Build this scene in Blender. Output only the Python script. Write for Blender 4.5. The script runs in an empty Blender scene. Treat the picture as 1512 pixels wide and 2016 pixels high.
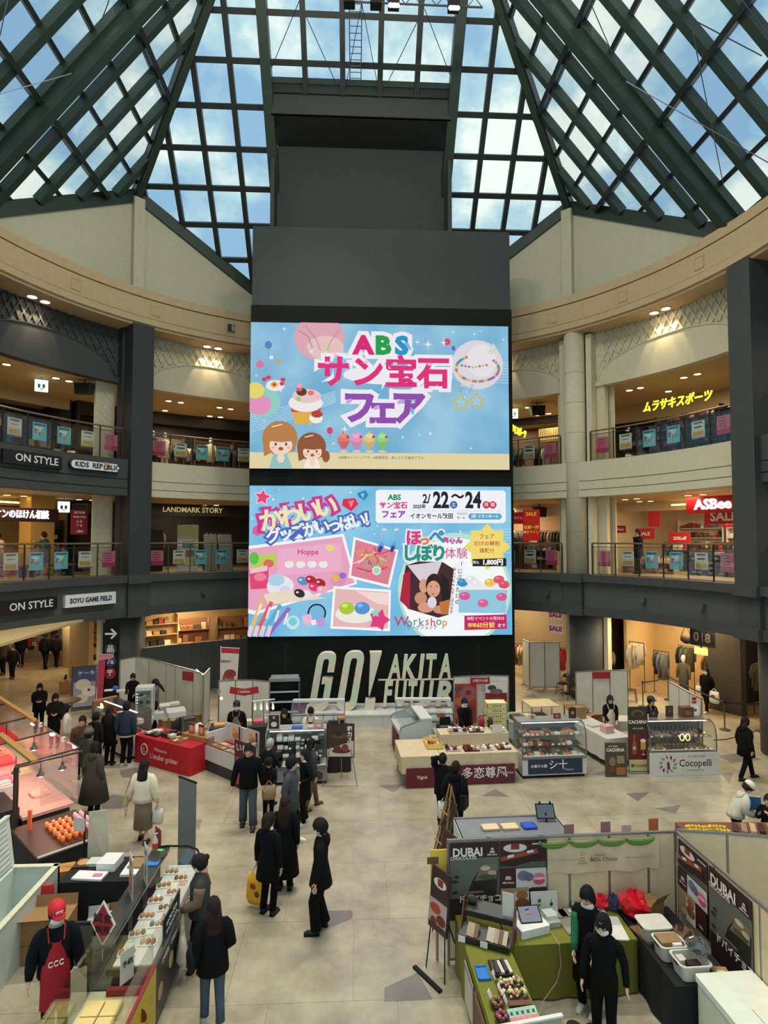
import bpy,bmesh,math,random
from math import sin,cos,pi,radians as R,sqrt,atan2,tan
from mathutils import Matrix,Vector
rnd=random.Random(7)
SC=bpy.context.scene
COL=SC.collection

# ---------------------------------------------------------------- camera
EYE=6.3;F=1180.0;YAW=R(2.8);PITCH=R(2.62)
cam_d=bpy.data.cameras.new('camera');cam=bpy.data.objects.new('camera',cam_d);COL.objects.link(cam)
cam_d.sensor_fit='VERTICAL';cam_d.sensor_height=36;cam_d.sensor_width=27
cam_d.lens=F / 2016 * 36;cam_d.clip_start=.05;cam_d.clip_end=900
cam.location=(0,0,EYE);cam.rotation_euler=(R(90) + PITCH,0,-YAW)
SC.camera=cam
FW=Vector((sin(YAW)*cos(PITCH),cos(YAW)*cos(PITCH),sin(PITCH)))
RT=Vector((cos(YAW),-sin(YAW),0));UP=RT.cross(FW)
def ray(px,py):return FW + RT*((px-756)/F) - UP*((py-1008)/F)
def PZ(px,py,z=0.0):
 d=ray(px,py);t=(z-EYE)/d.z;return (d.x*t,d.y*t)
def PY(px,py,Y):
 d=ray(px,py);t=Y/d.y;return (d.x*t,Y,EYE+d.z*t)

# ---------------------------------------------------------------- world, exposure
SC.view_settings.view_transform='Standard';SC.view_settings.look='None'
SC.view_settings.exposure=0.0;SC.view_settings.gamma=1;SC.view_settings.use_curve_mapping=False
w=bpy.data.worlds.new('sky');SC.world=w;w.use_nodes=True
nt=w.node_tree;N=nt.nodes;L=nt.links;N.clear()
def nd(t,**k):
 n=N.new(t)
 for a,b in k.items():setattr(n,a,b)
 return n
tc=nd('ShaderNodeTexCoord');mp=nd('ShaderNodeMapping');mp.inputs['Scale'].default_value=(1,1,1.5);mp.inputs['Location'].default_value=(.35,.1,.2)
n1=nd('ShaderNodeTexNoise');n1.inputs['Scale'].default_value=3.4;n1.inputs['Detail'].default_value=9;n1.inputs['Roughness'].default_value=.58
r1=nd('ShaderNodeValToRGB')
e=r1.color_ramp.elements;e[0].position=.44;e[0].color=(.32,.55,.77,1);e[1].position=.575;e[1].color=(1.02,1.10,1.0,1)
x=e.new(.51);x.color=(.55,.78,.84,1)
bg=nd('ShaderNodeBackground');bg.inputs[1].default_value=1.0;ow=nd('ShaderNodeOutputWorld')
L.new(tc.outputs['Generated'],mp.inputs[0]);L.new(mp.outputs[0],n1.inputs['Vector']);L.new(n1.outputs[0],r1.inputs[0]);L.new(r1.outputs[0],bg.inputs[0]);L.new(bg.outputs[0],ow.inputs[0])

# ---------------------------------------------------------------- the large lamps of the hall, and added fill
def lamp(kind,loc,power,col=(1,1,1),size=.3,target=None,spot=60,blend=.6,name='lamp',sy=None):
 d=bpy.data.lights.new(name,kind);d.energy=power;d.color=col
 o=bpy.data.objects.new(name,d);COL.objects.link(o);o.location=loc
 if kind=='AREA':
  d.size=size
  if sy:d.shape='RECTANGLE';d.size_y=sy
 else:d.shadow_soft_size=size
 if kind=='SPOT':d.spot_size=R(spot);d.spot_blend=blend
 if target is not None:
  v=Vector(target) - Vector(loc);o.rotation_euler=v.to_track_quat('-Z','Y').to_euler()
 return o
# floodlight rig hung under the roof apex
for k,(lx,ly,tx,ty) in enumerate([(-3.5,17.6,-4,12),(-1.2,17.6,-2,17),(1.4,17.6,1.5,11),(3.6,17.6,5,14),(-2.5,6.5,-3,9),(2.5,6.5,3,8)]):
 lamp('SPOT',(lx,ly,22.3),2600,(1,.91,.78),.35,(tx,ty,0),95,.8,'flood_lamp')

# added fill points without fixtures, brightening the gables and the cornice
for lx,ly in ((-3,12),(3,12),(-1.6,12),(1.6,12)):lamp('POINT',(lx,ly,21.8),620,(1,.88,.70),.3,name='wall_fill_lamp')

# ---------------------------------------------------------------- materials
def lin(c):
 c /= 255.0;return c/12.92 if c <= .04045 else ((c+.055)/1.055)**2.4
MATS={}
def mat(c,rough=.6,metal=0.0,emit=0.0,var=.06,vs=6.0,bump=0.0,key=None,alpha=None,spec=.5,coat=0):
 k=(tuple(c),rough,metal,emit,var,vs,bump,key,alpha,spec)
 if k in MATS:return MATS[k]
 m=bpy.data.materials.new(key or 'surface');m.use_nodes=True;t=m.node_tree;b=t.nodes['Principled BSDF']
 col=tuple(lin(v) for v in c) + (1,)
 b.inputs['Roughness'].default_value=rough;b.inputs['Metallic'].default_value=metal;b.inputs['Specular IOR Level'].default_value=spec
 b.inputs['Base Color'].default_value=col
 if var and not emit:
  co=t.nodes.new('ShaderNodeTexCoord');nz=t.nodes.new('ShaderNodeTexNoise');nz.inputs['Scale'].default_value=vs;nz.inputs['Detail'].default_value=3
  mx=t.nodes.new('ShaderNodeMix');mx.data_type='RGBA';mx.inputs[6].default_value=tuple(v*(1-var*2) for v in col[:3])+(1,);mx.inputs[7].default_value=tuple(min(1,v*(1+var*2)) for v in col[:3])+(1,)
  t.links.new(co.outputs['Object'],nz.inputs['Vector']);t.links.new(nz.outputs[0],mx.inputs[0]);t.links.new(mx.outputs[2],b.inputs['Base Color'])
  if bump:
   bp=t.nodes.new('ShaderNodeBump');bp.inputs['Strength'].default_value=bump;bp.inputs['Distance'].default_value=.02
   t.links.new(nz.outputs[0],bp.inputs['Height']);t.links.new(bp.outputs[0],b.inputs['Normal'])
 if emit:b.inputs['Emission Color'].default_value=col;b.inputs['Emission Strength'].default_value=emit;b.inputs['Base Color'].default_value=(0.02,.02,.02,1);b.inputs['Specular IOR Level'].default_value=0
 MATS[k]=m;return m
def glass(c=(1,1,1),refl=.06,key='clear_glass',haze=0.0,edge=.35):
 k=('glass',tuple(c),refl,haze,edge)
 if k in MATS:return MATS[k]
 m=bpy.data.materials.new(key);m.use_nodes=True;t=m.node_tree;t.nodes.clear()
 tr=t.nodes.new('ShaderNodeBsdfTransparent');tr.inputs[0].default_value=tuple(c)+(1,)
 gl=t.nodes.new('ShaderNodeBsdfGlossy');gl.inputs['Roughness'].default_value=.03
 lw=t.nodes.new('ShaderNodeLayerWeight');lw.inputs[0].default_value=.35
 mu=t.nodes.new('ShaderNodeMath');mu.operation='MULTIPLY_ADD';mu.inputs[1].default_value=edge;mu.inputs[2].default_value=refl
 mx=t.nodes.new('ShaderNodeMixShader');o=t.nodes.new('ShaderNodeOutputMaterial')
 t.links.new(lw.outputs['Facing'],mu.inputs[0]);t.links.new(mu.outputs[0],mx.inputs[0]);t.links.new(tr.outputs[0],mx.inputs[1]);t.links.new(gl.outputs[0],mx.inputs[2])
 out=mx
 if haze:
  df=t.nodes.new('ShaderNodeBsdfDiffuse');df.inputs[0].default_value=(.8,.8,.8,1);m2=t.nodes.new('ShaderNodeMixShader');m2.inputs[0].default_value=haze
  t.links.new(mx.outputs[0],m2.inputs[1]);t.links.new(df.outputs[0],m2.inputs[2]);out=m2
 t.links.new(out.outputs[0],o.inputs[0]);MATS[k]=m;return m

# ---------------------------------------------------------------- mesh helpers
class MB:
 def __init__(s):s.v=[];s.f=[];s.m=[];s.T=None;s.mats=[];s.cur=0
 def use(s,m):
  if m not in s.mats:s.mats.append(m)
  s.cur=s.mats.index(m);return s
 def add(s,vs,fs):
  b=len(s.v)
  if s.T is not None:vs=[s.T @ Vector(v) for v in vs]
  s.v.extend(tuple(v) for v in vs);s.f.extend(tuple(i+b for i in f) for f in fs);s.m.extend([s.cur]*len(fs));return s
 def box(s,x0,y0,z0,x1,y1,z1):
  return s.add([(x0,y0,z0),(x1,y0,z0),(x1,y1,z0),(x0,y1,z0),(x0,y0,z1),(x1,y0,z1),(x1,y1,z1),(x0,y1,z1)],
      [(3,2,1,0),(4,5,6,7),(0,1,5,4),(1,2,6,5),(2,3,7,6),(3,0,4,7)])
 def cbox(s,x,y,z,w,d,h,rz=0):          # centred in x, y; base at z
  T=s.T;M=Matrix.Translation((x,y,z)) @ Matrix.Rotation(rz,4,'Z');s.T=M if T is None else T @ M
  s.box(-w/2,-d/2,0,w/2,d/2,h);s.T=T;return s
 def rbox(s,x0,y0,z0,x1,y1,z1,r=.02,n=3):  # box with rounded vertical edges
  pts=[]
  for cx,cy,a in ((x1-r,y1-r,0),(x0+r,y1-r,90),(x0+r,y0+r,180),(x1-r,y0+r,270)):
   for k in range(n+1):t=R(a+90*k/n);pts.append((cx+r*cos(t),cy+r*sin(t)))
  return s.prism(pts,z0,z1)
 def prism(s,pts,z0,z1):
  n=len(pts);vs=[(x,y,z0) for x,y in pts]+[(x,y,z1) for x,y in pts]
  return s.add(vs,[tuple(range(n-1,-1,-1)),tuple(range(n,2*n))]+[(i,(i+1) % n,(i+1) % n+n,i+n) for i in range(n)])
 def tube(s,pts,r,n=6,cap=True,r2=None):
  pts=[Vector(p) for p in pts];m=len(pts);vs=[];fs=[]
  a=None
  for i,p in enumerate(pts):
   t=(pts[min(i+1,m-1)]-pts[max(i-1,0)]).normalized()
   if a is None:
    a=t.orthogonal().normalized()
    if abs(t.z)<.9:a=t.cross(Vector((0,0,1))).normalized()
   else:a=(a - t*a.dot(t)).normalized()
   b=t.cross(a);rr=r[i] if isinstance(r,(list,tuple)) else r
   for k in range(n):q=2*pi*(k+.5)/n;vs.append(p+a*cos(q)*rr+b*sin(q)*(rr if r2 is None else r2))
  for i in range(m-1):
   for k in range(n):fs.append((i*n+k,i*n+(k+1) % n,(i+1)*n+(k+1) % n,(i+1)*n+k))
  if cap:fs.append(tuple(range(n-1,-1,-1)));fs.append(tuple(range((m-1)*n,m*n)))
  return s.add(vs,fs)
 def bar(s,p,q,w,h=None):                   # rectangular bar between two points, h along up
  p=Vector(p);q=Vector(q);h=h or w;t=(q-p).normalized();u=Vector((0,0,1))
  if abs(t.z)>.98:u=Vector((0,1,0))
  a=t.cross(u).normalized();b=a.cross(t)
  c=[a*sx*w/2+b*sy*h/2 for sx,sy in ((-1,-1),(1,-1),(1,1),(-1,1))]
  return s.add([p+k for k in c]+[q+k for k in c],[(3,2,1,0),(4,5,6,7),(0,1,5,4),(1,2,6,5),(2,3,7,6),(3,0,4,7)])
 def lathe(s,prof,x=0,y=0,z=0,n=12,sx=1,sy=1):
  vs=[];fs=[];m=len(prof)
  for r_,h in prof:
   for k in range(n):q=2*pi*k/n;vs.append((x+r_*cos(q)*sx,y+r_*sin(q)*sy,z+h))
  for i in range(m-1):
   for k in range(n):fs.append((i*n+k,i*n+(k+1) % n,(i+1)*n+(k+1) % n,(i+1)*n+k))
  fs.append(tuple(range(n-1,-1,-1)));fs.append(tuple(range((m-1)*n,m*n)))
  return s.add(vs,fs)
 def ball(s,x,y,z,r,n=8,sx=1,sy=1,sz=1):
  m=max(4,n//2+1)
  return s.lathe([(max(.001,r*sin(pi*i/m)),-r*cos(pi*i/m)*sz) for i in range(m+1)],x,y,z,n,sx,sy)
 def loft(s,rings,n=10,cap=True,sq=1.0):    # rings: (centre, a-axis vec, b-axis vec)
  vs=[];fs=[];m=len(rings)
  for c,a,b in rings:
   c=Vector(c);a=Vector(a);b=Vector(b)
   for k in range(n):
    q=2*pi*k/n;cq=cos(q);sq_=sin(q)
    if sq != 1:cq=math.copysign(abs(cq)**sq,cq);sq_=math.copysign(abs(sq_)**sq,sq_)
    vs.append(c+a*cq+b*sq_)
  for i in range(m-1):
   for k in range(n):fs.append((i*n+k,i*n+(k+1) % n,(i+1)*n+(k+1) % n,(i+1)*n+k))
  if cap:fs.append(tuple(range(n-1,-1,-1)));fs.append(tuple(range((m-1)*n,m*n)))
  return s.add(vs,fs)
 def mesh(s,name='mesh',smooth=False):
  me=bpy.data.meshes.new(name);me.from_pydata(s.v,[],s.f)
  for m in s.mats:me.materials.append(m)
  me.polygons.foreach_set('material_index',s.m)
  if smooth:me.polygons.foreach_set('use_smooth',[True]*len(s.f))
  me.update();return me

def setp(o,label=None,cat=None,group=None,kind=None):
 if label:o['label']=label
 if cat:o['category']=cat
 if group:o['group']=group
 if kind:o['kind']=kind
 return o
def put(name,mb,m=None,parent=None,smooth=False,label=None,cat=None,group=None,kind=None,loc=None,rz=0):
 if isinstance(mb,MB):
  if m is not None and not mb.mats:mb.mats=[m]
  me=mb.mesh(name,smooth)
  if smooth=='bev':pass
 else:me=mb
 o=bpy.data.objects.new(name,me);COL.objects.link(o)
 if parent is not None:o.parent=parent
 if loc is not None:o.location=loc
 if rz:o.rotation_euler=(0,0,rz)
 return setp(o,label,cat,group,kind)
def thing(name,label,cat,loc=(0,0,0),rz=0,group=None,kind=None):
 o=bpy.data.objects.new(name,None);COL.objects.link(o);o.empty_display_size=.1
 o.location=loc;o.rotation_euler=(0,0,rz);return setp(o,label,cat,group,kind)
def fixn(me):
 bm=bmesh.new();bm.from_mesh(me);bmesh.ops.recalc_face_normals(bm,faces=bm.faces);bm.to_mesh(me);bm.free();return me
def bx(x0,y0,z0,x1,y1,z1):return MB().box(x0,y0,z0,x1,y1,z1)
def copy_tree(o,parent=None):
 c=o.copy();COL.objects.link(c)
 if parent is not None:c.parent=parent
 for ch in list(o.children):copy_tree(ch,c)
 return c
# flat lettering: returns mesh lying in XZ plane facing -Y, origin at the lower left (or centre)
TXT={}
def text_mesh(s,size=1.0,off=0.0,ext=.004,m=None,align='CENTER',shear=0,res=2,sx=1.0):
 c=bpy.data.curves.new('lettering','FONT');c.body=s;c.size=size;c.offset=off;c.extrude=ext;c.resolution_u=res;c.align_x=align;c.align_y='CENTER';c.shear=shear;c.fill_mode='FRONT' if ext==0 else 'BOTH'
 o=bpy.data.objects.new('lettering',c);me=bpy.data.meshes.new_from_object(o)
 bpy.data.objects.remove(o);bpy.data.curves.remove(c)
 me.transform(Matrix.Rotation(R(90),4,'X') @ Matrix.Diagonal((sx,1,1,1)))
 me.materials.clear()
 if m is not None:me.materials.append(m)
 return me
def letter(s,size,m,parent,loc,rz=0,name='lettering',rx=0,**k):
 me=text_mesh(s,size,m=m,**k);o=put(name,me,parent=parent,loc=loc);o.rotation_euler=(rx,0,rz);return o
# ================================================================ colours
GREEN=mat((36,54,44),.45,key='green_steel');GREEN_D=mat((24,34,31),.5,key='dark_green_steel')
CREAM=mat((202,194,164),.8,key='cream_wall');CREAM2=mat((186,184,156),.8,key='cream_gable');TAN=mat((190,164,126),.75,key='tan_cornice')
GREY=mat((62,64,64),.7,key='grey_paint');GREY_L=mat((76,77,74),.7,key='grey_band');GREY_D=mat((50,52,54),.7,key='dark_grey_paint')
TOWER=mat((49,55,54),.75,key='tower_grey');BLACK=mat((12,13,12),.7,key='black_parts',spec=.3);CLAD=mat((27,29,27),.85,key='black_cladding',spec=.12);STEEL=mat((130,132,130),.3,.8,key='brushed_steel')
BRONZE=mat((72,66,54),.4,.5,key='bronze_rail');WARMC=mat((196,170,120),.8,key='hall_ceiling');HALLF=mat((160,140,110),.35,key='hall_floor')
WHITE=mat((225,225,218),.5,key='white');GLASS=glass((.97,.98,.97),.03);PANE=glass((.97,.99,1.0),.02,'roof_glass')
CX,CY,RR=0.05,15.0,11.95
def rp(a,r,z):a=R(a);r -= 1.35;return (CX+r*sin(a),CY+r*cos(a),z)
def arc_seg(mb,r0,r1,z0,z1,a0,a1,step=2.2):
 n=max(1,int(abs(a1-a0)/step+.999));vs=[];fs=[]
 for i in range(n+1):
  a=a0+(a1-a0)*i/n;vs+=[rp(a,r0,z0),rp(a,r0,z1),rp(a,r1,z1),rp(a,r1,z0)]
 for i in range(n):
  b=i*4
  for k in range(4):fs.append((b+k,b+4+k,b+4+(k+1) % 4,b+(k+1) % 4))
 fs+=[(0,1,2,3),(n*4+3,n*4+2,n*4+1,n*4)]
 return mb.add(vs,fs)
ANG=[-75,-45,-15,15,46.3,79.8]
# ---------------------------------------------------------------- floor and its inlaid tiles
def floor_mat(name,c1,c2,rough=.28):
 m=bpy.data.materials.new(name);m.use_nodes=True;t=m.node_tree;b=t.nodes['Principled BSDF'];b.inputs['Roughness'].default_value=rough
 g=t.nodes.new('ShaderNodeNewGeometry');nz=t.nodes.new('ShaderNodeTexNoise');nz.inputs['Scale'].default_value=1.1;nz.inputs['Detail'].default_value=8;nz.inputs['Roughness'].default_value=.68
 rp_=t.nodes.new('ShaderNodeValToRGB');e=rp_.color_ramp.elements;e[0].position=.36;e[1].position=.66
 e[0].color=tuple(lin(v) for v in c1)+(1,);e[1].color=tuple(lin(v) for v in c2)+(1,)
 oi=t.nodes.new('ShaderNodeObjectInfo');mm=t.nodes.new('ShaderNodeMath');mm.operation='MULTIPLY_ADD';mm.inputs[1].default_value=.06;mm.inputs[2].default_value=.97
 mx=t.nodes.new('ShaderNodeVectorMath');mx.operation='SCALE'
 t.links.new(g.outputs['Position'],nz.inputs['Vector']);t.links.new(nz.outputs[0],rp_.inputs[0]);t.links.new(oi.outputs['Random'],mm.inputs[0]);t.links.new(rp_.outputs[0],mx.inputs[0]);t.links.new(mm.outputs[0],mx.inputs['Scale']);t.links.new(mx.outputs[0],b.inputs['Base Color'])
 return m
FM=floor_mat('pale_floor',(143,134,113),(180,171,148));FD=floor_mat('grey_inlay',(108,103,97),(130,125,118));FW_=floor_mat('warm_floor',(132,112,80),(168,148,114))
floor=setp(bpy.data.objects.new('floor',bx(-45,-8,-.3,45,60,-.012).use(mat((150,140,120),.6,key='floor_joint')).mesh('floor')),kind='structure');floor.data.materials.append(mat((150,140,120),.6,key='floor_joint'));COL.objects.link(floor)
TS=1.75;tiles=[]
tm=MB().box(0,0,-.011,TS-.005,TS-.005,0).use(FM).mesh('tile')
tm.materials.clear();tm.materials.append(FM)
tw=tm.copy();tw.materials.clear();tw.materials.append(FW_)
for i in range(-26,26):
 for j in range(0,34):
  x=i*TS+(j % 2)*.6;y=j*TS-2
  q=(x+.9-CX)**2+(y+.9-CY)**2
  d=sqrt((x+.9)**2+(y+.9)**2)
  if abs(x)>.72*y+3:continue
  tiles.append((d,x,y,q<14.6**2))
tiles.sort()
far_pale=MB();far_warm=MB()
for k,(d,x,y,ins) in enumerate(tiles):
 if k<290:put('floor_tile',tm if ins else tw,parent=floor,loc=(x,y,0))
 else:(far_pale if ins else far_warm).box(x,y,-.011,x+TS-.005,y+TS-.005,0)
if far_pale.v:put('floor_tile',far_pale,FM,floor,kind='stuff')
put('floor_tile',far_warm,FW_,floor,kind='stuff')
inl=[[(612,1793),(694,1793),(694,1808),(650,1826)],[(757,1945),(822,1915),(852,1968),(757,1972)],[(948,1567),(975,1553),(1003,1569)],[(195,1578),(222,1564),(262,1570),(240,1592),(203,1592)],
  [(235,1517),(270,1510),(278,1516),(262,1531),(240,1531)],[(1232,1562),(1278,1560),(1256,1578)],[(745,1546),(795,1544),(775,1560)],[(1048,1362),(1064,1358),(1076,1364)],
  [(1412,1488),(1462,1482),(1500,1495),(1440,1502)],[(1162,1526),(1200,1514),(1222,1528)],[(1418,1522),(1444,1520),(1436,1543)],
  [(1030,1372),(1050,1366),(1060,1374)],[(1066,1386),(1092,1380),(1100,1390)],[(1290,1592),(1340,1585),(1330,1602)],[(360,1620),(398,1612),(392,1634)]]
for pts in inl:
 g=[PZ(px,py) for px,py in pts];m_=MB().prism(g,-.001,.0025)
 fixn(put('inlay_tile',m_,FD,floor).data)
# ---------------------------------------------------------------- storeys: slabs, ceilings, fascias
A0,A1=-106,106
def struct(name,mb,m=None,smooth=False):return put(name,mb,m,smooth=smooth,kind='structure')
struct('floor_upper',arc_seg(MB(),13.45,24,4.62,4.92,A0,A1),HALLF)
struct('floor_top',arc_seg(MB(),13.45,24,9.0,9.3,A0,A1),HALLF)
struct('ceiling_ground',arc_seg(MB(),13.5,24,3.42,3.5,A0,A1),WARMC)
struct('ceiling_upper',arc_seg(MB(),13.5,24,7.98,8.06,A0,A1),WARMC)
struct('ceiling_top',arc_seg(MB(),13.9,24,12.42,12.5,A0,A1),WARMC)
k_=0
def trim(mb,m,smooth=False):
 global k_;k_+=1;return struct(f'trim_{k_}',mb,m,smooth)
# ground storey fascia (continuous grey ring)
trim(arc_seg(MB(),12.95,13.5,4.68,4.95,A0,A1),GREY);trim(arc_seg(MB(),13.15,13.5,3.72,4.68,A0,A1),GREY_L)
trim(arc_seg(MB(),13.0,13.55,3.4,3.72,A0,A1),GREY)
for a in ANG:
 m_=MB();arc_seg(m_,12.82,13.2,4.64,4.97,a-2.2,a+2.2);arc_seg(m_,12.98,13.2,3.74,4.64,a-1.9,a+1.9);arc_seg(m_,12.86,13.2,3.38,3.74,a-2.2,a+2.2);trim(m_,GREY)
def bay_dark(a):return a<-45 or a>79.8
# third storey fascia and arch headers, bay by bay
edges=[-105]+ANG+[105]
for a0,a1 in zip(edges,edges[1:]):
 c=(a0+a1)/2
 if abs(c)<10:continue
 dk=bay_dark(c);M1=GREY if dk else CREAM
 f_=MB();arc_seg(f_,13.12,13.5,8.58,9.32,a0,a1);arc_seg(f_,13.2,13.5,8.55,8.58,a0,a1);arc_seg(f_,13.12,13.5,8.24,8.55,a0,a1);arc_seg(f_,13.2,13.5,8.21,8.24,a0,a1);arc_seg(f_,13.12,13.55,7.95,8.21,a0,a1)
 trim(f_,M1)
 if a1-a0<20:trim(arc_seg(MB(),14.0,14.3,12.35,14.7,a0,a1),M1);continue
 # header: recessed panel, arch board, lattice strips
 hd=setp(put('trim_header',arc_seg(MB(),14.02,14.3,12.4,14.7,a0+1.5,a1-1.5),M1),kind='structure');k_+=1;hd.name=f'trim_{k_}'
 b0,b1=a0+1.9,a1-1.9;Z0=12.38;n=36;peak=13.72;low=12.56
 def arch(t):   # t in 0..1 -> height of arch
  t=abs(t-.5)*2
  if t>.86:return low
  return low + (peak-low)*sqrt(max(0,1-(t/.90)**2))*.985
 ab=MB();vs=[];fs=[]
 for i in range(n+1):
  t=i/n;a=b0+(b1-b0)*t;z1=arch(t);vs+=[rp(a,13.86,Z0),rp(a,13.86,z1),rp(a,14.03,z1),rp(a,14.03,Z0)]
 for i in range(n):
  q=i*4
  for k in range(4):fs.append((q+k,q+4+k,q+4+(k+1) % 4,q+(k+1) % 4))
 fs+=[(0,1,2,3),(n*4+3,n*4+2,n*4+1,n*4)]
 ab.add(vs,fs);put('arch_board',ab,M1,hd)
 em=MB();em.tube([rp(b0+(b1-b0)*i/n,13.85,arch(i/n)) for i in range(n+1)],.028,4);put('arch_moulding',em,M1,hd)
 Lb=R(b1-b0)*14;H=14.68-Z0
 for sgn in (1,-1):
  s=-H*.62
  while s<Lb+H*.62:
   pts=[]
   for i in range(13):
    z=Z0+.02+(H-.02)*i/12;u=s+sgn*(z-Z0)*.62 if sgn>0 else s-(z-Z0)*.62+H*.3
    if 0.05<u<Lb-.05 and z>arch(u/Lb)+.02:pts.append(rp(b0+(b1-b0)*u/Lb,13.985 if sgn>0 else 13.98,z))
   if len(pts)>1:put('lattice_strip',MB().tube([pts[0],pts[len(pts)//2],pts[-1]] if len(pts)>2 else pts,.034,4),M1,hd)
   s+=.34
 for a in (b0,b1):put('edge_strip',MB().bar(rp(a,13.98,Z0),rp(a,13.98,14.68),.06),M1,hd)
# cornice ring
trim(arc_seg(MB(),13.0,14.6,14.52,14.62,A0,A1),TAN)
trim(arc_seg(MB(),12.9,13.2,14.62,14.86,A0,A1),TAN);trim(arc_seg(MB(),13.02,13.2,14.86,14.9,A0,A1),GREY_D)
cor=trim(arc_seg(MB(),12.96,13.3,14.9,15.62,A0,A1),TAN);trim(arc_seg(MB(),13.04,13.3,15.62,15.66,A0,A1),GREY_D);trim(arc_seg(MB(),12.94,13.9,15.66,15.98,A0,A1),TAN)
# square openings in the cornice
for i,a in enumerate([-73.5,-58,-42.6,-27.2,27.2,43,57.5,72.5]):
 m_=MB();z=15.24
 for dz in (-.2,.17):m_.add([rp(a-.9,12.93,z+dz),rp(a+.9,12.93,z+dz),rp(a+.9,12.93,z+dz+.03),rp(a-.9,12.93,z+dz+.03),rp(a-.9,12.97,z+dz),rp(a+.9,12.97,z+dz),rp(a+.9,12.97,z+dz+.03),rp(a-.9,12.97,z+dz+.03)],[(0,1,2,3),(4,7,6,5),(0,4,5,1),(3,2,6,7),(0,3,7,4),(1,5,6,2)])
 arc_seg(m_,12.93,12.97,z-.2,z+.2,a-.9,a-.78);arc_seg(m_,12.93,12.97,z-.2,z+.2,a+.78,a+.9)
 put('hatch_frame',m_,TAN,cor)
 dark=i in (3,4)
 h_=put('hatch_panel',arc_seg(MB(),12.945,12.97,z-.17,z+.17,a-.78,a+.78),GREY_D if dark else TAN,cor)
 if dark:put('ladder_rung',arc_seg(MB(),12.935,12.95,z-.1,z+.14,a+.1,a+.7),mat((150,150,145),.5),cor)
# cream gable walls above the cornice
V={a:(CX+12.4*sin(R(a)),CY+12.4*cos(R(a))) for a in [-105,-75,-45,-15,15,45,75,105]}
PX_,PYc=V[45][0]-CX,V[45][1];ZP=EYE+13.95;KB=1.12;KS=1.22
SIDE=PX_
def zback(y):return ZP+KB*(PYc-y)
def zside(x):return ZP+KS*(SIDE-abs(x-CX))
def zroof(x,y):return min(zback(y),zside(x))
def wallquad(p,q,z0,zp,zq,th=.15):
 d=Vector((q[0]-p[0],q[1]-p[1],0));n_=Vector((-d.y,d.x,0)).normalized()*th
 if n_.dot(Vector((p[0]-CX,p[1]-CY,0)))<0:n_=-n_
 P_=[Vector((p[0],p[1],z0)),Vector((q[0],q[1],z0)),Vector((q[0],q[1],zq)),Vector((p[0],p[1],zp))]
 m_=MB();m_.add(P_+[v+n_ for v in P_],[(0,1,2,3),(7,6,5,4),(0,4,5,1),(1,5,6,2),(2,6,7,3),(3,7,4,0)]);return m_
ks=[-105,-75,-45,-15,15,45,75,105]
EB=[]
for i,(a,b) in enumerate(zip(ks,ks[1:])):
 p,q=V[a],V[b];zp=zroof(*p)-.3;zq=zroof(*q)-.3
 if abs(a+b)<1:continue
 wl=struct(f'wall_gable_{i+1}',wallquad(p,q,15.9,zp,zq),CREAM2);fixn(wl.data)
 # green eave beam on the wall
 ev=MB().bar((p[0],p[1],zp+.06),(q[0],q[1],zq+.06),.22,.46);trim(ev,GREEN)
for a in (-45,45):
 p=V[a];u=Vector((p[0]-CX,p[1]-CY,0)).normalized();c=Vector((p[0],p[1],0))-u*.1
 m_=MB().cbox(c.x,c.y,15.9,.42,.42,zroof(*p)-15.9-.45,-R(a));trim(m_,CREAM2)
# ---------------------------------------------------------------- glazed roof
ZL=[EYE+12.0+1.025*n for n in range(-4,18)]   # purlin heights
W0=1.31
def clip_poly(poly,planes):
 for (a,b,c) in planes:      # keep a*x+b*y<=c
  out=[]
  for i in range(len(poly)):
   p,q=poly[i],poly[(i+1) % len(poly)];dp=a*p[0]+b*p[1]-c;dq=a*q[0]+b*q[1]-c
   if dp <= 0:out.append(p)
   if dp*dq<0:t=dp/(dp-dq);out.append((p[0]+(q[0]-p[0])*t,p[1]+(q[1]-p[1])*t))
  poly=out
  if len(poly)<3:return []
 return poly
def clip_seg(p,q,planes):
 t0,t1=0.0,1.0
 for (a,b,c) in planes:
  dp=a*p[0]+b*p[1]-c;dq=a*q[0]+b*q[1]-c
  if dp>0 and dq>0:return None
  if dp*dq<0:
   t=dp/(dp-dq)
   if dp>0:t0=max(t0,t)
   else:t1=min(t1,t)
 if t1-t0<1e-3:return None
 return [(p[0]+(q[0]-p[0])*t,p[1]+(q[1]-p[1])*t) for t in (t0,t1)]
def halfplane(p,q):  # inside = side of centre
 a,b=q[1]-p[1],-(q[0]-p[0]);c=a*p[0]+b*p[1]
 if a*CX+b*CY>c:a,b,c=-a,-b,-c
 l=sqrt(a*a+b*b);return (a/l,b/l,c/l)
walls_pl=[halfplane(V[a],V[b]) for a,b in zip(ks,ks[1:]) if abs(a+b)>1]
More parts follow.
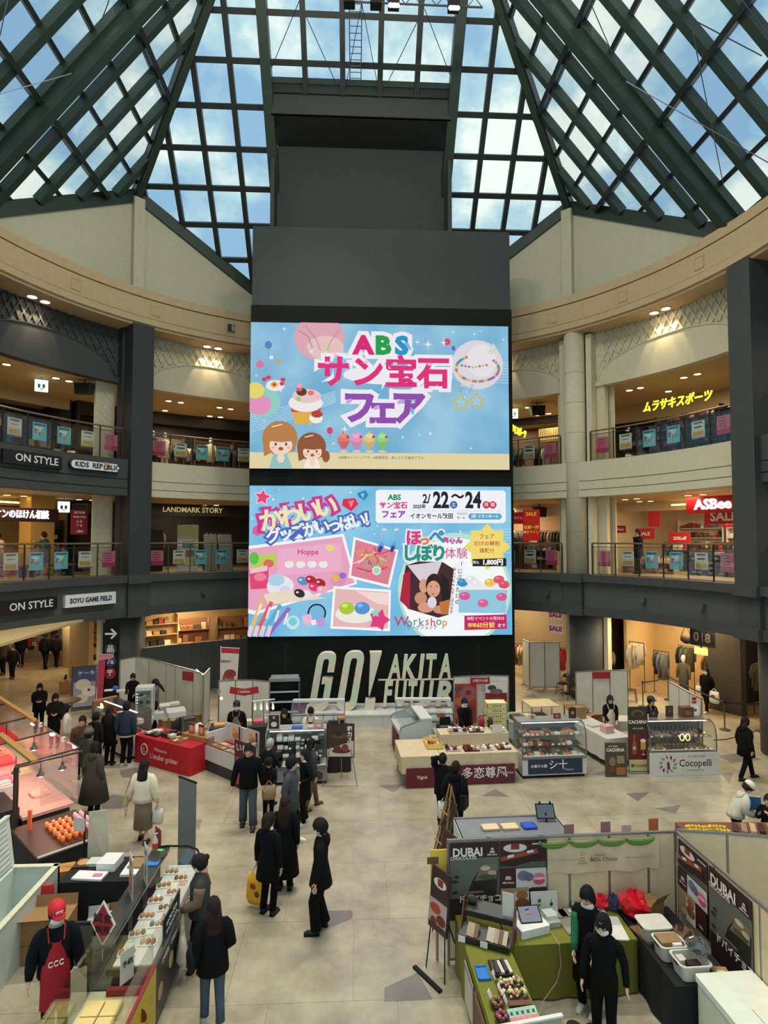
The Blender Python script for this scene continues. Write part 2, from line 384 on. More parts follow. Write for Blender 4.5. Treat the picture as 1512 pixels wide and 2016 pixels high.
# back facet region: zback<=zside : ZP+KB(PYc-y) <= ZP+KS(SIDE-|x|)
# -> KS|x| - KB y <= KS*SIDE - KB*PYc
def facet(name,kind_):
 ob=thing(name,None,None);ob['kind']='structure'
 if kind_=='back':
  pl=[(KS,-KB,KS*SIDE-KB*PYc+KS*CX),(-KS,-KB,KS*SIDE-KB*PYc-KS*CX)]+walls_pl
  zf=lambda x,y:zback(y)
  nrm=Vector((0,KB,1)).normalized()
 else:
  s=kind_
  pl=[(-s*KS,KB,-(KS*SIDE-KB*PYc)-s*KS*CX),(-s,0,-s*CX),(0,-1,-5.0)]+walls_pl
  zf=lambda x,y:ZP+KS*(SIDE-s*(x-CX));nrm=Vector((s*KS,0,1)).normalized()
 return ob,pl,zf,nrm
YL=[PYc+(ZP-z)/KB for z in ZL]            # Y of each horizontal line on back facet
XOFF=[(ZP-z)/KS+SIDE for z in ZL]
ZTOP=27.0
def pane_obj(ob,poly,zf,nrm,off=.02):
 vs=[Vector((x,y,zf(x,y)))+nrm*off for x,y in poly];n=len(vs)
 m_=MB();m_.add(vs+[v+nrm*.012 for v in vs],[tuple(range(n-1,-1,-1)),tuple(range(n,2*n))]+[(i,(i+1) % n,(i+1) % n+n,i+n) for i in range(n)])
 put('pane',m_,PANE,ob)
def line_obj(ob,nm,p,q,pl,zf,nrm,w,h,m,off=0.0):
 s=clip_seg(p,q,pl)
 if not s:return
 a=Vector((*s[0],zf(*s[0])))+nrm*off;b=Vector((*s[1],zf(*s[1])))+nrm*off
 if (a-b).length<.25:return
 t=(b-a).normalized();sd=t.cross(nrm).normalized()
 c=[sd*sx*w/2+nrm*sy*h/2 for sx,sy in ((-1,-1),(1,-1),(1,1),(-1,1))]
 m_=MB().add([a+k for k in c]+[b+k for k in c],[(3,2,1,0),(4,5,6,7),(0,1,5,4),(1,2,6,5),(2,3,7,6),(3,0,4,7)])
 put(nm,m_,m,ob)
TXL,TXR=-3.2,3.62          # the two big rafters beside the screen tower
xs_mid=[TXL+(TXR-TXL)*i/5 for i in range(6)]
xs=[TXL-W0*i for i in range(9,0,-1)]+xs_mid+[TXR+W0*i for i in range(1,9)]
YF=21.55                      # glass of the middle strip ends here
ob,pl,zf,nrm=facet('window_1','back')
for i in range(len(YL)-1):
 y1,y0=YL[i],YL[i+1]
 if ZL[i]>ZTOP:continue
 for j in range(len(xs)-1):
  xa,xb=xs[j],xs[j+1];ya,yb=y0,y1
  if xa >= TXL-.01 and xb <= TXR+.01:yb=min(yb,YF)
  if yb-ya<.05:continue
  if yb>24.05 and xa >= TXL-.01 and xb <= TXR+.01:continue
  p=clip_poly([(xa,ya),(xb,ya),(xb,yb),(xa,yb)],pl)
  if p:pane_obj(ob,p,zf,nrm)
for i,y in enumerate(YL):
 if ZL[i]>ZTOP+.5:continue
 for x0,x1 in ((-12,TXL),(TXL,TXR),(TXR,12)):
  if x0==TXL and y>YF:continue
  line_obj(ob,'purlin',(x0,y),(x1,y),pl,zf,nrm,.19,.2,GREEN_D)
ytop=PYc+(ZP-ZTOP)/KB
for x in xs:
 yb=YF if TXL+.1<x<TXR-.1 else 28
 line_obj(ob,'mullion',(x,ytop),(x,yb),pl,zf,nrm,.19,.22,GREEN_D)
for x in (TXL,TXR):line_obj(ob,'rafter',(x,ytop),(x,24.0),pl,zf,nrm,.36,.5,GREEN,-.22)
for kx,s in ((2,-1),(3,1)):
 ob,pl,zf,nrm=facet(f'window_{kx}',s)
 ys=[17.6+W0*(i-8) for i in range(0,15)][::-1]
 for i in range(len(XOFF)-1):
  if ZL[i]>ZTOP:continue
  xa,xb=CX+s*XOFF[i],CX+s*XOFF[i+1]
  for j in range(len(ys)-1):
   p=clip_poly([(xa,ys[j+1]),(xb,ys[j+1]),(xb,ys[j]),(xa,ys[j])],pl)
   if p:pane_obj(ob,p,zf,nrm)
 for i,xo in enumerate(XOFF):
  if ZL[i]>ZTOP+.5:continue
  big=i % 3==2
  line_obj(ob,'purlin',(CX+s*xo,5),(CX+s*xo,27),pl,zf,nrm,.14,.16,GREEN_D)
  if big:line_obj(ob,'girt',(CX+s*xo,5),(CX+s*xo,27),pl,zf,nrm,.16,.2,GREEN_D,-.25)
 xt=CX+s*((ZP-ZTOP)/KS+SIDE)
 for j,y in enumerate(ys):
  line_obj(ob,'rafter_bar',(CX+s*16,y),(xt,y),pl,zf,nrm,.26,.3,GREEN,-.12)
 for y in (17.6,):
  line_obj(ob,'main_rafter',(CX+s*16,y),(xt,y),pl,zf,nrm,.34,.06,GREEN,-.24)
  line_obj(ob,'main_rafter',(CX+s*16,y),(xt,y),pl,zf,nrm,.08,.46,GREEN,-.48)
  line_obj(ob,'main_rafter',(CX+s*16,y),(xt,y),pl,zf,nrm,.36,.07,GREEN,-.74)
# hip beams
for s in (-1,1):
 q=(CX+s*((ZP-ZTOP)/KS+SIDE),ytop);p=(CX+s*SIDE,PYc)
 a=Vector((p[0],p[1],ZP-.2));b=Vector((q[0],q[1],ZTOP-.2))
 m_=MB().bar(a,b,.34,.42);trim(m_,GREEN_D)
 m_=MB().bar(a-Vector((s*.0,0,.3)),b-Vector((s*.0,0,.3)),.22,.2);trim(m_,GREEN)
# ---------------------------------------------------------------- the screen tower
TY=22.05;XL,XR=PY(492,1000,TY)[0],PY(1008,1000,TY)[0];ZT=PY(750,451,TY)[2]
z_s={k:PY(750,k,TY)[2] for k in (605,634,641,924.5,956,1249.5)}
tw_=struct('wall_back',bx(XL,TY,z_s[605],XR,TY+1.35,ZT),TOWER)
for k in range(1,8):x=XL+(XR-XL)*k/8;put('seam',bx(x-.012,TY-.006,z_s[605],x+.006,TY+.01,ZT-.01),GREY_D,tw_)
lo=struct('wall_black',bx(XL-.03,TY-.02,0,XR+.05,TY+1.33,z_s[605]),CLAD)
for px in (562,941):
 p=PY(px,1300,TY);put('recess_slot',bx(p[0]-.08,TY-.03,2.05-.55,p[0]+.08,TY-.02,2.6-.0),mat((8,8,8),.9),lo)
XU0,XU1=-3.1,3.55
up=MB();up.box(XU0,23.35,ZT-.3,XU1,23.6,23.2)
struct('wall_upper',up,TOWER)
struct('wall_upper_left',bx(XU0-.15,22.5,ZT-.3,XU0,23.5,20.9),TOWER);struct('wall_upper_right',bx(XU1,22.3,ZT-.3,XU1+.15,23.5,20.9),TOWER)
zf_=PY(700,232,21.6)[2];zg_=PY(700,178,21.6)[2]
struct('trim_fascia',bx(XU0,21.55,zf_,XU1,23.4,zf_+.12),GREY_D)
struct('trim_tower',bx(XU0,21.5,zf_,XU1,21.62,zg_),TOWER)
struct('trim_beam',bx(XU0,21.35,zg_,XU1,21.6,zg_+.22),GREEN)
struct('trim_gutter',bx(XU0,21.42,zg_+.22,XU1,21.62,zback(21.55)-.05),GREEN_D)
# ---------------------------------------------------------------- columns and pilasters
for a in (-105,-75,-45,-15,79.8,105,15):
 m_=MB();p=rp(a,13.38,4.9);m_.cbox(p[0],p[1],4.9,.84,.95,9.65,-R(a));p=rp(a,13.8,4.9);m_.cbox(p[0],p[1],4.9,1.0,.4,9.65,-R(a))
 struct('column_pilaster',m_,GREY_D if a<60 else GREY)
a=46.3;p=rp(a,13.42,0)
rc=struct('column_round',MB().lathe([(.40,4.9),(.40,14.55)],p[0],p[1],0,28),CREAM,True)
for z in (6.6,7.9,9.3,10.5,11.7,12.9):put('joint_band',MB().lathe([(.403,0),(.403,.015)],p[0],p[1],z,28),mat((140,134,112),.8),rc)
for da in (-2.6,2.6):
 q=rp(a+da,13.75,0);struct('trim_jamb',MB().cbox(q[0],q[1],4.92,.22,.5,9.5,-R(a)),CREAM)
for a in (-105,-75,-45,-15,15,46.3,79.8,105):
 p=rp(a,14.2,0);struct('column_ground',MB().lathe([(.68,0),(.68,3.45)],p[0],p[1],0,28),GREY_L,True)
 for s in (-1,1):
  q=rp(a+s*3.5,14.35,0);struct('trim_jamb',MB().cbox(q[0],q[1],0,.16,.35,3.42,-R(a)),CREAM)
bkp=rp(46.3,14.1,0);struct('wall_column_back',MB().cbox(bkp[0],bkp[1],4.92,2.0,.3,9.7,-R(46.3)),CREAM)
struct('wall_back_ground',arc_seg(MB(),20.6,20.8,0,3.45,-42,104),mat((110,84,52),.8))
# panelled side walls of the halls beside each pilaster
for lv,z0,z1 in ((2,4.92,8.0),(3,9.3,12.45)):
 for a in (-75,-45,46.3,79.8):
  for s in (-1,1):
   c=rp(a+s*3.4,14.5,0);pl_=struct('wall_panel',MB().cbox(c[0],c[1],z0,.75,.12,z1-z0,-R(a)),CREAM)
   for k in range(9):
    zz=z0+.3+k*.3
    for sg in (-1,1):
     pp=[(c[0]+cos(R(a))*u,c[1]-sin(R(a))*u) for u in (-.26*sg,.26*sg)]
     n_=Vector((sin(R(a)),cos(R(a)),0))*-.065
     put('lattice_strip',MB().bar((pp[0][0]+n_.x,pp[0][1]+n_.y,zz),(pp[1][0]+n_.x,pp[1][1]+n_.y,zz+.5),.02,.02),CREAM,pl_)
# ================================================================ balustrades, posters
def poster_mesh(kind):
 m=MB();W_,H_=.25,.3
 cols={'p':((222,120,150),(235,170,185),(180,50,90)),'y':((226,216,196),(205,160,90),(180,90,170)),'t':((120,200,208),(60,150,170),(235,235,235))}[kind]
 m.use(mat(cols[0],.5,key='poster')).box(-W_,-.004,-H_,W_,.004,H_)
 r_=random.Random(ord(kind))
 def q(x0,z0,x1,z1,c):m.use(mat(c,.5,key='poster')).box(x0,-.007,z0,x1,-.005,z1)
 if kind=='p':
  q(-W_,-H_,W_,-.12,(200,60,105))
  for k in range(4):q(-.18,.2-k*.09,-.18+r_.uniform(.2,.34),.235-k*.09,cols[2])
 elif kind=='y':
  q(-.2,.02,.2,.16,(240,236,225));q(-.15,.06,.15,.12,(160,120,170));q(-.2,-.22,.2,-.06,(214,168,80));q(-.16,.2,.16,.26,(120,110,110));q(-W_,-H_,W_,-.25,(150,90,160))
 else:
  q(-.2,.2,.2,.26,(60,90,120));q(-.17,.08,.1,.16,(240,240,240))
  for k in range(7):x=r_.uniform(-.2,.14);z=r_.uniform(-.26,.02);q(x,z,x+.08,z+.08,r_.choice([(240,240,235),(215,90,140),(70,120,180),(230,200,90)]))
 return m.mesh('poster')
PM={k:poster_mesh(k) for k in 'pyt'}
PN={'p':'pink','y':'cream','t':'turquoise'}
RAILG=glass((.86,.90,.88),.03,'balustrade_glass',0,.1)
ordn=['first','second','third','fourth','fifth','sixth','seventh']
def balustrade(lv,z,a0,a1,n,where,pattern,frm,skip=()):
 t=thing('balustrade',f'glass balustrade of the {lv} floor, {where}','balustrade')
 r_=13.42;N_=12
 hr=put('handrail',MB().tube([rp(a0+(a1-a0)*i/N_,r_,z+1.2) for i in range(N_+1)],.032,6),mat((120,108,86),.35,.3,key='handrail'),t)
 for dz,nm in ((1.06,'mid_rail'),(.03,'bottom_rail')):put(nm,MB().tube([rp(a0+(a1-a0)*i/N_,r_,z+dz) for i in range(N_+1)],.016,4),BRONZE,t)
 for i in range(n+1):
  a=a0+(a1-a0)*i/n;put('post',MB().bar(rp(a,r_,z),rp(a,r_,z+1.18),.045,.03),BRONZE,t)
 for i in range(n):
  b0=a0+(a1-a0)*(i+.04)/n;b1=a0+(a1-a0)*(i+.96)/n
  put('glass_panel',arc_seg(MB(),r_-.005,r_+.005,z+.06,z+1.03,b0,b1),RAILG,t)
  k=pattern[i]
  if i in skip:continue
  am=(b0+b1)/2;p=rp(am,r_+.03,z+.62)
  put('poster',PM[k],loc=p,rz=-R(am)).name
  o=COL.objects[-1];ii=i if frm[0]=='L' else n-1-i
  same=[j for j in (range(n) if frm[0]=='L' else range(n-1,-1,-1)) if pattern[j]==k and j not in skip]
  q_='' if len(same)<2 else (', nearer the %s' if same.index(i)==0 else ', farther from the %s') % frm[1:]
  setp(o,f'{PN[k]} poster on {lv} floor glass, {where}{q_}','poster','event posters on the glass balustrades')
for lv,z in (('third',9.32),('second',4.95)):
 balustrade(lv,z,-72.6,-47.4,6,'bay left of dark pilaster','pyttyp','Rpilaster')
 balustrade(lv,z,-42.6,-17.4,6,'between dark pilaster and tower','pyttyp','Lpilaster',skip=(5,))
 balustrade(lv,z,17.4,43.3,6,'between tower and round column','pyttyp','Rcolumn',skip=(0,1,2))
 balustrade(lv,z,49.3,76.3,6,'bay right of round column','pyttyp','Lcolumn')
 balustrade(lv,z,81.7,100,4,'at the right edge beyond the grey pilaster','pytt','Lpilaster',skip=(0,1,2,3))
# ================================================================ downlights, speakers, signs under the ceilings
DL=mat((255,226,160),emit=9,key='lamp_lens');DT=mat((150,130,95),.4,.3,key='lamp_trim')
dm=MB().use(DT).lathe([(.15,0),(.15,-.02),(.115,-.02),(.115,-.01)],n=16).mesh('downlight');dl_=MB().use(DL).lathe([(.11,-.016),(.11,-.008)],n=14).mesh('lens')
def downlight(px,py,z,lab,grp,s=1.0):
 x,y=PZ(px,py,z);o=thing('downlight',lab,'downlight',(x,y,z),0,grp);put('trim_ring',dm,parent=o);put('lens',dl_,parent=o);o.scale=(s,s,1)
for pts,z,lab in (
 ([(13,717),(110,744),(136,750),(52,773),(195,802),(135,816),(22,843)],12.42,'round recessed downlight in the third floor ceiling left of the dark pilaster'),
 ([(332,789),(356,792),(325,808),(309,825),(432,802),(454,805),(413,819),(434,821)],12.42,'round recessed downlight in the third floor ceiling beside the tower left edge'),
 ([(1239,768),(1261,763),(1316,770),(1346,743),(1373,736)],12.42,'round recessed downlight in the third floor ceiling over the yellow katakana sign'),
 ([(1039,802),(1059,817),(1080,814)],12.42,'round recessed downlight in the third floor ceiling between tower and round column'),
 ([(14,974),(47,976),(156,983),(182,984),(87,991)],7.98,'round recessed downlight in the second floor ceiling left of the dark pilaster'),
 ([(314,1002),(376,998),(403,994),(426,994),(480,1000)],7.98,'round recessed downlight in the second floor ceiling beside the tower left edge'),
 ([(1231,983),(1254,981),(1259,987),(1281,986),(1355,975),(1384,973)],7.98,'round recessed downlight in the second floor ceiling right of the round column')):
 for i_,p in enumerate(sorted(pts)):downlight(*p,z,lab.replace('recessed ','')+f', {(ordn+["eighth"])[i_]} from left',lab.replace('round recessed downlight','downlights'),1.15)
# lamps washing the arch headers
CL=mat((255,232,190),emit=14,key='wash_lamp_lens')
for a,lab in ((-62.3,'over the dark arch'),(-30,'over the cream arch left of the tower'),(30,'over the cream arch beside the tower right edge'),(62.5,'over the cream arch right of the round column')):
 for da,wd in ((-1.1,'first'),(1.1,'second')):
  p=rp(a+da,13.62,14.52);o=thing('wash_light',f'{wd} round wash light in the cornice {lab}','downlight',p)
  put('trim_ring',MB().lathe([(.2,0),(.2,-.03),(.15,-.03),(.15,-.01)],n=18),TAN,o);put('lens',MB().lathe([(.15,-.02),(.15,-.01)],n=16),CL,o)
  q=rp(a+da,14.0,13.2);lamp('SPOT',(p[0],p[1],p[2]-.06),130,(1,.80,.52),.05,q,62,.35,'wash_lamp')
def ceilbox(px,py,z,w_,lab):
 x,y=PZ(px,py,z);o=thing('ceiling_speaker',lab,'speaker',(x,y,z));put('bracket',MB().tube([(0,0,0),(0,0,-.12)],.03,6),GREY_D,o)
 m_=MB();m_.add([(-w_,-.2,-.15),(w_,-.2,-.15),(w_,.2,-.1),(-w_,.2,-.1),(-w_*.8,-.25,-.62),(w_*.8,-.25,-.62),(w_*.8,.15,-.55),(-w_*.8,.15,-.55)],[(0,1,2,3),(7,6,5,4),(0,4,5,1),(1,5,6,2),(2,6,7,3),(3,7,4,0)])
 put('cabinet',m_,GREY_D,o);put('grille',bx(-w_*.8,-.262,-.58,w_*.8,-.255,-.2),BLACK,o)
ceilbox(167,748,12.42,.33,'dark speaker box under the third floor ceiling left of the pilaster')
ceilbox(1057,793,12.42,.33,'dark speaker box under the third floor ceiling beside the round column')
ceilbox(162,985,7.98,.33,'dark speaker box under the second floor ceiling near the red notice')
ceilbox(1062,993,7.98,.3,'dark speaker box under the second floor ceiling before the shop lettering')
def hang_sign(px,py,z,lab,bg_,mark,w_=.22,em=2.2,drop=.12):
 x,y=PZ(px,py,z);o=thing('hanging_sign',lab,'sign',(x,y,z));a=atan2(x,y);o.rotation_euler=(0,0,-a)
 put('hanger',MB().tube([(0,0,0),(0,0,-drop)],.012,4),GREY_D,o);put('sign_face',bx(-w_,-.03,-drop-2*w_,w_,.03,-drop),mat(bg_,emit=em,key='sign_face'),o)
 b=MB();b.box(-w_*.55,-.035,-drop-w_*1.4,-w_*.15,-.03,-drop-w_*.7);b.box(w_*.15,-.035,-drop-w_*1.4,w_*.55,-.03,-drop-w_*.7);b.box(-w_*.3,-.035,-drop-w_*1.65,w_*.3,-.03,-drop-w_*1.5);put('pictogram',b,mat(mark,.5),o)
hang_sign(82,742,12.42,'small white lit pictogram sign under the third floor ceiling',(220,235,235),(60,120,140))
hang_sign(126,982,7.98,'small white lit pictogram sign under the second floor ceiling',(235,240,235),(60,120,140))
hang_sign(1010,800,12.42,'small lit pictogram sign beside the tower on the third floor',(215,235,220),(60,140,90))
# ================================================================ shops
def P2(a,r,z):return Vector(rp(a,r,z))
def bandseg(name,r0,r1,z0,z1,a0,a1,m,parent=None,kind=None):return put(name,arc_seg(MB(),r0,r1,z0,z1,a0,a1),m,parent,kind=kind)
SHN=0
def shop(z0,z1,a0,a1,r0,wall,header=None,hh=.6,power=40,warm=(1,.82,.6),depth=3.0,floor_=None):
 """shell of one shop: back wall, two cheeks, header band and its own lamp"""
 global SHN;SHN+=1
 w=struct(f'wall_shop_{SHN}',arc_seg(MB(),r0+depth,r0+depth+.1,z0,z1,a0,a1),wall)
 for a in (a0,a1):
  p,q=P2(a,r0,0),P2(a,r0+depth,0);m_=MB();m_.bar((p.x,p.y,(z0+z1)/2),(q.x,q.y,(z0+z1)/2),.12,z1-z0);put('cheek_wall',m_,wall,w)
 if header:bandseg('header_band',r0,r0+.15,z1-hh,z1,a0,a1,header,w)
 if floor_:bandseg('shop_floor',r0,r0+depth,z0+.001,z0+.012,a0,a1,floor_,w)
 c=P2((a0+a1)/2,r0+depth*.45,z1-.12)
 lamp('AREA',c,power*1.5,warm,1.6,(c.x,c.y,0),name='shop_lamp')
 c=P2((a0+a1)/2,r0-2.2,z1-.1)
 lamp('AREA',c,power*1.0,(1,.8,.52),1.2,(c.x,c.y,0),name='hall_lamp')
 return w
def pol(a,r,z):v=P2(a,r,z);return (v.x,v.y,v.z),-R(a)
def shelf(a,r,z,w_,h,n,label,pal,frame=None,gs=(.12,.3),depth=.4,fill=.9,gh=(.3,.8),group=None,back=None):
 loc,rz=pol(a,r,z);t=thing('display_shelf',label,'shelf',loc,rz,group);fr=frame or mat((150,120,80),.5)
 for s in (-1,1):put('side_panel',bx(s*w_/2-.02,-depth/2,0,s*w_/2+.02,depth/2,h),fr,t)
 put('back_panel',bx(-w_/2,depth/2-.02,0,w_/2,depth/2,h),back or fr,t)
 r_=random.Random(label);dz=h/n
 for k in range(n):put('shelf_board',bx(-w_/2,-depth/2,k*dz+.04,w_/2,depth/2,k*dz+.07),fr,t)
 g=MB()
 for k in range(n):
  x=-w_/2+.05
  while x<w_/2-.12:
   ww=r_.uniform(*gs);hh=dz*r_.uniform(*gh)
   if x+ww<w_/2-.02 and r_.random()<fill:
    g.use(mat(r_.choice(pal),.6,key='goods'));zz=k*dz+.07
    if r_.random()<.5:g.box(x,-depth*.35,zz,x+ww*.85,depth*.2,zz+hh*.8)
    else:g.add([(x,-depth*.4,zz),(x+ww*.85,-depth*.4,zz),(x+ww*.85,.0,zz),(x,.0,zz),(x+ww*.1,-depth*.3,zz+hh*.55),(x+ww*.7,-depth*.3,zz+hh*.55),(x+ww*.75,-.02,zz+hh),(x+ww*.1,-.02,zz+hh)],[(3,2,1,0),(4,5,6,7),(0,1,5,4),(1,2,6,5),(2,3,7,6),(3,0,4,7)])
   x+=ww
 if g.v:put('goods',g,None,t,kind='stuff')
 return t
def garment(mb,x,z,w_,h,col,d=.1):
 mb.use(mat(col,.9,key='cloth'))
 mb.loft([((x,0,z),(w_*.12,0,0),(0,d*.4,0)),((x,0,z-.05),(w_*.45,0,0),(0,d*.6,0)),((x,0,z-h*.45),(w_*.5,0,0),(0,d,0)),((x,0,z-h),(w_*.55,0,0),(0,d,0))],8)
 for s in (-1,1):mb.tube([(x+s*w_*.42,0,z-.08),(x+s*w_*.62,0,z-h*.35),(x+s*w_*.6,0,z-h*.62)],[.06,.055,.045],5)
def rack(a,r,z,w_,label,pal,h=1.4,g=.16,gh=.85,rz_=None,two=False,base=.0):
 loc,rz=pol(a,r,z);t=thing('clothes_rack',label,'clothes rack',loc,rz if rz_ is None else rz_)
 fr=mat((60,55,50),.4,.6)
 put('rail',MB().tube([(-w_/2,0,h),(w_/2,0,h)],.016,6),fr,t)
 for s in (-1,1):put('upright',MB().tube([(s*w_/2,0,h),(s*w_/2,0,base),(s*w_/2,-.2,base),(s*w_/2,.2,base)],.015,6),fr,t)
 r_=random.Random(label);x=-w_/2+.12
 while x<w_/2-.1:
  m_=MB();c=r_.choice(pal);m_.T=Matrix.Translation((x,0,0)) @ Matrix.Rotation(R(75)+r_.uniform(-.3,.3),4,'Z')
  garment(m_,0,h-.04,.42,gh*r_.uniform(.85,1.1),c,.05);put('garment',m_,None,t,smooth=True);x+=g*r_.uniform(.8,1.3)
 return t
def mannequin(a,r,z,label,top,bottom,head=(225,215,200),xyz=None,rz_=None,coat=.85):
 loc,rz=pol(a,r,z) if xyz is None else (xyz,0);t=thing('mannequin',label,'mannequin',loc,rz if rz_ is None else rz_)
 put('stand',MB().lathe([(.16,0),(.16,.015),(.02,.03),(.02,.2)],n=12),STEEL,t)
 b=MB();b.loft([((0,0,1.42),(.055,0,0),(0,.055,0)),((0,0,1.5),(.05,0,0),(0,.05,0)),((0,-.01,1.54),(.07,0,0),(0,.085,0)),((0,-.01,1.64),(.085,0,0),(0,.1,0)),((0,0,1.74),(.06,0,0),(0,.07,0)),((0,0,1.77),(.01,0,0),(0,.01,0))],10)
 put('head',b,mat(head,.5),t,smooth=True)
 g=MB();g.loft([((0,0,1.46),(.07,0,0),(0,.06,0)),((0,0,1.4),(.2,0,0),(0,.1,0)),((0,0,1.1),(.17,0,0),(0,.12,0)),((0,0,1.45-coat),(.2,0,0),(0,.14,0))],12)
 for s in (-1,1):g.tube([(s*.18,0,1.38),(s*.25,0,1.12),(s*.24,-.04,.85)],[.065,.055,.045],7)
 put('coat',g,mat(top,.9),t,smooth=True)
 g=MB()
 for s in (-1,1):g.tube([(s*.08,0,1.0),(s*.09,0,.5),(s*.09,0,.06)],[.09,.075,.06],8)
 put('trousers',g,mat(bottom,.9),t,smooth=True);return t
def pennant(px,py,Y,w_,h,label,col,lines=(),name='poster',cat='poster',em=0,rz=None,tcol=(240,235,230),ts=.12,bold=.004):
 x,y,z=PY(px,py,Y);a=atan2(x-CX,y-CY) if rz is None else -rz
 t=put(name,bx(-w_/2,-.01,-h/2,w_/2,.01,h/2),mat(col,.6,emit=em,key='print'),loc=(x,y,z),rz=-a,label=label,cat=cat)
 for k,(s,zz,sz) in enumerate(lines):letter(s,sz,mat(tcol,.6,emit=em,key='print'),t,(0,-.012,zz),off=bold)
 return t
# ---- third floor
DARKW=mat((40,34,30),.7,key='dark_shop');BEIGE=mat((176,150,108),.8,key='beige_shop');WARM=(1,.78,.5)
shop(9.3,12.42,-102,-64,18.5,BEIGE,BEIGE,.5,60)
shop(9.3,12.42,-63.8,-47,18.5,DARKW,BEIGE,.45,18)
shop(9.3,12.42,-46,-14,18.3,DARKW,DARKW,.55,60)
shop(9.3,12.42,14,41,18.3,mat((92,66,44),.6,key='wood_shop'),DARKW,.35,70)
shop(9.3,12.42,43,84,18.5,DARKW,BEIGE,.75,70)
for i,(a,lab) in enumerate(((-58,'black double display cabinet behind the third floor left glass'),(-53,'black display cabinet nearest the dark pilaster on the third floor'))):
 shelf(a,17.0,9.32,1.3,1.75,3,lab,[(50,46,42),(120,96,70),(60,54,48)],mat((24,24,26),.5),fill=.5)
bx_l=pennant(209,874,24.5,.5,.8,'small lit white shop sign behind the third floor glass left of the pilaster',(236,236,226),[('M.L',.1,.3)],'shop_sign','sign',3.0,tcol=(240,240,235))
for i,(a,c1,c2,lab) in enumerate(((-37.5,(60,55,50),(40,38,36),'mannequin in a dark jacket on the third floor, nearest the dark pilaster'),(-35.2,(215,205,185),(200,190,170),'mannequin in a cream coat on the third floor, beside the dark jacketed one'),
  (-27,(200,190,160),(70,60,50),'mannequin in a cream knit on the third floor, near the tower'))):mannequin(a,16.0+i*.2,9.32,lab,c1,c2)
rack(-31,16.6,9.32,1.5,'clothes rack of cream and brown knits on the third floor behind turquoise posters',[(210,200,175),(120,90,60),(60,60,60),(190,170,130)],1.25,gh=.6)
rack(-22.5,16.6,9.32,1.1,'clothes rack of dark coats on the third floor beside the tower',[(60,60,62),(110,90,70),(40,40,44)],1.3)
shelf(-33,20.6,9.32,3.2,2.3,4,'wall shelf of folded clothes at the back of the third floor left shop',[(200,180,140),(80,70,60),(150,60,50),(60,70,90)],mat((110,84,56),.6))
shelf(-22,20.6,9.32,3.0,2.3,4,'wall shelf of bags at the back of the third floor shop beside the tower',[(200,180,140),(80,70,60),(150,60,50),(60,70,90)],mat((110,84,56),.6))
# wooden lit cabinet above the shop on the right
t=thing('lit_fascia_box','pale pleated light box above the third floor shop beside the round column','light box',*pol(36,17.6,11.2));
put('box',bx(-.75,-.15,-.2,.75,.3,.45),mat((190,170,120),.7),t)
for k in range(14):put('pleat',bx(-.74+k*.107,-.18,-.19,-.68+k*.107,-.15,.44),mat((200,180,130),.7),t)
lamp('AREA',P2(36,17.1,12.0),12,(1,.8,.45),.5,P2(36,17.5,11.3),name='box_lamp')
for i,a in enumerate((21,25.7,30.4,35.1)):rack(a,16.4,9.32,.8,f'clothes rack of {["grey and olive", "camel and navy", "dark green", "black and white"][i]} jackets on the third floor between tower and round column',[[(90,90,80),(80,84,60)],[(170,130,90),(50,60,80)],[(50,70,50),(90,80,60)],[(40,40,40),(190,190,185)]][i],1.25,gh=.8)
YEL=mat((238,240,60),emit=1.3,key='yellow_letters')
x,y,z=PY(1330,792,22.4)
sg=thing('shop_sign','yellow illuminated katakana shop lettering on the third floor beige band','sign',(x,y,z),-R(66))
letter('ムラサキスポーツ',.46,YEL,sg,(0,0,0),off=.009,ext=.03,shear=.25,name='letters',sx=.74);sg.rotation_euler=(0,0,-R(57))
x,y,z=PY(1016,848,25.6)
sg=thing('shop_sign','yellow illuminated katakana shop lettering seen at an angle beside the tower','sign',(x,y,z),R(55));letter('ムラサキスポーツ',.40,YEL,sg,(0,0,0),off=.009,ext=.03,shear=.25,name='letters',sx=.8)
bandseg('sign_board',18.2,18.5,11.0,11.6,16,24,DARKW,COL.objects.get('wall_shop_4'))
for i,a in enumerate((52,57,62,67,72,77)):
 shelf(a,16.3,9.32,1.1,[1.6,1.9,1.9,2.0,2.0,1.9][i],[4,6,6,7,7,6][i],f'black sports goods rack on the third floor, {ordn[i]} from the round column',[(50,48,48),(44,40,60),(30,30,33),(110,50,50),(96,96,98)][:5 if i<2 else 4],mat((24,24,26),.5),(.16,.26),.4,.85)
rack(50,17.2,9.32,1.0,'rail of pink and red garments on the third floor beside the round column',[(190,100,90),(200,150,120),(120,60,60)],1.2,gh=.7)
# ---- second floor
WH2=mat((222,204,166),.8,key='pale_shop')
shop(4.92,7.98,-102,-47,18.6,mat((170,140,90),.8),mat((170,140,90),.8),.3,110)
shop(4.92,7.98,-46,-14,17.6,mat((30,27,25),.7),mat((24,22,21),.6),.55,26)
shop(4.92,7.98,14,42,17.8,mat((180,150,110),.8),mat((206,190,150),.7),.55,80)
shop(4.92,7.98,44,84,18.8,WH2,mat((205,190,155),.7),.4,190,(1,.86,.66),4.0)
WL=mat((250,248,240),emit=2.5,key='white_letters')
def facing(px,py,Y,a):return PY(px,py,Y),-R(a)
x,y,z=PY(38,1013,22.3);sg=thing('shop_sign','white illuminated Japanese lettering over the insurance counter','sign',(x,y,z),R(58));letter('イオンのほけん相談',.34,WL,sg,(0,0,0),off=.004,ext=.02,name='letters',sx=.72)
put('backing_board',bx(-1.3,.03,-.25,1.5,.08,.25),mat((60,20,22),.6),sg)
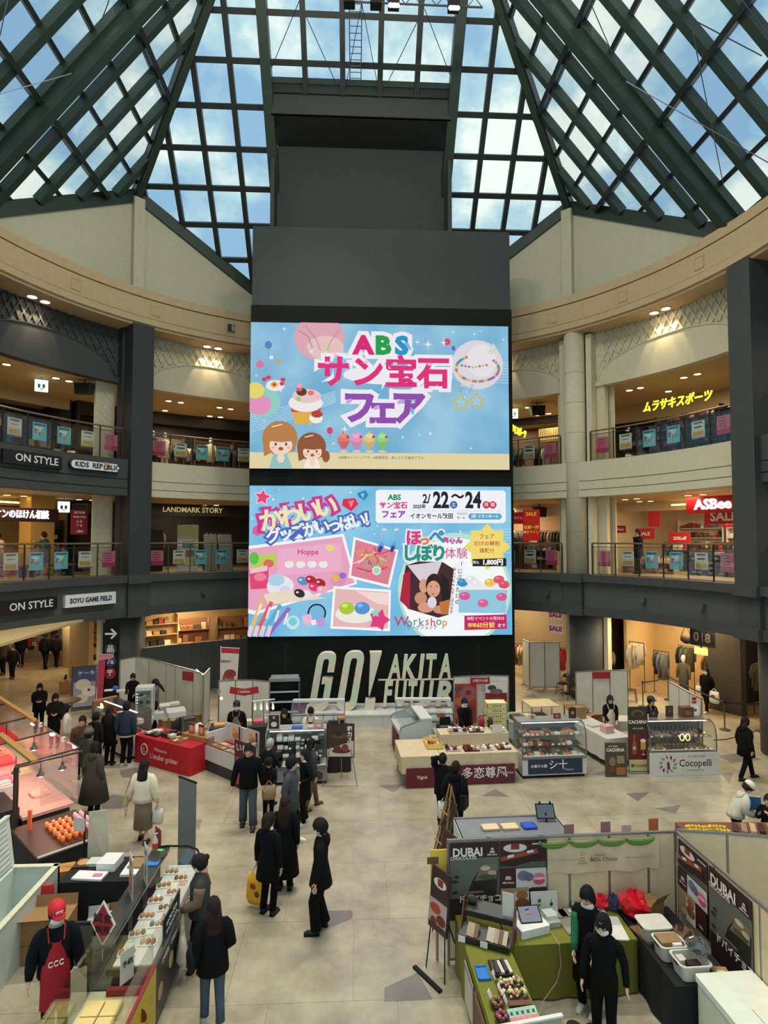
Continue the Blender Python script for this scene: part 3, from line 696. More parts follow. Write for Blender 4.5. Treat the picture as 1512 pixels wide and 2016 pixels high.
# yellow pillar with red notice
loc,rz=pol(-53.5,17.0,4.93);pi_=struct('column_square',MB().cbox(loc[0],loc[1],4.93,.9,.9,3.05,rz),mat((196,158,84),.7))
pennant(156,1028,loc[1]-.62,.62,.95,'red notice with white lines on the yellow pillar of the second floor',(170,30,40),[('営業時間',.36,.1),('10:00-19:00',.2,.1),('土 日',.02,.1),('平 日',-.14,.1),('ご案内',-.36,.1)],rz=R(45))
for i,a in enumerate((-72,-66,-60)):
 loc,rz=pol(a,17.2,4.93);t=thing('service_counter',f'wooden service counter on the second floor, {ordn[i]} from the left edge','counter',loc,rz)
 put('body',bx(-.75,-.3,0,.75,.3,1.0),mat((160,120,66),.6),t);put('top',bx(-.8,-.35,1.0,.8,.35,1.05),mat((190,150,90),.4),t);put('name_strip',bx(-.6,-.31,.78,.6,-.3,.92),mat((130,30,40),.6),t)
for i,a in enumerate((-70,-63)):
 shelf(a,21.2,4.93,2.4,2.2,3,f'dark brochure shelf behind the service counters, {ordn[i]} from the left edge',[(60,50,40),(140,110,70),(40,60,40)],mat((60,44,30),.6))
shelf(-50.5,18.4,4.93,1.6,2.2,5,'shelf of bags and shoes seen right of the yellow pillar',[(190,150,90),(60,50,40),(220,200,160),(120,70,40)],mat((70,50,34),.6))
def bench(a,r,z,label):
 loc,rz=pol(a,r,z);t=thing('bench',label,'bench',loc,rz);put('seat',bx(-.8,-.22,.38,.8,.22,.46),mat((110,84,60),.6),t)
 for s in (-1,1):put('leg',bx(s*.7-.03,-.2,0,s*.7+.03,.2,.38),GREY_D,t)
bench(-62,15.2,4.93,'low brown bench behind the second floor glass, left bay');bench(-55,15.1,4.93,'low brown bench behind the second floor glass near the dark pilaster')
x,y,z=PY(385,1013,24.6);sg=thing('shop_sign','gold capital lettering on the black second floor shop front','sign',(x,y,z),R(26));sg.location=P2(-28.8,17.55,7.7);sg.rotation_euler=(0,0,R(28.8))
letter('LANDMARK STORY',.34,mat((196,174,110),emit=.8,key='gold_letters'),sg,(0,0,0),off=.004,ext=.02,name='letters',sx=.95)
for i,a in enumerate((-41,-35.5,-25)):
 loc,rz=pol(a,17.0,4.93);rack(a,17.2,4.93,1.2,f'clothes rack in the black second floor shop, {["nearest the dark pilaster", "second from the dark pilaster", "nearest the tower"][i]}',[(50,45,40),(120,100,80),(180,160,120)][:2+i % 2],1.7,gh=.9)
loc,rz=pol(-39.5,15.6,4.93);t=thing('display_screen','tall black display box behind the pink poster of the second floor','display',loc,rz);put('body',bx(-.8,-.2,0,.8,.2,1.75),mat((20,20,22),.5),t);put('top_rim',bx(-.82,-.22,1.75,.82,.22,1.79),GREY_D,t)
loc,rz=pol(-32.5,14.9,4.93);t=thing('information_board','colourful information stand on the second floor before the black shop','board',loc,rz)
put('frame',bx(-.45,-.03,0,.45,.03,2.0),mat((200,200,195),.5),t);put('header_card',bx(-.44,-.045,1.4,.44,-.03,1.98),mat((190,180,120),.6),t)
r_=random.Random(5)
for k in range(15):put('leaflet',bx(-.4+(k % 5)*.165,-.05,.25+(k//5)*.38,-.26+(k % 5)*.165,-.032,.52+(k//5)*.38),mat(r_.choice([(200,90,60),(90,150,80),(220,210,190),(90,130,170),(220,180,80)]),.6),t)
for i,a in enumerate((-28.3,-25.5)):
 loc,rz=pol(a,15.0,4.93);t=thing('notice_stand',f'pale grey folding notice stand on the second floor, {["left", "right"][i]} one beside the tower','stand',loc,rz)
 put('front_board',MB().add([(-.28,-.25,0),(.28,-.25,0),(.28,0,1.6),(-.28,0,1.6),(-.28,-.22,0),(.28,-.22,0),(.28,.03,1.6),(-.28,.03,1.6)],[(0,1,2,3),(7,6,5,4),(0,4,5,1),(1,5,6,2),(2,6,7,3),(3,7,4,0)]),mat((150,150,145),.6),t)
 put('rear_leg',bx(-.25,.2,0,.25,.23,1.3),GREY_D,t)
sg=thing('shop_sign','black lettering with a warm halo on the cream second floor band','sign',P2(27.5,17.72,7.7),-R(27.5));letter('ikka',.5,mat((24,22,18),.5),sg,(0,-.05,0),off=.012,ext=.03,name='letters')
letter('ikka',.5,mat((255,226,120),emit=2.2,key='halo'),sg,(0,0,0),off=.035,ext=.004,name='halo_light')
pennant(1046,1034,25.6,.75,1.35,'red and yellow sale banner hanging in the cream fronted shop',(205,45,30),[('SALE',.48,.22),('在庫一掃',-.1,.17),('売りつくし',-.3,.14)],'sale_banner','banner',.5,tcol=(250,210,90))
pennant(1015,1020,25.4,.65,.5,'small red clearance banner beside the tower on the second floor',(190,30,35),[('売りつくし',0,.13)],'sale_banner','banner',.3)
for i,a in enumerate((18,23.6,29.2,35)):
 shelf(a,16.0,4.93,1.3,1.2,3,f'low table shelf of folded clothes before the cream fronted shop, {ordn[i]} from the tower',[(60,60,62),(200,190,170),(120,90,70),(90,100,120)],mat((90,66,44),.6),(.2,.3),.5)
for i,a in enumerate((20,27,34)):rack(a,19.6,4.93,1.8,f'wall rail of coats at the back of the cream fronted shop, {ordn[i]} from the tower',[(70,70,70),(180,150,110),(50,50,60),(150,60,50)],1.8,gh=.9)
mannequin(31,15.3,4.93,'mannequin in a long dark cardigan on the second floor beside the round column',(50,48,50),(90,86,80),coat=1.2)
mannequin(19.5,15.0,4.93,'mannequin in a green top on the second floor beside the tower',(110,130,110),(60,60,60))
sg=thing('shop_sign','red sign with white capital lettering high at the right of the second floor','sign',PY(1403,993,20.6),-R(62));put('sign_face',bx(-1.0,0,-.3,1.0,.06,.3),mat((190,24,30),.5),sg)
letter('ASBee',.5,mat((250,250,245),emit=2.5,key='white_letters'),sg,(.0,-.02,.0),off=.014,ext=.02,name='letters')
sg2=thing('sale_sign','red sale panel hanging under the white lettered sign','sign',PY(1422,1017,20.4),-R(62));put('panel',bx(-.65,0,-.26,.75,.04,.26),mat((190,24,30),.5),sg2);letter('SALE',.46,mat((235,215,190),.5),sg2,(0.05,-.01,0),off=.012,name='letters')
for i,a in enumerate((52,58,64,70,76)):shelf(a,22.3,4.93,2.0,2.3,5,f'wall shelf of shoes in the bright shoe shop, {ordn[i]} from the round column',[(230,225,215),(60,60,60),(200,60,60),(120,90,60),(90,110,140)],mat((225,215,190),.6),(.14,.24),fill=.95)
for i,a in enumerate((53,59,65,71)):shelf(a,19.6,4.93,1.6,1.25,3,f'low shoe stand in the bright shoe shop, {ordn[i]} from the round column',[(230,225,215),(50,50,52),(200,60,60),(150,110,70)],mat((90,60,40),.6),(.14,.22))
for i,(a,pal) in enumerate(((50.5,[(170,130,80)]),(55,[(190,150,90)]),(62,[(70,80,100),(180,180,185),(50,60,90)]),(66.5,[(70,80,100),(180,180,185)]),(71.5,[(210,195,180),(180,170,170)]))):
 shelf(a,16.6,4.93,[1.0,.9,1.5,1.1,1.2][i],[.55,.7,.9,1.0,.9][i],[2,2,5,5,4][i],f'stacked shoe boxes before the bright shoe shop, {ordn[i]} stack from the round column',pal,mat((150,120,80),.6) if i<2 else mat((50,60,80),.5),(.18,.26),.4,1)
for i,(px,py,w_,h) in enumerate(((1270,1051,.8,.45),(1338,1060,.9,.5),(1216,1042,.7,.3),(1288,1022,.5,.65),(1436,1030,.6,.35))):
 pennant(px,py,24.5,w_,h,f'red price card in the bright shoe shop, {ordn[i]} of five',(186,36,40),[(['SALE','30%off','ASBee','','OFF'][i] or ' ',0,.2)],'price_card','sign')
sg=put('light_strip',bx(-2.6,0,0,2.6,.05,.06),mat((255,220,120),emit=6,key='light_strip'),loc=P2(62,18.1,7.75),rz=-R(62),label='long warm light strip under the second floor ceiling right of the round column',cat='light')
put('light_strip',bx(-2.6,0,0,2.6,.05,.06),mat((255,220,120),emit=6,key='light_strip'),loc=P2(-63,17.9,7.75),rz=R(63),label='long warm light strip over the insurance counter',cat='light')
# ---- ground floor
shop(0,3.42,-44.5,-14,17.2,mat((150,120,78),.8),None,.3,120,(1,.85,.62),2.6)
shop(0,3.42,14,43,17.0,mat((150,130,96),.8),None,.3,80,(1,.8,.55),3)
shop(0,3.42,48.5,62.5,16.6,mat((190,160,110),.8),mat((150,110,66),.7),.2,90,(1,.8,.5),3)
shop(0,3.42,63,77,16.4,mat((46,40,34),.8,bump=.4),mat((40,34,30),.7),.3,22,(1,.75,.5),3)
SHOE=[(60,40,30),(150,60,40),(220,210,190),(40,40,44),(120,90,60),(190,150,90)]
for i,a in enumerate((-42,-35)):shelf(a,17.0,0,1.75,2.9,6,f'tall wall shelf of shoes on the ground floor, {["nearest the grey round column", "second from the grey round column"][i]}',SHOE,mat((196,160,100),.6),(.22,.34),.45,.95,(.35,.7))
for i,a in enumerate((-28,-21)):shelf(a,18.6,0,1.7,2.4,4,f'wooden shelf of gifts and frames on the ground floor, {["left", "right"][i]} one beside the tower',[(150,90,50),(90,60,40),(200,180,150),(60,80,50)],mat((120,78,44),.6),(.2,.4))
shelf(-24.5,16.6,0,2.2,1.0,2,'long wooden table shelf of wares on the ground floor left of the tower',[(60,44,34),(150,110,70),(200,190,170)],mat((110,70,40),.6),(.2,.4))
loc,rz=pol(-31.2,15.8,0);t=thing('standing_mirror','leaning standing mirror in the ground floor shoe shop','mirror',loc,rz);put('frame',bx(-.2,0,0,.2,.04,1.7),mat((150,120,70),.5),t);put('mirror_glass',bx(-.17,-.01,.05,.17,0,1.65),mat((180,180,175),.05,1.0),t)
# grey hoarding in front of the shoe shop, one panel after another
hd=thing('hoarding','dark grey site hoarding on the ground floor left of the tower','hoarding',(0,0,0));Mh=mat((72,76,74),.7,key='hoarding')
hp=[PZ(302,1352)]+[PZ(px,1372) for px in (360,398,440,494)]
hp=[(rp(a,13.9,0)[0],rp(a,13.9,0)[1]) for a in (-43,-38,-33,-28,-23,-18)]
for p,q in zip(hp,hp[1:]):put('hoarding_panel',MB().bar((p[0],p[1],1.0),(q[0]-(q[0]-p[0])*.01,q[1]-(q[1]-p[1])*.01,1.0),.05,2.0),Mh,hd)
for i,a in enumerate((19.5,25.5,31.5,37.5)):rack(a,15.9,0,1.1,f'ground floor clothes rack of {["beige", "olive", "mixed brown", "red and cream"][i]} garments between tower and round column',[[(190,170,130)],[(90,90,60),(60,60,50)],[(130,90,60),(180,160,130)],[(180,40,40),(210,200,180)]][i]+[(60,56,50)],1.5,gh=.85)
mannequin(18.5,15.0,0,'mannequin in a long beige coat on the ground floor beside the tower',(170,155,120),(200,190,170),coat=1.15)
mannequin(23.5,15.2,0.3,'mannequin in an olive coat on the ground floor between tower and round column',(110,100,70),(60,56,50),coat=1.0)
t=put('potted_palm',MB().lathe([(.2,0),(.26,.4)],n=12),mat((120,90,60),.6),loc=P2(27,17,0),label='dark leafy potted palm in the ground floor clothing shop',cat='plant')
for k in range(14):
 a=k*2.4;l_=.9+.3*(k % 3);put('frond',MB().tube([(0,0,.4),(cos(a)*.2*l_,sin(a)*.2*l_,1.5+l_*.5),(cos(a)*.6*l_,sin(a)*.6*l_,1.4+l_*.6)],[.02,.06,.01],4,r2=.01),mat((40,56,34),.7),t)
for i,z in enumerate((3.0,2.45)):pennant(1094,1211+i*27,24.6,.62,.42,f'white card reading sale in red, {["upper", "lower"][i]} of two on the ground floor',(225,215,200),[('SALE',0,.26)],'sale_card','sign',.3,tcol=(190,30,40),bold=.012);[put('cord',MB().tube([(q,0,.2),(q,0,3.42-COL.objects[-1].location.z if 0 else .9+.47*i)],.004,4),GREY_D,[o for o in COL.objects if o.name.startswith('sale_card')][-1]) for q in (-.25,.25)]
for i,(a,r) in enumerate(((50.3,16.6),(53.4,17.0),(56.4,17.4),(59.2,17.9))):rack(a,r,0,.62,f'rail of {["white and cream", "black and grey", "olive and black", "brown and black"][i]} clothes in the lit ground floor shop right of the column',[[(210,200,175),(190,180,160)],[(50,50,52),(110,110,110)],[(90,90,64),(30,30,32)],[(110,80,56),(40,40,40)]][i],2.0-.3*(i % 2),gh=1.0)
mannequin(57.5,16.6,0,'headless stand in a long dark olive coat in the lit ground floor shop',(84,78,60),(24,24,26),coat=1.2)
sg=thing('hanging_bag','dark handbag hanging on the wall of the lit ground floor shop','bag',P2(55.4,18.0,2.3),-R(55));put('body',MB().loft([((0,0,0),(.22,0,0),(0,.06,0)),((0,0,-.2),(.26,0,0),(0,.07,0)),((0,0,-.32),(.1,0,0),(0,.04,0))],10),mat((40,30,26),.5),sg,smooth=True);put('strap',MB().tube([(-.2,0,0),(0,0,.45),(.2,0,0)],.015,5),mat((40,30,26),.5),sg)
struct('wall_brick_dark',arc_seg(MB(),16.3,16.6,0,3.42,61.8,66.5),mat((62,54,44),.9,vs=3,bump=.8));
sg=thing('number_sign','dark hanging board with pale numerals over the dark ground floor shop','sign',PY(1382,1256,19.8),-R(66));put('board',bx(-.45,0,-.28,.45,.04,.28),mat((36,32,30),.7),sg);letter('018',.42,mat((150,140,120),.5),sg,(0,-.01,0),off=.01,name='numerals')
pennant(1380,1282,19.6,.48,.22,'small yellow lit sign in the dark ground floor shop',(235,220,110),[('AMBER',0,.12)] if 0 else [],'lit_sign','sign',2.0,rz=-R(66));put('bracket',bx(-.03,0,.1,.03,.03,.8),GREY_D,[o for o in COL.objects if o.name=='lit_sign'][0])
for i,(a,r,pal) in enumerate(((67.8,17.0,[(90,80,56),(110,94,66)]),(71,16.8,[(150,60,40),(90,80,56)]),(74.6,16.8,[(60,56,50),(90,70,50)]))):rack(a,r,0,.7,f'rail of {["olive parkas", "rust jackets", "dark coats"][i]} in the dark ground floor shop',pal,1.9,gh=.9)
mannequin(74.5,15.4,0,'mannequin in a coral pink jumper at the right of the dark ground floor shop',(214,120,100),(200,170,150),coat=.7)
lamp('SPOT',P2(73,15.2,3.3),60,(1,.8,.6),.05,P2(74.5,15.4,1.0),40,.5,'shop_spot')
# far left concourse on the ground floor
for i,(px,py,w_,h_,lab) in enumerate(((200,1300,1.6,3.0,'tall lit shoe shelf in the left concourse beside the grey column'),)):
 x,y=PZ(px,1340);shelf(0,0,0,w_,h_,6,lab,SHOE,mat((180,150,96),.6),(.2,.32)).location=(x,y+.6,0)
x,y=PZ(143,1318);struct('column_cream',MB().lathe([(1.05,0),(1.05,3.42)],x,y+1.3,0,32),mat((196,170,120),.8),True)
lamp('AREA',(-14,29,3.3),160,(1,.82,.55),3,(-14,29,0),name='hall_lamp');lamp('AREA',(-19,22,3.3),120,(1,.82,.55),3,(-19,22,0),name='hall_lamp')
struct('wall_far_left',MB().box(-40,39,0,-8,39.3,3.6),mat((150,124,84),.8));struct('ceiling_concourse',MB().box(-45,13,3.42,-9.5,60,3.5),WARMC)
for i,(px,w_) in enumerate(((30,3.2),(105,1.6),(75,1.2))):
 x,y,z=PY(px,1250,37.6-i*.5);t=shelf(0,0,0,w_,2.6,5,f'bright distant shop shelf at the end of the left concourse, {["widest", "right hand", "middle"][i]}',[(240,235,220),(200,60,60),(90,90,90),(220,190,140)],mat((225,210,180),.6));t.location=(x,y,0)
lamp('AREA',(-22,36,3.3),160,(1,.9,.75),2.5,(-22,37.5,0),name='shop_lamp')
x,y,z=PY(52,1260,35.6);t=thing('red_banner','narrow red banner far down the left concourse','banner',(x,y,0));put('panel',bx(-.3,0,.2,.3,.04,2.9),mat((190,30,40),.6),t);put('foot',bx(-.35,-.2,0,.35,.2,.2),GREY_D,t)
x,y=PZ(155,1330);
t=thing('wooden_crate','wooden crate with dark shoes on top in the left concourse','crate',(PZ(150,1360)[0],PZ(150,1360)[1],0));put('box',bx(-.55,-.3,0,.55,.3,.45),mat((150,110,66),.6),t)
for k in range(4):put('slat',bx(-.56,-.32,.03+k*.11,.56,-.3,.11+k*.11),mat((160,120,74),.6),t)
for k in range(3):put('shoe',MB().loft([((-.42+k*.36,-.1,.5),(.05,0,0),(0,.1,0)),((-.42+k*.36,-.05,.58),(.05,0,0),(0,.08,0)),((-.42+k*.36,0,.68),(.04,0,0),(0,.04,0))],8),mat((50,36,30),.5),t,smooth=True)
# hall lamps under each storey
for z,e_ in ((12.3,22),(7.85,26),(3.35,34)):
 for a in (-88,-62,-30,30,62,88):
  c=P2(a,15.6,z);lamp('AREA',c,e_*2.4,(1,.76,.44),1.4,(c.x,c.y,0),name='hall_lamp')
# back-of-hall enclosure
struct('wall_hall_back',arc_seg(MB(),23.9,24.1,3.4,12.5,A0,A1,4),mat((120,96,62),.8))
# lettering on the fascias
def plaque(a0,a1,z0,z1,r,m,name,label,rounded=False):
 t=thing(name,label,'sign');t.location=P2((a0+a1)/2,r,(z0+z1)/2);t.rotation_euler=(0,0,-R((a0+a1)/2));w_=(R(a1-a0))*(r-1.35);h=z1-z0
 if rounded:
  pts=[(w_/2-h/2+h/2*cos(R(k)),h/2*sin(R(k))) for k in range(-90,91,15)]+[(-w_/2+h/2+h/2*cos(R(k)),h/2*sin(R(k))) for k in range(90,271,15)]
 else:pts=[(-w_/2,-h/2),(w_/2,-h/2),(w_/2,h/2),(-w_/2,h/2)]
 def pm(pts,y0,y1,s=1):
  m_=MB();n=len(pts);vs=[(x,y0,z) for x,z in pts]+[(x,y1,z) for x,z in pts]
  return m_.add(vs,[tuple(range(n)),tuple(range(2*n-1,n-1,-1))]+[((i+1) % n,i,i+n,(i+1) % n+n) for i in range(n)])
 put('plate',pm(pts,-.05,.12),m,t)
 return t,w_,h
wsign=mat((224,224,222),.5,key='sign_white');bsign=mat((16,16,17),.5,key='sign_black');ink=mat((30,32,38),.5,key='sign_ink')
t,w_,h=plaque(-58.2,-48.9,9.02,9.36-.02,13.0,ink,'shop_name_board','rounded white board with dark capitals on the third floor fascia',True);t.location.z=8.93
t2,w2,h2=plaque(-58.0,-49.1,0,.29,12.94,wsign,'x','',True);
pl2=[c for c in t2.children][0];pl2.parent=t;pl2.name='white_face';pl2.location=(0,-.02,0);bpy.data.objects.remove(t2)
letter('KIDS  REP',.25,ink,t,(-.27,-.085,0),off=.004,name='lettering',sx=.95);letter('BLIC',.25,ink,t,(.66,-.085,0),off=.004,name='lettering',sx=.95)
put('crown_emblem',MB().add([(.3,0,-.02),(.42,0,-.02),(.44,0,.12),(.39,0,.07),(.36,0,.14),(.33,0,.07),(.28,0,.12),(.36,0,.02)],[(0,1,2,3,4,5,6)]),mat((196,150,90),.5),t,loc=(.0,-.09,.06));put('letter_u',MB().tube([(.3,0,.04),(.3,0,-.05),(.36,0,-.09),(.42,0,-.05),(.42,0,.04)],.02,5),ink,t,loc=(0,-.085,0))
t,w_,h=plaque(-69.8,-59.6,8.7,9.14,13.0,bsign,'shop_name_board','black board with white capitals at the left of the third floor fascia');letter('ON STYLE',.34,wsign,t,(.12,-.06,0),off=.004);t.location.z=8.9
t,w_,h=plaque(-58.4,-49.2,3.96,4.38,13.0,wsign,'shop_name_board','white board with dark serif capitals on the second floor fascia');letter('SOYU GAME FIELD',.235,mat((40,52,76),.5),t,(0,-.06,0),off=.007,sx=.8)
t,w_,h=plaque(-70.2,-59.8,3.96,4.38,13.0,bsign,'shop_name_board','black board with white capitals at the left of the second floor fascia');letter('ON STYLE',.34,wsign,t,(.12,-.06,0),off=.004)
for a in (-32,19,28,41,60,71):put('fascia_sensor',bx(-.08,-.12,-.08,.08,.02,.08),GREY_L,loc=P2(a,13.12,4.15),rz=-R(a),label=f'small square sensor on the grey second floor fascia, {dict([(-32, "left of the tower"), (19, "beside the tower right edge"), (28, "second right of the tower"), (41, "before the round column"), (60, "right of the round column"), (71, "nearest the right pilaster")])[a]}',cat='sensor')
# wayfinding blade on the left ground column
p=rp(-47.6,13.75,0);t=thing('wayfinding_sign','tall black wayfinding sign with white symbols beside the grey round column','sign',(PY(219,1270,21.9)[0],21.9,0));put('blade',bx(-.28,-.05,0.0,.28,.05,3.35),BLACK,t)
letter('→',.55,wsign,t,(0,-.056,2.95),off=.01,name='arrow')
for k,(s,c) in enumerate((('品',(60,62,64)),('7a',(40,60,110)),('〒',(150,30,44)))):
 put('symbol_disc',MB().lathe([(.2,0),(.2,.012)],n=20),mat(c,.5),t,loc=(0,-.052,2.42-k*.42)).rotation_euler=(R(90),0,0);letter(s,.26,wsign,t,(0,-.07,2.42-k*.42),off=.006)
hang_sign(1186,1204,3.42,'small green lit exit sign under the ground floor ceiling beside the grey column',(70,190,120),(235,245,235),.13,1.5,.06)
# ================================================================ the two LED screens
def E_(c,e=.9):return mat(c,emit=e,key='screen_picture')
class Scr:
 """flat artwork on a screen, coordinates in pixels of the photographed panel"""
 def __init__(s,name,label,px0,py0,px1,py1,base):
  a=PY(px0,py0,TY-.12);b=PY(px1,py1,TY-.12);s.W=b[0]-a[0];s.H=a[2]-b[2];s.k=s.W/(px1-px0);s.kz=s.H/(py1-py0);s.px0=px0;s.py0=py0
  s.t=thing(name,label,'screen',(a[0],TY-.12,a[2]));s.d=0
  put('cabinet',bx(-.02,.01,-s.H-.02,s.W+.02,.1,.02),BLACK,s.t);put('picture',bx(0,0,-s.H,s.W,.01,0),base,s.t)
 def xy(s,px,py):return ((px-s.px0)*s.k,-(py-s.py0)*s.kz)
 def shape(s,pts,c,name='print',e=.9,clip=True):
  s.d+=1;y=-.0006*s.d-.001;q=[s.xy(*p) for p in pts]
  if clip:q=clip_poly(q,[(-1,0,0),(1,0,s.W),(0,1,0),(0,-1,s.H)])
  if len(q)<3:return
  put(name,MB().add([(x,y,z) for x,z in q],[tuple(range(len(q)))]),E_(c,e),s.t)
 def ell(s,cx,cy,rx,ry,c,n=28,rot=0,name='print',e=.9,a0=0,a1=360):
  pts=[]
  for k in range(n+(a1-a0<360)):
   t=R(a0+(a1-a0)*k/n);x=rx*cos(t);y=ry*sin(t);pts.append((cx+x*cos(rot)-y*sin(rot),cy+x*sin(rot)+y*cos(rot)))
  s.shape(pts,c,name,e)
 def star(s,cx,cy,r,c,n=5,inner=.45,rot=0,e=.9):
  s.shape([(cx+(r if k % 2==0 else r*inner)*sin(pi*k/n+rot),cy-(r if k % 2==0 else r*inner)*cos(pi*k/n+rot)) for k in range(2*n)],c,e=e)
 def spark(s,cx,cy,r,c=(250,252,255)):s.star(cx,cy,r,c,4,.12);s.star(cx,cy,r*.6,c,4,.12,pi/4)
 def text(s,st,cx,cy,h,c,off=0,rot=0,sx=1,outline=None,ow=.06,align='CENTER',shear=0,e=.9):
  x,z=s.xy(cx,cy);sz=h*s.kz*1.0
  for col,of in ([(outline,ow*sz+off)] if outline and c != 'none' else [(outline,ow*sz+off)] if outline else [])+([(c,off)] if c != 'none' else []):
   s.d+=1;me=text_mesh(st,sz,of,0,E_(col,e),align,shear,2,sx);o=put('lettering',me,parent=s.t,loc=(x,-.0006*s.d-.001,z));o.rotation_euler=(0,rot,0)
 def texts(s,rows):          # backing of every character first, the characters after
  for a,k in rows:
   if k.get('outline'):s.text(a[0],a[1],a[2],a[3],'none',*a[5:],**k)
  for a,k in rows:s.text(*a,**{**k,'outline':None})
 def line(s,pts,w_,c,e=.9):
  for (ax,ay),(bx_,by) in zip(pts,pts[1:]):
   l=sqrt((bx_-ax)**2+(by-ay)**2) or 1;nx,ny=-(by-ay)/l*w_/2,(bx_-ax)/l*w_/2
   s.shape([(ax+nx,ay+ny),(bx_+nx,by+ny),(bx_-nx,by-ny),(ax-nx,ay-ny)],c,'line',e)
def screen_bg(name,top,bot,e):
 m=bpy.data.materials.new(name);m.use_nodes=True;t=m.node_tree;b=t.nodes['Principled BSDF'];b.inputs['Base Color'].default_value=(.02,.02,.02,1);b.inputs['Specular IOR Level'].default_value=0
 co=t.nodes.new('ShaderNodeTexCoord');nz=t.nodes.new('ShaderNodeTexNoise');nz.inputs['Scale'].default_value=.5;nz.inputs['Detail'].default_value=2
 r=t.nodes.new('ShaderNodeValToRGB');r.color_ramp.elements[0].position=.35;r.color_ramp.elements[1].position=.65;r.color_ramp.elements[0].color=tuple(lin(v) for v in top)+(1,);r.color_ramp.elements[1].color=tuple(lin(v) for v in bot)+(1,)
 t.links.new(co.outputs['Object'],nz.inputs['Vector']);t.links.new(nz.outputs[0],r.inputs[0]);t.links.new(r.outputs[0],b.inputs['Emission Color']);b.inputs['Emission Strength'].default_value=e;return m
# ---- upper screen
S=Scr('led_screen','upper wide screen on the tower with pink and purple katakana lettering',494,634,1003,925,screen_bg('screen_sky',(120,184,222),(160,210,236),.85))
S.shape([(494,893),(1003,893),(1003,925),(494,925)],(232,218,170))
for k in range(8):S.line([(494,820+k*5),(570,800+k*4),(660,770+k*3.2)],1.3,(190,222,240));S.line([(850,720+k*3.2),(930,716+k*4.5),(1003,708+k*6)],1.3,(190,222,240))
r_=random.Random(3)
for k in range(46):S.ell(r_.uniform(500,998),r_.uniform(640,885),*([r_.uniform(.8,2.6)]*2),r_.choice([(225,240,250),(200,228,246),(150,170,220)]),8)
S.ell(628,664,49,46,(226,170,184));S.ell(640,684,36,24,(236,198,200));S.line([(586,650),(606,662),(614,684)],2,(190,140,110));S.line([(600,640),(622,668),(630,690)],1.6,(190,140,110));S.line([(668,645),(650,672),(642,690)],1.6,(200,150,110))
for x,y,c in ((606,682,(200,220,190)),(612,692,(230,230,220)),(632,678,(240,200,150)),(646,686,(190,220,120)),(640,694,(240,210,220))):S.ell(x,y,4,4,c,8)
S.ell(940,714,51,50,(226,220,228));S.ell(948,706,30,34,(236,232,236))
r_=random.Random(4)
for k in range(46):
 t_=R(-40+k*6.2);x=940+45*cos(t_)*(.95);y=722+26*sin(t_);S.ell(x,y,3,3,r_.choice([(214,110,130),(90,140,190),(230,190,90),(90,170,140),(150,110,180),(240,200,190)]),8)
for k in range(9):S.ell(902+k*7,720-abs(4-k)*1.2,2.6,2.6,r_.choice([(214,110,130),(90,140,190),(230,190,90)]),8)
S.star(972,684,14,(216,222,214),3,.5)
for x,y,rr in ((906,792,19),(938,788,18)):S.star(x,y,rr,(206,190,70),5,.55);S.star(x,y,rr*.72,(165,205,236),5,.55)
for x in (904,924):S.line([(x,772),(x+2,764),(x+6,756)],1.4,(150,150,150));S.ell(x+5,757,4,3,(200,206,210),10)
S.ell(529,681,7,8,(90,130,190),14);S.line([(529,689),(530,706)],.8,(110,140,180));S.ell(880,669,6,7,(230,60,90),14);S.ell(892,682,4,5,(120,100,180),12);S.ell(649,850,6,7,(226,60,110),14);S.line([(649,857),(650,865)],.8,(150,100,120))
S.star(513,720,9,(222,120,160),3,.85);S.ell(549,714,5,5,(206,170,100),10);S.ell(535,706,4,4,(225,240,250),10)
# sponge roll cake at the left, cupcake
S.ell(520,795,34,30,(150,210,200));S.ell(512,800,24,20,(232,150,196));S.ell(504,772,18,16,(236,220,110));S.ell(543,762,18,11,(244,240,236));S.ell(541,760,7,6,(240,170,60),12);S.ell(541,760,3,3,(190,60,40),8)
for x,y in ((522,750),(530,746),(556,758),(558,750)):S.ell(x,y,5,4,(214,60,90),10)
S.shape([(573,806),(632,806),(624,836),(582,838)],(226,180,70));S.shape([(573,804),(632,804),(630,814),(575,814)],(206,70,90));S.ell(602,796,33,18,(246,240,238));S.ell(604,782,28,14,(240,200,206));S.ell(594,774,10,8,(90,50,40));S.ell(590,768,6,5,(230,90,100));S.ell(612,776,6,5,(230,120,120));S.ell(588,788,5,5,(160,210,110),10)
S.ell(622,826,13,10,(250,246,240));S.ell(624,818,11,7,(190,60,60))
S.ell(590,762,5,5,(240,170,180),10)
# four sundaes
for k,c in enumerate(((226,120,110),(232,150,190),(226,200,130),(150,214,130))):
 x=676+k*25;S.shape([(x-13,870),(x+13,870),(x+4,886),(x-4,886)],tuple(int(v*.9) for v in c));S.ell(x,866,12,7,c);S.ell(x,860,8,5,tuple(min(255,v+20) for v in c));S.star(x,854,5,c,3,.4);S.ell(x,891,8,2.5,(210,205,215));S.ell(x+8,862,3,3,(200,60,70),8)
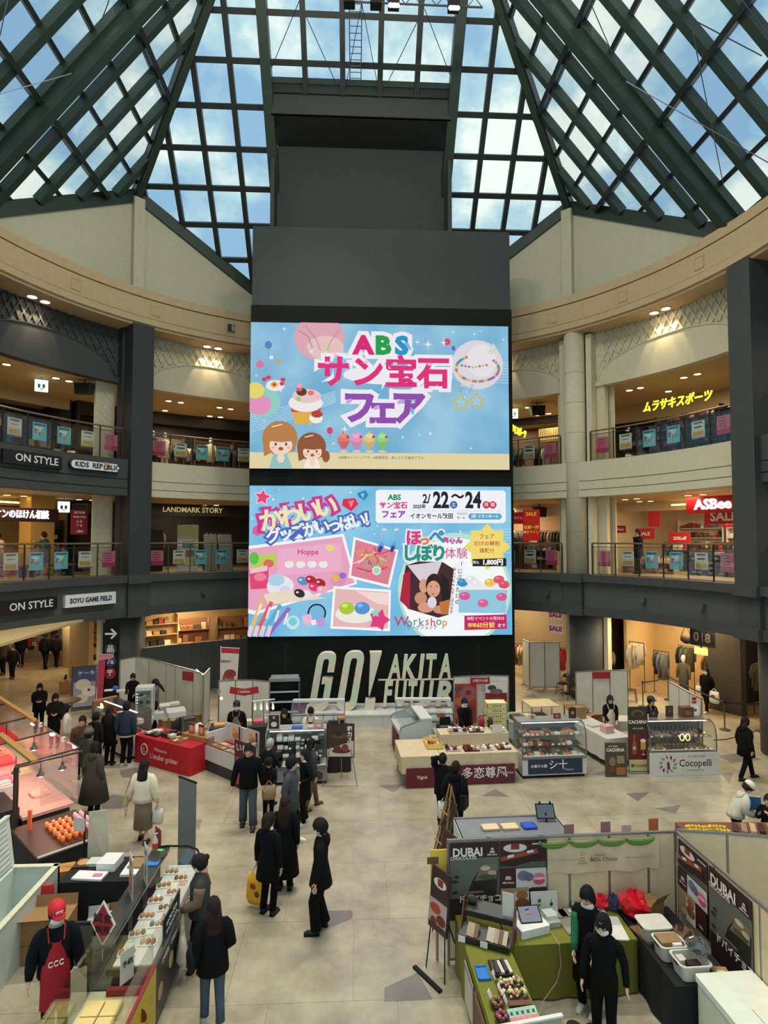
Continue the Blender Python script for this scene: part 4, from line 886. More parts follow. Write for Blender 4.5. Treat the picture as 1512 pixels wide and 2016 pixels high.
# two drawn girls with clasped hands
def girl(cx,cy,k,hair,dress,pony):
 S.ell(cx,cy,34*k,34*k,hair);S.shape([(cx-34*k,cy),(cx-30*k,cy+36*k),(cx-18*k,cy+30*k),(cx-14*k,cy)],hair);S.shape([(cx+34*k,cy),(cx+28*k,cy+26*k),(cx+16*k,cy+24*k),(cx+12*k,cy)],hair)
 if pony:S.ell(cx+34*k,cy+24*k,9*k,14*k,hair)
 S.shape([(cx-12*k,cy+30*k),(cx+14*k,cy+30*k),(cx+26*k,cy+64*k),(cx-22*k,cy+64*k)],dress);S.ell(cx+2*k,cy+14*k,22*k,19*k,(246,220,200));S.shape([(cx-22*k,cy-8*k),(cx+24*k,cy-8*k),(cx+22*k,cy+6*k),(cx+4*k,cy+8*k),(cx-20*k,cy+6*k)],hair)
 for s_ in (-1,1):S.ell(cx+2*k+s_*10*k,cy+12*k,2.2*k,3.2*k,(90,60,50),10);S.ell(cx+2*k+s_*15*k,cy+19*k,3*k,2*k,(240,170,160),10)
 S.ell(cx+2*k,cy+21*k,5*k,3.6*k,(200,70,70),12);S.ell(cx+2*k,cy+40*k,7*k,9*k,(246,220,200));S.line([(cx-16*k,cy-22*k),(cx+4*k,cy-27*k)],2,(246,232,210))
girl(553,866,1.0,(190,130,74),(150,200,196),False);girl(614,882,.82,(150,86,54),(250,240,230),True)
WHT=(244,242,248)
# big lettering: white backing blobs then letters
for (x0,y0,x1,y1) in ((692,655,812,700),(622,708,884,770),(668,778,836,842)):
 S.ell((x0+x1)/2,(y0+y1)/2,(x1-x0)/2*.6,(y1-y0)/2*.6,WHT)
rows_=[((s_,x,681,50,c,.05),dict(outline=WHT,ow=.16,sx=1.1)) for s_,x,c in (('A',714,(226,20,120)),('B',752,(20,160,70)),('S',789,(20,150,206)))]
rows_+=[((s_,x,737,66,(228,40,124),.045),dict(outline=WHT,ow=.11)) for s_,x in (('サ',656),('ン',722),('宝',788),('石',852))]
rows_+=[((s_,x,y,h,(146,74,176),.06),dict(outline=WHT,ow=.12)) for s_,x,y,h in (('フ',706,808,70),('ェ',752,812,66),('ア',802,808,70))]
S.texts(rows_)
for x,y in ((644,716),(718,714),(776,716),(844,716)):S.ell(x,y,5,3,(250,190,220),10)
for x,y in ((686,792),(740,804),(786,792)):S.ell(x,y,7,4,(206,170,226),10,rot=-.5)
for x,y,r in ((841,676,12),(820,672,7),(872,672,9),(678,848,10),(858,763,8),(812,793,6),(560,650,6),(738,836,9),(845,855,7)):S.spark(x,y,r)
S.text('※画像はイメージです。※数量限定。無くなり次第終了です。',752,904,6.4,(70,66,60),0)
# ---- lower screen
S=Scr('led_screen','lower wide screen on the tower with event dates and product pictures',491.5,956,1008.5,1249.5,screen_bg('screen_sky_2',(110,184,224),(150,208,236),.95))
e0=1.0
for k in range(9):S.line([(850,1056+k*5),(930,1046+k*4),(1008,1040+k*6)],1.4,(190,226,244))
r_=random.Random(8)
for k in range(40):S.ell(r_.uniform(494,1004),r_.uniform(958,1060),*([r_.uniform(.8,2.4)]*2),r_.choice([(235,246,252),(200,228,246)]),8)
S.star(517,979,19,(250,190,214),5,.5,.15,e0);S.star(517,979,15,(232,70,120),5,.5,.15)
S.shape([(674,982),(698,980),(704,992),(690,1006),(672,994)],(226,40,80));S.shape([(684,986),(696,984),(690,1000)],(250,130,150));S.shape([(702,970),(718,964),(724,974),(716,984),(704,978)],(40,140,190));S.shape([(708,972),(716,970),(714,980)],(150,214,236))
S.star(508,1044,12,(226,100,160),3,.85);S.star(514,1002,7,(60,150,190),5,.5)
# large photograph print with pink goods
S.shape([(491,1074),(676,1050),(702,1148),(505,1207),(491,1204)],(244,240,246),e=e0);S.shape([(491,1080),(672,1056),(697,1146),(509,1200),(491,1196)],(238,168,198))
S.shape([(548,1080),(670,1068),(672,1122),(546,1132)],(244,180,212));S.text('Hoppe',606,1086,15,(206,60,120),.004)
for x in (570,592,614,636):S.ell(x,1110,9,7,(246,240,244),14);S.ell(x,1103,4,2,(240,210,120),8)
S.ell(649,1078,9,6,(236,226,120),12)
S.shape([(494,1094),(545,1088),(545,1112),(496,1120)],(190,214,90));S.ell(502,1098,9,12,(90,200,70));S.ell(530,1108,10,8,(226,110,90));S.shape([(492,1120),(530,1114),(530,1156),(496,1158)],(232,70,120));S.ell(514,1134,12,8,(246,130,160));S.shape([(494,1118),(528,1112),(528,1122),(494,1128)],(248,200,216))
S.ell(553,1152,26,20,(238,238,246));S.ell(545,1140,16,12,(180,214,240));S.ell(562,1158,10,7,(226,214,236))
S.shape([(520,1168),(560,1160),(610,1166),(640,1176),(530,1188)],(240,224,200))
for x,y,c in ((596,1142,(90,150,210)),(612,1140,(190,30,50)),(630,1146,(180,20,40)),(618,1154,(226,60,110)),(604,1168,(240,230,240)),(590,1166,(40,40,46)),(634,1160,(240,180,200))):S.ell(x,y,11,8,c,14,rot=.4);S.ell(x-4,y-2,3,2,(250,230,236),8)
S.ell(665,1140,15,14,(230,150,190));S.ell(660,1136,8,7,(230,190,90));S.ell(674,1132,7,6,(150,110,210))
# bands print
S.shape([(695,1056),(783,1082),(766,1156),(685,1136)],(244,242,246),e=e0);S.shape([(699,1062),(778,1085),(762,1150),(690,1132)],(228,130,150))
for k in range(26):
 x=728+r_.uniform(-22,26);y=1100+r_.uniform(-18,20);a=r_.uniform(0,3.1);l=r_.uniform(12,26);S.line([(x-l*cos(a),y-l*sin(a)*.6),(x,y+4),(x+l*cos(a),y+l*sin(a)*.6)],2,r_.choice([(206,40,70),(230,90,90),(120,200,140),(230,170,60),(190,60,120),(240,220,190)]))
S.ell(740,1122,9,9,(236,236,226));S.ell(740,1122,6,6,(160,226,190))
for x in (748,772):S.line([(x,1062),(x+1,1050),(x+6,1042)],1.4,(190,195,200));S.ell(x+7,1042,5,2.5,(220,225,230),10);S.star(x+1,1074,10,(110,160,220),3,.5,.3);S.ell(x-1,1080,4,7,(40,70,150),10,rot=.4)
# pens
for k,c in enumerate(((236,196,110),(226,100,96),(90,180,220),(150,110,200))):
 x0,y0=520+k*17,1176+k*6;x1,y1=493+k*12,1248;S.line([(x0,y0),(x1,y1)],8,c);S.line([(x0-3,y0+10),(x0-10,y0+32)],4,(250,236,244));S.line([(x1+6,y1-20),(x1,y1)],8,(240,210,226))
# hair tie with bow
S.ell(624,1204,18,18,(20,20,30));S.ell(624,1204,15,15,(120,190,228));
for x,y,r,c in ((606,1216,13,(240,190,220)),(632,1222,12,(190,160,230)),(618,1222,7,(250,240,250)),(608,1230,7,(160,210,230))):S.star(x,y,r,c,4,.7,.5)
S.ell(578,1222,13,13,(210,236,236));S.ell(578,1220,8,8,(120,214,220))
# plate print
S.shape([(656,1152),(768,1160),(766,1240),(650,1234)],(246,244,246),e=e0);S.shape([(660,1157),(764,1164),(762,1235),(655,1230)],(238,190,190));S.ell(700,1206,40,18,(246,242,232));
for x,c in ((682,(176,206,60)),(712,(90,150,220))):S.ell(x,1195,15,12,c);S.ell(x-4,1190,6,4,tuple(min(255,q+40) for q in c),12)
S.star(745,1218,22,(230,60,130),5,.6,.3);S.star(738,1204,10,(150,220,200),5,.5)
S.shape([(700,1162),(764,1166),(762,1190),(740,1186)],(250,224,220))
# headline
rows_=[((ch,x,y,h,(246,236,190),.03),dict(rot=-.17,outline=(206,60,150),ow=.13)) for ch,x,y,h in (('か',534,1026,46),('わ',572,1018,46),('い',608,1009,46),('い',642,1000,46))]
rows_+=[((ch,540+i*23.5,1056-i*4.2,30,(250,248,252),.02),dict(rot=-.17,outline=(74,110,190),ow=.13)) for i,ch in enumerate('グッズがいっぱい！')]
S.texts(rows_)
# date plate
S.shape([(738+4,964),(991,964),(996,968),(996,1024),(991,1029),(742,1029),(738,1024),(738,968)],(236,240,246),e=e0)
S.text('ABS',775,979,15,(30,150,90),.012);S.text('サン宝石',773,995,14,(226,60,130),.01);S.text('フェア',773,1013,16,(150,70,180),.014)
INK=(22,22,26)
S.text('2/',838,982,25,INK,.012,sx=.8);S.text('22',867,985,44,INK,.03,sx=.72);S.text('～',900,978,26,INK,.02);S.text('24',931,985,44,INK,.03,sx=.72);S.text('2025年',824,997,9.5,INK,.006,sx=.9)
S.ell(892,993,7.5,7.5,(60,100,180));S.text('土',892,993,9,WHT,.003);
for x,s_ in ((957,'月'),(970,'祝')):S.ell(x,993,7.5,7.5,(206,50,60));S.text(s_,x,993,9,WHT,.003)
for k in range(44):S.ell(809+k*4.1,1005,.8,.6,(90,90,96),5)
S.text('イオンモール秋田',848,1016,11.6,INK,.006,sx=.92);S.text('ウエスト',909,1011,5.6,INK,.002);S.text('モール',906,1019,5.6,INK,.002)
S.shape([(924,1010),(984,1010),(988,1016),(984,1022),(924,1022),(920,1016)],(90,170,210));S.text('3階 イオンホール',954,1016,7.4,WHT,.004,sx=.95)
# workshop picture
S.ell(893,1160,112,112,(190,232,214));S.ell(893,1162,106,104,(240,246,246),e=e0);S.star(958,1076,46,(246,226,110),8,.75);S.ell(957,1076,32,30,(250,226,120))
for s_,y in (('フェア',1056),('だけの特別',1070),('体験!!!',1084)):S.text(s_,957,y,10.5,(190,60,60),.003)
RW=[]
for s_,x,y,h,c in (('ほ',812,1060,32,(226,60,130)),('っ',834,1064,22,(230,130,60)),('ぺ',858,1058,32,(40,150,190)),('ちゃん',889,1064,13,(190,90,160))):RW.append(((s_,x,y,h,c,.025),dict(outline=WHT,ow=.1)))
for s_,x,c in (('し',805,(30,150,130)),('ぼ',833,(30,150,130)),('り',862,(30,150,130)),('体験',896,(206,50,120))):RW.append(((s_,x,1090,34 if len(s_)<2 else 23,c,.03 if len(s_)<2 else .0),dict(outline=WHT,ow=.1 if len(s_)<2 else .04)))
S.texts(RW)
S.shape([(788,1160),(797,1112),(822,1104),(870,1106),(908,1130),(915,1170),(896,1204),(860,1214),(800,1196)],(70,34,44));S.shape([(785,1180),(792,1130),(806,1122),(804,1198)],(180,30,60));S.shape([(800,1112),(868,1104),(856,1136),(838,1146),(824,1142)],(222,214,222));S.ell(832,1152,9,14,(222,160,130));S.ell(826,1176,12,12,(210,146,116));S.ell(852,1150,16,22,(40,26,24));S.ell(851,1158,13,16,(224,166,134));S.shape([(866,1126),(880,1140),(886,1190),(868,1190)],(30,22,22));S.ell(836,1194,16,10,(222,160,130));S.ell(864,1198,14,8,(214,150,120));S.ell(848,1184,9,11,(226,222,226));S.shape([(862,1184),(906,1172),(900,1206),(866,1208)],(196,120,50));S.ell(846,1153,1.6,1.2,(30,20,20),6);S.ell(858,1153,1.6,1.2,(30,20,20),6);S.ell(850,1168,3,1.5,(190,70,70),8)
S.shape([(893,1106),(912,1106),(908,1212),(880,1208)],(240,240,244),e=e0)
for i,ch in enumerate('「じぶんだけの'):S.text(ch,904-i*1.0,1112+i*12,11,(70,40,50),.003)
for i,ch in enumerate('ほっぺちゃんをしぼれます'):S.text(ch,892-i*.6,1120+i*7.6,7.6,(90,50,60),.002)
S.shape([(928,1100),(995,1098),(995,1114),(928,1114)],INK);S.text('1,800円',968,1106.5,13,(250,250,250),.012);S.text('税込',935,1106.5,6.5,(250,250,250),.001)
S.shape([(900,1158),(998,1158),(992,1206),(900,1204)],(150,206,232));S.shape([(900,1148),(1000,1148),(1000,1160),(900,1160)],(240,244,248))
for x,y,c in ((908,1146,(60,140,200)),(924,1140,(230,235,235)),(935,1148,(240,240,244)),(962,1146,(240,200,90)),(980,1140,(226,90,110)),(990,1150,(230,80,110)),(912,1172,(226,90,150)),(985,1174,(226,90,150)),(948,1186,(226,100,150))):S.ell(x,y,11,8,c,14);S.ell(x-3,y-3,4,2.4,tuple(min(255,q+40) for q in c),8)
for i,(ch,c) in enumerate(zip('Workshop',((190,60,90),(90,120,190),(120,150,80),(90,120,190),(206,120,60),(190,60,120),(90,150,120),(226,140,60)))):S.text(ch,792+i*11.5-(4 if i==0 else 0),1221+(i % 2)*2,27 if i==0 else 22,c,.004,e=e0)
S.text('ワークショップ',828,1233,8.5,(60,50,56),.001)
S.shape([(911,1210),(994,1208),(995,1236),(911,1238)],(206,30,100));S.text('体験イベントの受付は',953,1216,7.4,WHT,.001);S.text('開場',926,1229,8.4,(250,226,90),.003);S.text('60分前',953,1229,12,(250,226,90),.006);S.text('まで',984,1230,8,WHT,.003)
# ================================================================ people
SKIN=mat((214,170,140),.55,var=.02,key='skin')
def ik(a,b,l1,l2,pole):
 a=Vector(a);b=Vector(b);d=b-a;L_=min(d.length,(l1+l2)*.995);d=d.normalized();b=a+d*L_
 x=(l1*l1-l2*l2+L_*L_)/(2*L_);h=sqrt(max(0,l1*l1-x*x));p=Vector(pole);p=(p-d*p.dot(d)).normalized()
 return a+d*x+p*h,b
def skin_body(J,R_,Ed,name):
 me=bpy.data.meshes.new(name);me.from_pydata([tuple(j) for j in J],Ed,[]);o=bpy.data.objects.new(name,me);COL.objects.link(o)
 md=o.modifiers.new('s','SKIN');md.use_smooth_shade=True;md.branch_smoothing=.5
 sv=me.skin_vertices[0].data
 for i,r in enumerate(R_):sv[i].radius=(r,r) if not isinstance(r,tuple) else r
 sv[0].use_root=True
 o.modifiers.new('u','SUBSURF').levels=1;o.modifiers['u'].render_levels=1
 return o
PEOPLE=[]
def person(label,at,face,h=1.65,top=(30,30,34),pants=(26,26,30),hair=(26,22,22),hs='short',shoes=(30,28,28),la=(.24,.02,.85),ra=(-.24,.02,.85),lean=0,head=(0,0),step=0,mask=False,
   hem=.78,flare=0,skirt=None,leglen=None,apron=None,cap=None,hood=False,sleeve=None,collar=None,female=True,puff=0,wide=0,extra=None,collide=0):
 dkn=lambda c:tuple(int(v*.6) for v in c) if c and sum(c)<160 else c
 top,pants,shoes=dkn(top),dkn(pants),dkn(shoes)
 px,py,mode=at;x,y=PZ(px,py,0 if mode=='f' else h)
 rz=R(face);s=h/1.7;child=h<1.42;hk=1.18 if child else 1.0
 root=thing('person',label,'person',(x,y,0),rz,'visitors and sellers in the hall')
 ln=R(lean);hipz=.92*s
 def U(x,y,z):            # upper body point (unit height) with lean forward about the pelvis (forward is -y)
  x *= s;y *= s;z *= s;dz=z-hipz;return Vector((x,y*cos(ln)-dz*sin(ln),hipz+dz*cos(ln)+y*-sin(ln)*0))
 sw=.175 if female else .2
 sh=[U(k*(sw-.005),.0,1.365) for k in (1,-1)]
 lw=[Vector(v)*s for v in (la,ra)]
 arms=[]
 for k,(S_,W_) in enumerate(zip(sh,lw)):
  sg=1 if k==0 else -1;e,w_=ik(S_,W_,.275*s,.255*s,(sg*.5,1,-.35));arms.append((S_,e,w_))
 legs=[]
 for k in (1,-1):
  hp=Vector((k*.085*s,0,.9*s));st=step*k;lift=.0 if st <= 0.02 else .0
  an=Vector((k*(.095+wide)*s,-st*s,.085*s));dd=(an-hp).length;kn,an=ik(hp,an,max(.42*s,dd*.505),max(.41*s,dd*.5),(0,-1,0));legs.append((hp,kn,an))
 hp_,hy=R(head[0]),R(head[1])
 hc=U(0,-.015,1.575);HM=Matrix.Translation(hc) @ Matrix.Rotation(hy,4,'Z') @ Matrix.Rotation(hp_+ln,4,'X') @ Matrix.Scale(s*hk*1.07,4)
 J=[];RA=[];ED=[]
 def v(p,r,par=None):J.append(Vector(p));RA.append(r);ED.append((par,len(J)-1)) if par is not None else None;return len(J)-1
 p0=v((0,0,.93*s),(.135*s,.1*s));c1=v(U(0,0,1.1),(.115*s,.085*s),p0);c2=v(U(0,0,1.28),(.135*s,.1*s),c1);nk=v(U(0,.01,1.43),(.058*s,.055*s),c2);nt=v(U(0,0,1.48),(.05*s,.052*s),nk)
 for S_,e,w_ in arms:
  d=(w_-e).normalized();a1=v(S_,.052*s,c2);a2=v(e,.04*s,a1);a3=v(w_,.026*s,a2)
  side=d.cross(Vector((0,0,1)));side=side.normalized() if side.length>.2 else Vector((0,1,0));fw=Vector((0,-1,0));side=(fw-d*fw.dot(d));side=side.normalized() if side.length>.25 else Vector((1,0,0))
  pm=v(w_+d*.05*s,(.034*s,.018*s),a3);kn_=w_+d*.085*s;cv=side.cross(d)*.012*s
  for q,(off,ln_) in enumerate(((-.027,.062),(-.009,.075),(.009,.07),(.026,.055))):
   f1=v(kn_+side*off*s,.0088*s,pm);f2=v(kn_+side*off*s*1.1+d*ln_*s*.55+cv,.0082*s,f1);v(kn_+side*off*s*1.15+d*ln_*s*.95+cv*2.2,.0068*s,f2)
  t1=v(w_+d*.035*s+side*.036*s,.0105*s,a3);v(w_+d*.075*s+side*.055*s,.009*s,t1)
 for hp,kn,an in legs:
  l1=v(hp,.08*s,p0);l2=v(kn,.052*s,l1);l3=v(an,.036*s,l2);v(an+Vector((0,-.12*s,-.04*s)),(.036*s,.024*s),l3)
 b=skin_body(J,RA,ED,'body');b.data.materials.append(SKIN);b.parent=root
 PEOPLE.append((b,HM))
 # head is appended to the body mesh once the skins are evaluated (see below)
 # --- eyes and mouth
 fm=MB();fm.T=HM;fm.use(mat((30,22,20),.4,key='eye'))
 for k in (1,-1):fm.ball(k*.032,-.088,.012,.0105,6,1.3,.5,.8);fm.box(k*.032-.016,-.099,.031,k*.032+.016,-.09,.036)
 put('eyes',fm,None,root)
 if not mask:m_=MB();m_.T=HM;put('mouth',m_.box(-.022,-.094,-.052,.022,-.088,-.044),mat((176,96,90),.5),root)
 else:
  m_=MB();m_.T=HM;vs=[];
  for i in range(5):
   a=R(-62+31*i)
   for z,rr in ((-.012,.104),(-.045,.112),(-.082,.094)):vs.append((rr*.82*sin(a),-rr*cos(a)+.004,z))
  m_.add(vs,[(i*3+j,i*3+3+j,i*3+4+j,i*3+1+j) for i in range(4) for j in range(2)]);put('face_mask',m_,mat((226,224,222),.7),root,smooth=True)
 # --- hair
 hm=MB();hm.T=HM;vs=[];fs=[];n=18;m=12;hr_=random.Random(len(label))
 for i in range(m+1):
  for j in range(n):
   th=pi*i/m;ph=2*pi*j/n;x_=.093*sin(th)*sin(ph);y_=-.117*sin(th)*cos(ph)+.009;z_=.132*cos(th)+.008;q_=1+hr_.uniform(-.022,.03);q_ *= 1-.16*max(0,-cos(th)-.3)
   vs.append((x_*q_,y_*q_,z_*(1+hr_.uniform(-.01,.025))))
 low={'short':-.075,'bob':-.1,'long':-.09,'bun':-.08,'pony':-.08,'buzz':-.03}[hs]
 for i in range(m):
  for j in range(n):
   zc=.132*cos(pi*(i+.5)/m)+.008;ph=2*pi*(j+.5)/n;front=cos(ph);z_min=low if front<.25 else ((-.035 if hs=='short' else low) if front<.5 else .01 if front<.68 else (.045 if hs=='short' else .035))
   if zc>z_min:fs.append((i*n+j,(i+1)*n+j,(i+1)*n+(j+1) % n,i*n+(j+1) % n))
 hm.add(vs,fs)
 if hs in ('long',):hm.loft([((0,.05,.02),(.088,0,0),(0,.06,0)),((0,.075,-.1),(.1,0,0),(0,.052,0)),((0,.1,-.22),(.105,0,0),(0,.05,0)),((0,.11,-.36),(.085,0,0),(0,.035,0)),((0,.11,-.42),(.04,0,0),(0,.015,0))],12)
 if hs=='bob':hm.loft([((0,.03,.03),(.092,0,0),(0,.08,0)),((0,.035,-.06),(.1,0,0),(0,.078,0)),((0,.035,-.125),(.088,0,0),(0,.065,0))],12)
 if hs=='bun':hm.ball(0,.12,.02,.045,10)
 if hs=='pony':hm.loft([((0,.1,.04),(.03,0,0),(0,.03,0)),((0,.14,-.06),(.04,0,0),(0,.03,0)),((0,.14,-.26),(.02,0,0),(0,.015,0))],8)
 put('hair',hm,mat(hair,.75,var=.2,vs=60,bump=.6,key='hair',spec=.25),root,smooth=True)
 if cap:
  c_=MB();c_.T=HM;c_.loft([((0,.008,.035),(.097,0,0),(0,.118,0)),((0,.01,.08),(.097,0,0),(0,.117,0)),((0,.012,.125),(.08,0,0),(0,.095,0)),((0,.012,.15),(.04,0,0),(0,.05,0)),((0,.012,.154),(.004,0,0),(0,.005,0))],16)
  if cap[0]=='peak':c_.add([(-.075,-.085,.045),(-.06,-.15,.035),(0,-.18,.034),(.06,-.15,.035),(.075,-.085,.045),(-.075,-.085,.055),(-.06,-.15,.042),(0,-.18,.042),(.06,-.15,.042),(.075,-.085,.055)],[(4,3,2,1,0),(5,6,7,8,9),(0,1,6,5),(1,2,7,6),(2,3,8,7),(3,4,9,8)])
  co=put('cap',c_,mat(cap[1],.7,key='cap'),root,smooth=True)
  if len(cap)>2:
   for k in (-1,0,1):t_=MB();t_.T=HM;t_.tube([(k*.028+.011*cos(q)-.0,-.1-.006,.09+.014*sin(q)) for q in [R(z) for z in range(40,330,40)]],.0045,4);put('cap_emblem',t_,mat((235,230,225),.6),co)
 # --- upper garment
 T=mat(top,.9,vs=14,var=.1,key='cloth',spec=.15);g=MB();nn=14
 g.loft([(U(0,.015,1.455),(.07*s,0,0),(0,.065*s,0)),(U(0,.012,1.43),(.115*s,0,0),(0,.08*s,0)),(U(0,.008,1.405),((sw-.02)*s,0,0),(0,.09*s,0)),(U(0,.003,1.365),((sw+.012)*s,0,0),(0,.102*s,0)),(U(0,0,1.27),((sw+.005+puff)*s,0,0),(0,(.118+puff)*s,0)),
   (U(0,0,1.08),((.15+puff)*s,0,0),(0,(.112+puff)*s,0))] + [(U(0,0,.95),((.165+puff+flare*.3)*s,0,0),(0,(.125+puff+flare*.3)*s,0))] +
   ([((0,0,hem*s),((.17+puff+flare)*s,0,0),(0,(.135+puff+flare)*s,0))] if hem<.93 else []) ,nn)
 for S_,e,w_ in arms:
  i_=U(0,0,1.36)+(S_-U(0,0,1.36))*.5;g.tube([i_,S_*.96+i_*.04,S_*.86+e*.14,(S_+e)/2,e,(e*.4+w_*.6),w_],[.05*s,(.052+puff*.2)*s,(.066+puff*.4)*s,(.062+puff*.6)*s,(.055+puff*.5)*s,(.048+puff*.4)*s,.042*s],9)
 if hood:g.loft([(U(0,.05,1.475),(.085*s,0,0),(0,.055*s,0)),(U(0,.085,1.43),(.125*s,0,0),(0,.06*s,0)),(U(0,.1,1.37),(.12*s,0,0),(0,.05*s,0)),(U(0,.1+puff*.5,1.3),(.05*s,0,0),(0,.03*s,0))],12)
 go=put('jacket' if hem<.9 else 'top',g,T,root,smooth=True)
 if sleeve:
  g2=MB()
  for S_,e,w_ in arms:g2.tube([S_*.75+e*.25,(S_+e)/2,e,(e*.4+w_*.6),w_],[.067*s+puff*.45*s,.066*s+puff*.6*s,.059*s+puff*.52*s,.052*s+puff*.42*s,.045*s],9)
  put('sleeves',g2,mat(sleeve,.85,key='cloth'),root,smooth=True)
 if collar:c_=MB();c_.loft([(U(0,.0,1.43),(.1*s,0,0),(0,.085*s,0)),(U(0,-.005,1.46),(.085*s,0,0),(0,.08*s,0)),(U(0,0,1.5),(.068*s,0,0),(0,.066*s,0))],12);put('collar',c_,mat(collar,.85,key='cloth'),root,smooth=True)
 # --- lower garment
 if skirt:
  k_,zb=skirt;g=MB();g.loft([((0,0,.99*s),(.135*s,0,0),(0,.1*s,0)),((0,0,.8*s),(.175*s,0,0),(0,.14*s,0)),((0,0,zb*s),(.2*s,0,0),(0,.165*s,0))],14);put('skirt',g,mat(k_,.85,key='cloth'),root,smooth=True)
 if pants:
  g=MB();ll=[.085,.07,.062,.06] if not wide else [.095,.085,.085,.09]
  for hp,kn,an in legs:g.tube([hp+Vector((0,0,.06*s)),hp-Vector((0,0,.08*s)),kn,(kn+an)/2,an+Vector((0,0,.0))],[.088*s,(ll[0]+.01)*s,ll[1]*s,ll[2]*s,ll[3]*s],9)
  g.loft([((0,0,1.0*s),(.13*s,0,0),(0,.1*s,0)),((0,0,.88*s),(.155*s,0,0),(0,.115*s,0)),((0,0,.8*s),(.13*s,0,0),(0,.09*s,0))],12);put('trousers',g,mat(pants,.9,key='cloth',spec=.15),root,smooth=True)
 for hp,kn,an in legs:
  g=MB();f_=an;g.loft([((f_.x,f_.y+.035*s,.05*s),(.038*s,0,0),(0,.0,.05*s)),((f_.x,f_.y,.06*s),(.045*s,0,0),(0,.0,.06*s)),((f_.x,f_.y-.08*s,.045*s),(.047*s,0,0),(0,.0,.044*s)),((f_.x,f_.y-.15*s,.032*s),(.046*s,0,0),(0,.0,.031*s)),((f_.x,f_.y-.19*s,.024*s),(.025*s,0,0),(0,.0,.022*s))],10)
  sole=MB().box(f_.x-.045*s,f_.y-.185*s,0,f_.x+.045*s,f_.y+.05*s,.014*s);sh_=put('shoe',g,mat(shoes,.5,key='shoe'),root,smooth=True);put('sole',sole,mat((200,196,190) if sum(shoes)>300 else (24,22,22),.7),sh_)
 if apron:
  ac,z0=apron[:2];g=MB();vs=[];rows=[(1.3,.1,.125),(1.18,.13,.135),(1.05,.17,.13),(.93,.2,.15),(z0,.21,.165)]
  for z,w_,d in rows:
   for i in range(7):a=R(-58+19.3*i);P_=U(0,0,z) if z>.92 else Vector((0,0,z*s));vs.append((P_.x+w_*s*sin(a),P_.y-(d+puff)*s*cos(a)-.006,P_.z))
  g.add(vs,[(r*7+i,(r+1)*7+i,(r+1)*7+i+1,r*7+i+1) for r in range(len(rows)-1) for i in range(6)]);a_=put('apron',g,mat(ac,.85,key='cloth'),root,smooth=True)
  st=MB()
  for k in (1,-1):st.tube([U(k*.085,-.11-puff,1.3),U(k*.1,-.06,1.43),U(k*.06,.08,1.43)],.012*s,4)
  put('strap',st,mat(ac,.85,key='cloth'),a_)
  if len(apron)>2:
   for k in (-1,0,1):
    c0=U(k*.062,-.158-puff,1.06);put('apron_emblem',MB().tube([(c0.x+.024*cos(q),c0.y-.006,c0.z+.03*sin(q)) for q in [R(z) for z in range(40,330,36)]],.007,4),mat((235,225,220),.6),a_)
 root['_r']=0;del root['_r']
 if extra:extra(root,U,s,arms)
 return root,arms,s
def held(root,name,label,cat,loc,build):
 """a thing carried by a person: its own top-level object placed in the person's frame"""
 M=Matrix.Translation(root.location) @ Matrix.Rotation(root.rotation_euler.z,4,'Z');p=M @ Vector(loc);t=thing(name,label,cat,p,root.rotation_euler.z);build(t);return t
def tote(w_,h,col,handle=.28,mark=None,hc=None,d=.09):
 def f(t):
  m_=MB();m_.loft([((0,0,-handle),(w_*.48,0,0),(0,.02,0)),((0,0,-handle-h*.3),(w_*.5,0,0),(0,d*.6,0)),((0,0,-handle-h*.8),(w_*.52,0,0),(0,d,0)),((0,0,-handle-h),(w_*.42,0,0),(0,d*.7,0))],12,sq=.6)
  put('bag_body',m_,mat(col,.7,key='bag'),t,smooth=True)
  for k in (-1,1):put('handle',MB().tube([(-w_*.28,k*.02,-handle-.02),(-w_*.12,k*.01,-handle*.4),(0,0,0),(w_*.12,k*.01,-handle*.4),(w_*.28,k*.02,-handle-.02)],.009,5),mat(hc or col,.7,key='bag'),t)
  if mark:
   for i,(c,x,z,sx,sz) in enumerate(mark):
    for sd in (-1,1):put('print',MB().ball(0,0,0,1,8),mat(c,.7),t,loc=(x,sd*d*.93,-handle-h*z)).scale=(sx,.012,sz)
 return f
def phone(root,arms,label):
 c=(arms[0][2]+arms[1][2])/2;return held(root,'mobile_phone',label,'phone',(c.x,c.y-.07,c.z+.03),lambda t:(put('body',bx(-.036,-.005,-.07,.036,.005,.07),BLACK,t),put('display',bx(-.033,.005,-.066,.033,.007,.066),mat((150,160,175),emit=.6,key='display'),t)))
BLK=(27,27,31)
# --- middle of the hall
P=person
P('man in black jacket, wide black trousers and mask standing in profile on the open floor',(631,1832,'f'),-90,1.76,(30,31,36),(22,22,24),(20,18,18),'short',(20,20,20),(.22,-.06,.84),(-.22,-.02,.82),head=(14,0),mask=True,wide=.01,hem=.72,flare=.05,female=False,hood=True,step=.06)
r,a,s=P('woman in black coat with white collar carrying a yellow bag',(527,1800,'f'),-25+180,1.66,BLK,(22,22,24),(34,22,20),'bob',hem=.62,flare=.05,collar=(226,222,214),la=(.26,-.05,.84),ra=(-.25,0,.84),head=(10,-30))
held(r,'yellow_bag','yellow plastic carrier bag with dark red print held by the woman in black','bag',(a[0][2].x+.02,a[0][2].y-.02,a[0][2].z-.06),tote(.36,.48,(228,172,30),.2,[((150,50,30),.02,.35,.06,.05),((110,60,30),-.06,.6,.05,.05)],(226,226,220)))
P('woman in a long black coat with long dark brown hair behind the yellow bag carrier',(560,1752,'f'),175,1.66,BLK,(22,22,24),(46,26,20),'long',hem=.3,flare=.09,puff=.015)
